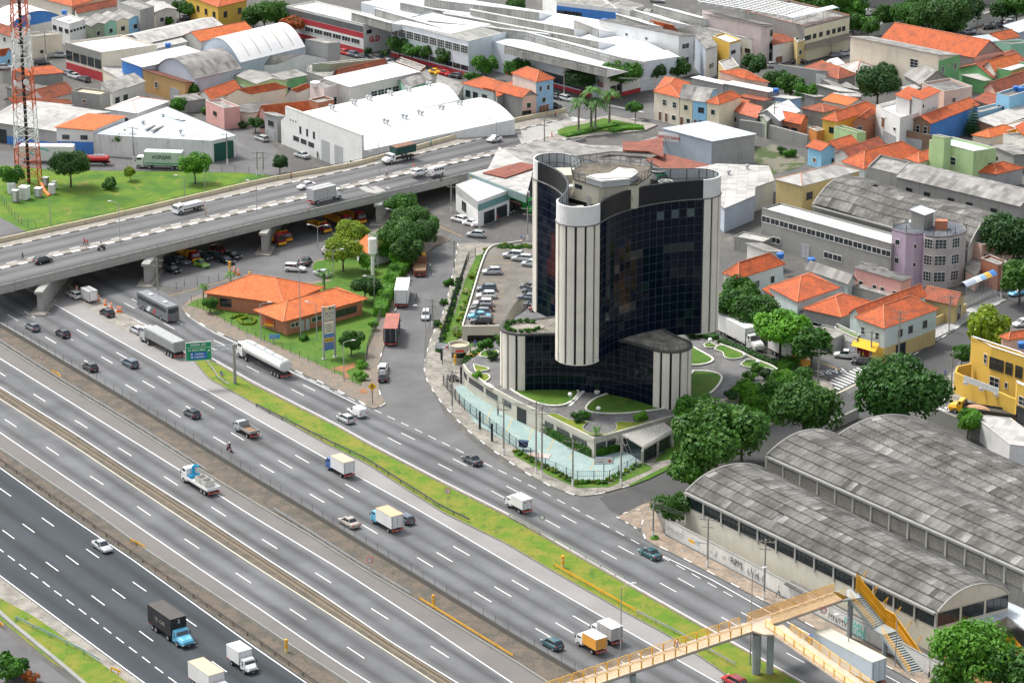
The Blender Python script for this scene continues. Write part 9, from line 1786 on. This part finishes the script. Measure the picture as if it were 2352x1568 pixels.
for x,y,yt,lb in((276,590,480,'leftmost lamp on the flyover median'),(590,517,432,'lamp on the flyover median left of the silver box truck'),(871,431,340,'lamp on the flyover median beside the striped pedestrian'),(1140,358,290,'lamp on the flyover median near the taxi')):pole('l',(x,y-30),yt-12,lb,fz(x),(-1,.1,0))
def fence(lab,ps,m,h=1.6,step=2.6,z=0,bars=0,wire=3,post=.05,grp=None):
 w=rsm([P(p,z)for p in ps],step);t=thg('fence',lab,'fence',w[0]);
 for q in w:b=MB();b.tube(q,q+Z(h),post,n=5);b.bd('post',m,t)
 b=MB()
 for i in range(len(w)-1):
  for k in range(wire):zz=h*(.15+.8*k/max(1,wire-1));b.tube(w[i]+Z(zz),w[i+1]+Z(zz),.015 if not bars else .03,n=3)
  for k in range(bars):q=w[i].lerp(w[i+1],k/bars);b.tube(q+Z(.1),q+Z(h*.95),.018,n=3)
 b.bd('wire_mesh',m,t);return t
GP=pln('grey_post',(.12,.12,.11),.8);BP=pln('black_fence',(.02,.03,.035),.5)
fence('post and wire fence along the side road edge of the station island',pts(None,'440,695 480,722 560,765 640,800 700,828 760,856 826,888 836,880'),GP,1.5,2.8);fence('fence of the station island along the service street',pts(None,'838,850 846,800 863,760 892,690 922,600 945,560'),GP,1.9,2.8,bars=6);fence('post fence round the flyover parking',pts(None,'405,665 420,658 470,655 520,640 555,625'),GP,1.6,2.5,z=.1)
fence('black mesh fence of the tower forecourt',pts(None,'1018,884 1035,905 1060,935 1088,958 1131,989 1187,1032 1254,1078 1320,1107 1398,1107 1470,1068 1530,1040'),BP,2.,2.6,z=.15,bars=8,post=.07);fence('black mesh fence along the service street pavement',pts(None,'1092,590 1075,600 1062,640 1040,700 1022,760 1010,790'),BP,2.,2.8,z=.15,bars=8,post=.07);fence('dark fence behind the garden trees',pts(tP,'60,175 200,210 400,300 600,390 800,480 900,440'),BP,2.,3,z=.15,bars=6,post=.07);fence('rusty fence at the left grass field corner',pts(tF,'20,310 100,420 210,520 350,560'),GP,1.8,2.5);fence('fence along the upper edge of the grass field',pts(None,'200,388 400,393 610,398'),GP,1.4,3)
for x,y,lb in((1685,210,'left black gate post at the gatehouse'),(1860,420,'right black gate post at the gatehouse'),(2027,825,'black sliding gate post left'),(2135,935,'black sliding gate post right')):q=P(tK(x,y));b=MB();b.obx(q,(1,-.4),.16,.16,.14,3.2);b.box(q.x-.2,q.x+.2,q.y-.2,q.y+.2,3.2,3.3);tag(b.bd('gate_post',BP),lb,'gate post')
q=P((66,421));mst=thg('lattice_mast','tall red and white lattice telecom mast rising out of the picture at the left','mast',q);HM=62;REDM=pln('mast_red',(.62,.12,.03),.5,.1)
nS=22
for k in range(nS):
 z0,z1=HM*k/nS,HM*(k+1)/nS;w0,w1=2.5-1.5*z0/HM,2.5-1.5*z1/HM;b=MB();cs=[(-1,-1),(1,-1),(1,1),(-1,1)]
 for i in range(4):
  a0=q+Vc((cs[i][0]*w0,cs[i][1]*w0,z0));a1=q+Vc((cs[i][0]*w1,cs[i][1]*w1,z1));j=(i+1)%4;c0=q+Vc((cs[j][0]*w0,cs[j][1]*w0,z0));c1=q+Vc((cs[j][0]*w1,cs[j][1]*w1,z1));b.tube(a0,a1,.13,n=5);b.tube(a0,c1,.065,n=4);b.tube(c0,a1,.065,n=4);b.tube(a1,c1,.06,n=4)
 b.bd('lattice_section',REDM if(k//3)%2==0 else WHT,mst)
b=MB();b.box(q.x-.2,q.x+.45,q.y-.5,q.y-.1,0,HM);b.bd('cable_ladder',BLKP,mst)
for i in range(30):
 z=rt.uniform(20,60);a=rt.uniform(3.2,6.4);w_=2.9-1.5*z/HM;c=q+Vc((cos(a)*w_,sin(a)*w_,z));b=MB()
 if i%3:b.tube(c-Z(.8),c+Z(.8),.16,n=6);b.bd('panel_antenna',WHT,mst)
 else:b.tube(c,c+Vc((cos(a)*.3,sin(a)*.3,0)),.6,.65,12);b.bd('dish_antenna',WHT,mst)
for i,(x,y,w_,h_,m_,lb)in en(((110,225,1.5,2.4,WHT,'left white equipment cabinet at the mast foot'),(220,275,1.9,2.8,WHT,'large white equipment cabinet at the mast foot'),(140,300,1.2,2.6,CONC,'grey concrete cabinet at the mast foot'),(345,255,1.4,2.,STEEL,'grey generator box right of the mast'),(465,230,1.1,2.2,WHT,'white cylinder cabinet right of the mast'),(485,180,.9,1.6,WHT,'rear white cabinet right of the mast'),(410,160,1.1,2.,CONCD,'dark grey cabinet behind the mast'))):
 p_=P(tF(x,y));t=thg('equipment_cabinet',lb,'equipment cabinet',p_);b=MB();b.obx(p_,(1,-.3),w_/2,w_/2,.15,h_);b.bd('body',m_,t);b=MB();b.obx(p_,(1,-.3),w_/2+.06,w_/2+.06,h_,h_+.08);b.bd('lid',WHT,t);b=MB();b.obx(p_+Vc((-.1,-w_/2-.02,0)),(1,-.3),.02,w_*.3,.4,h_-.2);b.bd('door',pln('door_pale',(.6,.61,.6)),t)
b=MB();b.path([P(tF(370,130),1.5),P(tF(400,200),.4),P(tF(440,245),.1)],.35,8);tag(b.bd('cable_duct',ORG),'orange cable duct bending down from the mast','duct')
def barrel_(px,lab):
 q=P(px);t=thg('traffic_barrel',lab,'traffic barrel',q,'orange and white traffic barrels');
 for z0,z1,r,m in((0,.25,.36,ORG),(.25,.5,.27,ORG),(.5,.68,.25,WHT),(.68,.84,.24,ORG),(.84,1.,.23,WHT),(1.,1.12,.21,ORG)):b=MB();b.tube(q+Z(z0),q+Z(z1),r,r*.96,12);b.bd('band',m,t)
for x,y,lb in((685,1095,'orange white barrel alone behind the white hatchback'),(878,1180,'orange white barrel right of the box trailer'),(940,1222,'second orange white barrel right of the box trailer'),(993,1250,'third orange white barrel right of the box trailer'),(1055,1280,'left of the pair of barrels nearest the bus'),(1078,1284,'right of the pair of barrels nearest the bus'),(2092,930,'left orange white barrel at the flyover parking corner'),(2127,950,'right orange white barrel at the flyover parking corner')):barrel_(tF(x,y),lb)
for tl,x,y,lb in((tO,1612,893,'yellow emergency post on the wide brown median'),(tO,300,1292,'yellow emergency post on the narrow brown median'),(tR,510,540,'yellow emergency post on the grass median'),(tF,2052,915,'yellow marker post at the barrel pair'),(tF,2230,1010,'yellow marker post at the station corner'),(tK,1805,250,'yellow white dispenser post by the gatehouse')):
 q=P(tl(x,y));t=thg('marker_post',lb,'marker post',q);b=MB();b.lathe([(.24,0),(.24,1.9),(.2,2.),(0,2.02)],12,q);b.bd('post',YEL,t);b=MB();b.tube(q+Z(.02),q+Z(.6),.25,n=12);b.bd('base_band',pln('pale_yellow',(.7,.6,.3)),t);text('SOS',t,fcg(q+Vc((0,-.26,1.4)),(1,0,0)),.28,WHT,.005)
q=P(tR(1660,300),4);t=thg('street_sign','yellow street sign on a curved bracket before the graffiti wall','sign',q);brd(t,q,dw,1.5,.45,pln('sign_yellow2',(.75,.38,.02)),3.7,.05);b=MB();b.path([q+dw*.7,q+dw*1.6+Z(.3),PU['l']-Z(4)],.04,4);b.bd('bracket',DGREY,t)
q=P(tR(1328,285));b=MB();b.lathe([(.55,.55),(.72,.3),(.55,.1),(.4,.3)],14,q);tag(b.bd('wreath',LM['L']),'green leafy wreath leaning at the pole foot on the traffic island','wreath')
q=P(tK(1975,160),.2);t=thg('boom_gate','orange yellow boom gate lying beside the gatehouse drive','barrier gate',q);b=MB();b.sweep([P(tQ(500,420),.9),P(tQ(700,365),.9)],[(-.5,0),(.5,0),(.5,.12),(-.5,.12)]);b.bd('panel',YEL,t);b=MB();b.box(q.x+1,q.x+1.4,q.y-.2,q.y+.2,0,.9);b.bd('post',REDP,t)
q=P(tL(440,1250));b=MB();b.obx(q,(1,-.3),.5,.85,1.7,1.8);b.obx(q,(1,-.3),.4,.7,.8,1.7);b.obx(q,(1,-.3),.05,.05,.15,.8);tag(b.bd('kiosk_box',BLUP if 0 else pln('navy',(.01,.03,.09))),'dark blue box stand behind the forecourt fence','box')
q=P(tL(580,1300));b=MB();b.obx(q,(1,-.35),.9,1.9,.2,.28);tag(b.bd('floor_mural',pln('mural_pink',(.55,.42,.38),.6,.5,scale=3)),'pinkish white painted panel lying behind the forecourt fence','panel')
q=P(tC(765,185));rw=thg('steel_tower','pink red steel water tower frame behind the white factory roofs','tower',q);b=MB();PK=pln('pink_red_steel',(.62,.12,.13),.5,.08)
for x,y in((-1.9,-1.9),(1.9,-1.9),(1.9,1.9),(-1.9,1.9)):b.box(q.x+x-.22,q.x+x+.22,q.y+y-.22,q.y+y+.22,0,16)
b.bd('column',PK,rw)
for z in(5,9.5,14):b=MB();b.sweep([(q.x-1.9,q.y-1.9),(q.x+1.9,q.y-1.9),(q.x+1.9,q.y+1.9),(q.x-1.9,q.y+1.9)],[(-.2,z),(.2,z),(.2,z+.5),(-.2,z+.5)],closed=True);b.bd('ring_beam',PK,rw)
q0,q1=P(tB(990,235),7.2),P(tB(1235,190),7.2);dd_=(q1-q0).normalized();q=q0.lerp(q1,.38);lt=thg('wall_letters','red rounded factory letters G and D on the white wing','sign',(q.x,q.y,4));text('G.D',lt,fcg((q.x+dd_.y*.1,q.y-dd_.x*.1-.05,3.4),dd_),2.,REDP,.04,bold=.06)
q0,q1=P(tC(775,620),6.4),P(tC(880,665),6.4);dd_=(q1-q0).normalized();q=q0.lerp(q1,.7);lt=thg('wall_letters','dark red letters G and D on the white factory corner','sign',(q.x,q.y,4));text('G.D',lt,fcg((q.x+dd_.y*.15,q.y-dd_.x*.15-.1,3.6),dd_),1.7,pln('dark_red_ink',(.3,.01,.02)),.03,bold=.04)
for px,lb in((tA(575,130),'blue water tank on the white two storey office'),(tA(1500,425),'blue water tank behind the white flat warehouse'),(tC(880,205),'blue water tank on the windowless building'),(tC(1795,250),'dark blue water tank on the covered terrace building'),(tE(135,830),'blue water tank on the low pinkish building')):tank(lb,px,5.6 if px[1]>60 else 7)
q=P(tB(558,765),6.);tank('big white round water tank on the small building',tB(558,770),5.6,WHT,1.2)
q=P(tE(1135,250));t=thg('sentry_hut','small cream sentry hut on posts among the far trees','hut',q);b=MB();b.box(q.x-1,q.x+1,q.y-1,q.y+1,1.6,4);b.bd('cabin',WC['cream'],t);b=MB();b.box(q.x-1.3,q.x+1.3,q.y-1.3,q.y+1.3,4,4.2);b.bd('roof',CONCD,t)
wlr('street_wall','white street wall along the upper right street under the trees',tuple(pts(tE,'960,330 1300,290 1700,300 2100,190 2480,90')),[(-.15,0),(-.15,3),(.15,3),(.15,0)],WC['ow'],'wall');wlr('street_wall','long grey hall wall behind the trees at the top right',tuple(pts(tE,'900,60 1200,60 1950,50 2500,-10')),[(-.15,0),(-.15,9),(.15,9),(.15,0)],WC['conc'],'wall')
for tl,s_,h_,wl_,rf_,rm_,lb in((tA,'300,835 60,800 420,770',3.,'conc','shed',SD,'low concrete lean-to between two orange roofs at the left'),(tA,'500,1000 120,960 640,940',3.4,'conc','shed',SL,'pale patched lean-to roof behind the blue band warehouse'),(tA,'1660,900 1560,880 1900,870',3.,'grey','shed',SG,'slatted low shed beside the round workshop tree'),(tA,'1100,720 920,640 1100,610',3.2,'cream','shed',SL,'small corrugated porch beside the white corner building'),(tB,'760,610 620,600 1000,560',5.,'grey','flat',SD,'dark roofed block behind the green shed'),(tB,'1500,640 1280,560 1540,600',5.,'brick',*FG,'brown walled stained block at the end of the white long building'),(tB,'700,720 480,650 720,640',4.6,'conc',*FG,'grey yard block left of the white terraced building'),(tB,'2180,860 2170,800 2351,800',5.4,'conc','shed',TR,'grey side wall house with red roof strip by the white warehouse'),(tC,'2330,1080 2265,1030 2480,960',4.2,'ggreen','gable',SL,'dark green grey house at the end of the crossing row'),(tC,'2300,920 2080,880 2420,870',4.,'conc','shed',TD,'red roofed lean-to behind the grey crossing houses'),(tC,'2330,760 2080,735 2420,720',3.4,'lblue','shed',SL,'small blue and white yard building with tanks'),(tC,'1960,640 1900,560 2080,600',6.,'ochre',*FG,'ochre stained corner block by the green awning'),(tC,'1270,120 985,60 1320,90',6.5,'ow','gable',SG,'grey roofed hall in front of the yellow windowed white building'),(tC,'1110,110 900,50 1230,60',7.5,'ow','flat',SG,'white upper hall with a large brown window'),(tE,'640,760 500,700 880,800',3.2,'conc','shed',SG,'flat sheet roof row below the concrete side wall house'),(tE,'2150,970 1900,910 2351,860',3.,'conc','shed',TD,'red brown lean-to roofs behind the sky blue wall'),(tE,'1990,720 1800,690 2300,700',3.4,'green','shed',SL,'pale roof with timber scraps beside the green house'),(tE,'500,1180 430,1150 570,1170',2.6,'orange',*FG,'orange yard wall with a clothes line'),(tE,'1380,1560 1250,1500 1560,1540',3.6,'white',*FW,'white yard block beside the light green building'),(tE,'2200,1180 2180,1120 2480,1110',4.4,'yellow','flat',SL,'yellow yard building with white tank at the right edge'),(tE,'2351,1200 2280,1150 2480,1130',5,'orange','shed',TR,'orange tiled roof at the far right edge'),(tI,'370,1330 330,1200 620,1180',3.,'grey','flat',SD,'dark flat roof annex with white hatch between the hip roofs'),(tI,'1180,1160 830,1060 1250,1120',3.,'conc',*FG,'concrete courtyard walls under the pink terrace'),(tH,'2300,900 2040,850 2380,860',2.6,'conc','flat',SL,'yard wall with scrap and a white dish behind the tower'),(tM,'660,20 420,-40 800,-40',3.,'grey',*FG,'walled front yard of the broad hip roofed house')):
 H(lb,tl,s_,h_,wl_,rf_,rm_,[],par_h=.25,**({}if rf_=='flat' else dict(rs=.6)),cat='outbuilding')
# ==== PEOPLE
SKIN=pln('skin',(.35,.19,.12),.6,.05);HAIR=pln('hair',(.02,.015,.012),.7,.1)
def person_mesh(walk=.28,sit=False,arm=.25):
 J={'p':(0,0,.93,.14),'w':(0,0,1.1,.125),'c':(.02,0,1.32,.165),'n':(.03,0,1.48,.06),'h':(.05,0,1.6,.095),'h2':(.05,0,1.68,.085)}
 E_=[('p','w'),('w','c'),('c','n'),('n','h'),('h','h2')]
 for s,k in((1,'l'),(-1,'r')):
  f=walk*s
  if sit:J.update({'q'+k:(.12,.12*s,.88,.11),'k'+k:(.45,.2*s,.82,.075),'a'+k:(.25,.2*s,.4,.05),'t'+k:(.4,.2*s,.34,.045),'s'+k:(.05,.2*s,1.4,.065),'e'+k:(.25,.28*s,1.18,.05),'v'+k:(.48,.26*s,1.08,.04)})
  else:J.update({'q'+k:(.0,.1*s,.85,.1),'k'+k:(f*.55+.04,.1*s,.48,.07),'a'+k:(f-.04,.1*s,.09,.048),'t'+k:(f+.13,.1*s,.05,.042),'s'+k:(0,.19*s,1.4,.065),'e'+k:(-f*arm*2,.25*s,1.12,.048),'v'+k:(-f*arm*3+.12,.24*s,.88,.036),'g'+k:(-f*arm*3+.16,.24*s,.8,.034)})
  E_+=[('p','q'+k),('q'+k,'k'+k),('k'+k,'a'+k),('a'+k,'t'+k),('c','s'+k),('s'+k,'e'+k),('e'+k,'v'+k)]+([]if sit else[('v'+k,'g'+k)])
 ks=list(J);me=bpy.data.meshes.new('sk');me.from_pydata([J[k][:3]for k in ks],[(ks.index(a),ks.index(b))for a,b in E_],[]);o=ON('sk',me);LK(o);o.modifiers.new('s','SKIN');sv=me.skin_vertices[0].data
 for i,k in en(ks):sv[i].radius=(J[k][3],J[k][3]);sv[i].use_root=k=='p'
 m=o.modifiers.new('u','SUBSURF');m.levels=1;m2=bpy.data.meshes.new_from_object(o.evaluated_get(bpy.context.evaluated_depsgraph_get()));bpy.data.objects.remove(o);m2.name='body'
 for mm in(SKIN,WHT,INK,HAIR):m2.materials.append(mm)
 m2.materials.clear();[m2.materials.append(mm)for mm in(SKIN,WHT,INK,HAIR)]
 for p in m2.polygons:
  c=p.center;p.use_smooth=True;r=abs(c.y)
  p.material_index=3 if c.z>1.63 or(c.z>1.56 and c.x<.02)else 0 if c.z>1.46 else(2 if c.z<.1 else(2 if c.z<.92 and r<.21 else(1 if c.z>1. else 0)))if not sit else(1 if c.z>.98 else 2)
 return m2
PMW,PMS,PMT=person_mesh(),person_mesh(0,True),person_mesh(.04)
CL={n:pln('cloth_'+n,c,.9,.15)for n,c in dict(red=(.55,.02,.02),white=(.75,.75,.75),blue=(.04,.12,.4),dark=(.03,.03,.035),green=(.02,.2,.1),teal=(.02,.35,.38),yellow=(.6,.42,.15),pink=(.7,.35,.3),orange=(.75,.15,.03),stripe=(.4,.42,.45),lime=(.5,.6,.05),jean=(.05,.08,.15),grey=(.2,.2,.2)).items()}
def person(px,z,top,leg,lab,face=(-1,-.3),kind='walk'):
 q=P(px,z)if not isinstance(px,Vc)else px;t=thg('person',lab,'person',q,rz=atan2(face[1],face[0]));o=ON('body',{'walk':PMW,'sit':PMS,'stand':PMT}[kind]);LK(o);o.parent=t
 for i,m in((1,CL[top]),(2,CL[leg])):o.material_slots[i].link='OBJECT';o.material_slots[i].material=m
 return t
fp=lambda t_,x,y:(t_(x,y),fz(t_(x,y)[0])+.15)
for(pz,a,b_,lb,fc,kd)in((fp(tF,203,815),'dark','dark','person in dark clothes walking on the flyover median at the left',(1,.2),'walk'),(fp(tF,757,688),'red','dark','person in red and white shirt left of a pair on the flyover',(-1,-.2),'walk'),(fp(tF,782,700),'red','grey','person in dark red top right of a pair on the flyover',(-1,-.2),'walk'),(fp(tF,1838,428),'yellow','grey','person in cream shirt standing on the flyover median',(1,0),'stand'),(fp(tG,342,92),'red','dark','person in red leaning at the far flyover parapet',(1,0),'stand'),(fp(tG,1198,72),'stripe','dark','person in striped shirt on the flyover median',(1,.2),'walk'),(fp(tG,1435,18),'orange','white','person in orange top beyond the white hatchback',(1,.2),'walk'),(fp(tG,500,405),'pink','grey','person in pink leaning on the near flyover rail',(1,.2),'stand'),(fp(tG,1680,122),'dark','dark','person in dark clothes at the near rail before the workshop',(1,.2),'walk'),(fp(tB,1590,1310),'teal','dark','person in teal at the far parapet by the white warehouse',(1,.2),'walk'),((tC(125,1308),.3),'white','grey','person in white on the widened flyover pavement',(-1,-.2),'walk'),((tC(412,1238),.4),'orange','red','person in orange red on the palm island pavement',(1,0),'walk'),((tC(443,1058),.2),'red','jean','person in red top carrying a bag near the crossing',(1,0),'walk'),((tC(1155,1110),.4),'jean','dark','person in dark blue under the umbrella tree',(1,0),'stand'),((tC(1565,1062),.1),'orange','grey','person in orange before the cream row house',(1,0),'stand'),((tC(2222,1185),.1),'blue','jean','left person in blue at the end of the row',(1,0),'stand'),((tC(2248,1185),.1),'blue','dark','right person in light blue at the end of the row',(1,0),'stand'),((tG(1582,910),0),'white','jean','person in white cap behind the green shirted one',(1,0),'stand'),((tG(1592,960),0),'green','blue','person in green shirt beside the brown flatbed lorry',(-1,0),'stand'),((tG(1463,1182),0),'green','green','person in green overalls beside the white lorry',(-1,0),'walk'),((tG(408,850),0),'white','dark','person in white shirt beside the black yard car',(1,0),'stand'),((tG(2182,478),0),'red','dark','person in red before the truck wash',(1,0),'walk'),((tH(140,895),.1),'blue','pink','left person of a couple behind the parking deck',(1,0),'walk'),((tH(165,890),.1),'stripe','grey','right person of a couple behind the parking deck',(1,0),'walk'),((tK(1985,95),.1),'blue','blue','person in blue overalls in the garage mouth',(-1,-.5),'stand'),((tL(213,930),.2),'grey','dark','person in grey at the hedge of the forecourt',(1,-.4),'stand'),((tM(912,205),.1),'lime','jean','person in lime yellow beside the white pickup',(1,0),'stand'),((tM(1643,360),.1),'blue','dark','person in blue at the far crossing corner',(1,0),'walk'),((tS(157,795),.2),'white','jean','person in dark blue and white near the bus shelter',(1,-.5),'walk'),((tS(1502,1520),.2),'white','dark','person in a white shirt at the foot of the yellow staircase',(1,-.5),'stand'),((tR(1528,1270),6.9),'pink','grey','person walking across the footbridge',(1,.3),'walk'),((tB(575,1415),.1),'dark','dark','person at the door of the huge white warehouse',(1,0),'stand'),((tE(415,525),.1),'blue','jean','person in blue before the shop awning',(1,0),'stand'),((tE(685,470),.1),'blue','dark','person under the long brown awning',(1,0),'stand')):
 person(pz[0],pz[1],a,b_,lb,fc,kd)
for m_,lb,tp in((P((527,1037)),'rider in dark clothes and white helmet on the motorway motorcycle','dark'),(P((233,574),fz(233)+.02),'rider in white shirt and helmet on the flyover motorcycle','white')):
 d_=U if tp=='dark' else fdir(233,1);t=person(m_+Z(.02)-d_*.15,0,tp,'dark',lb,(d_.x,d_.y),'sit');b=MB();b.lathe([(0,1.5),(.13,1.52),(.15,1.65),(.1,1.77),(0,1.8)],10,(.05,0,0));b.bd('helmet',WHT if tp=='dark' else BLKP,t,smooth=True)
q=P(tJ(1972,375));person(q,0,'blue','grey','person in blue sitting on the guardrail under the exit sign',(1,-.3),'sit')
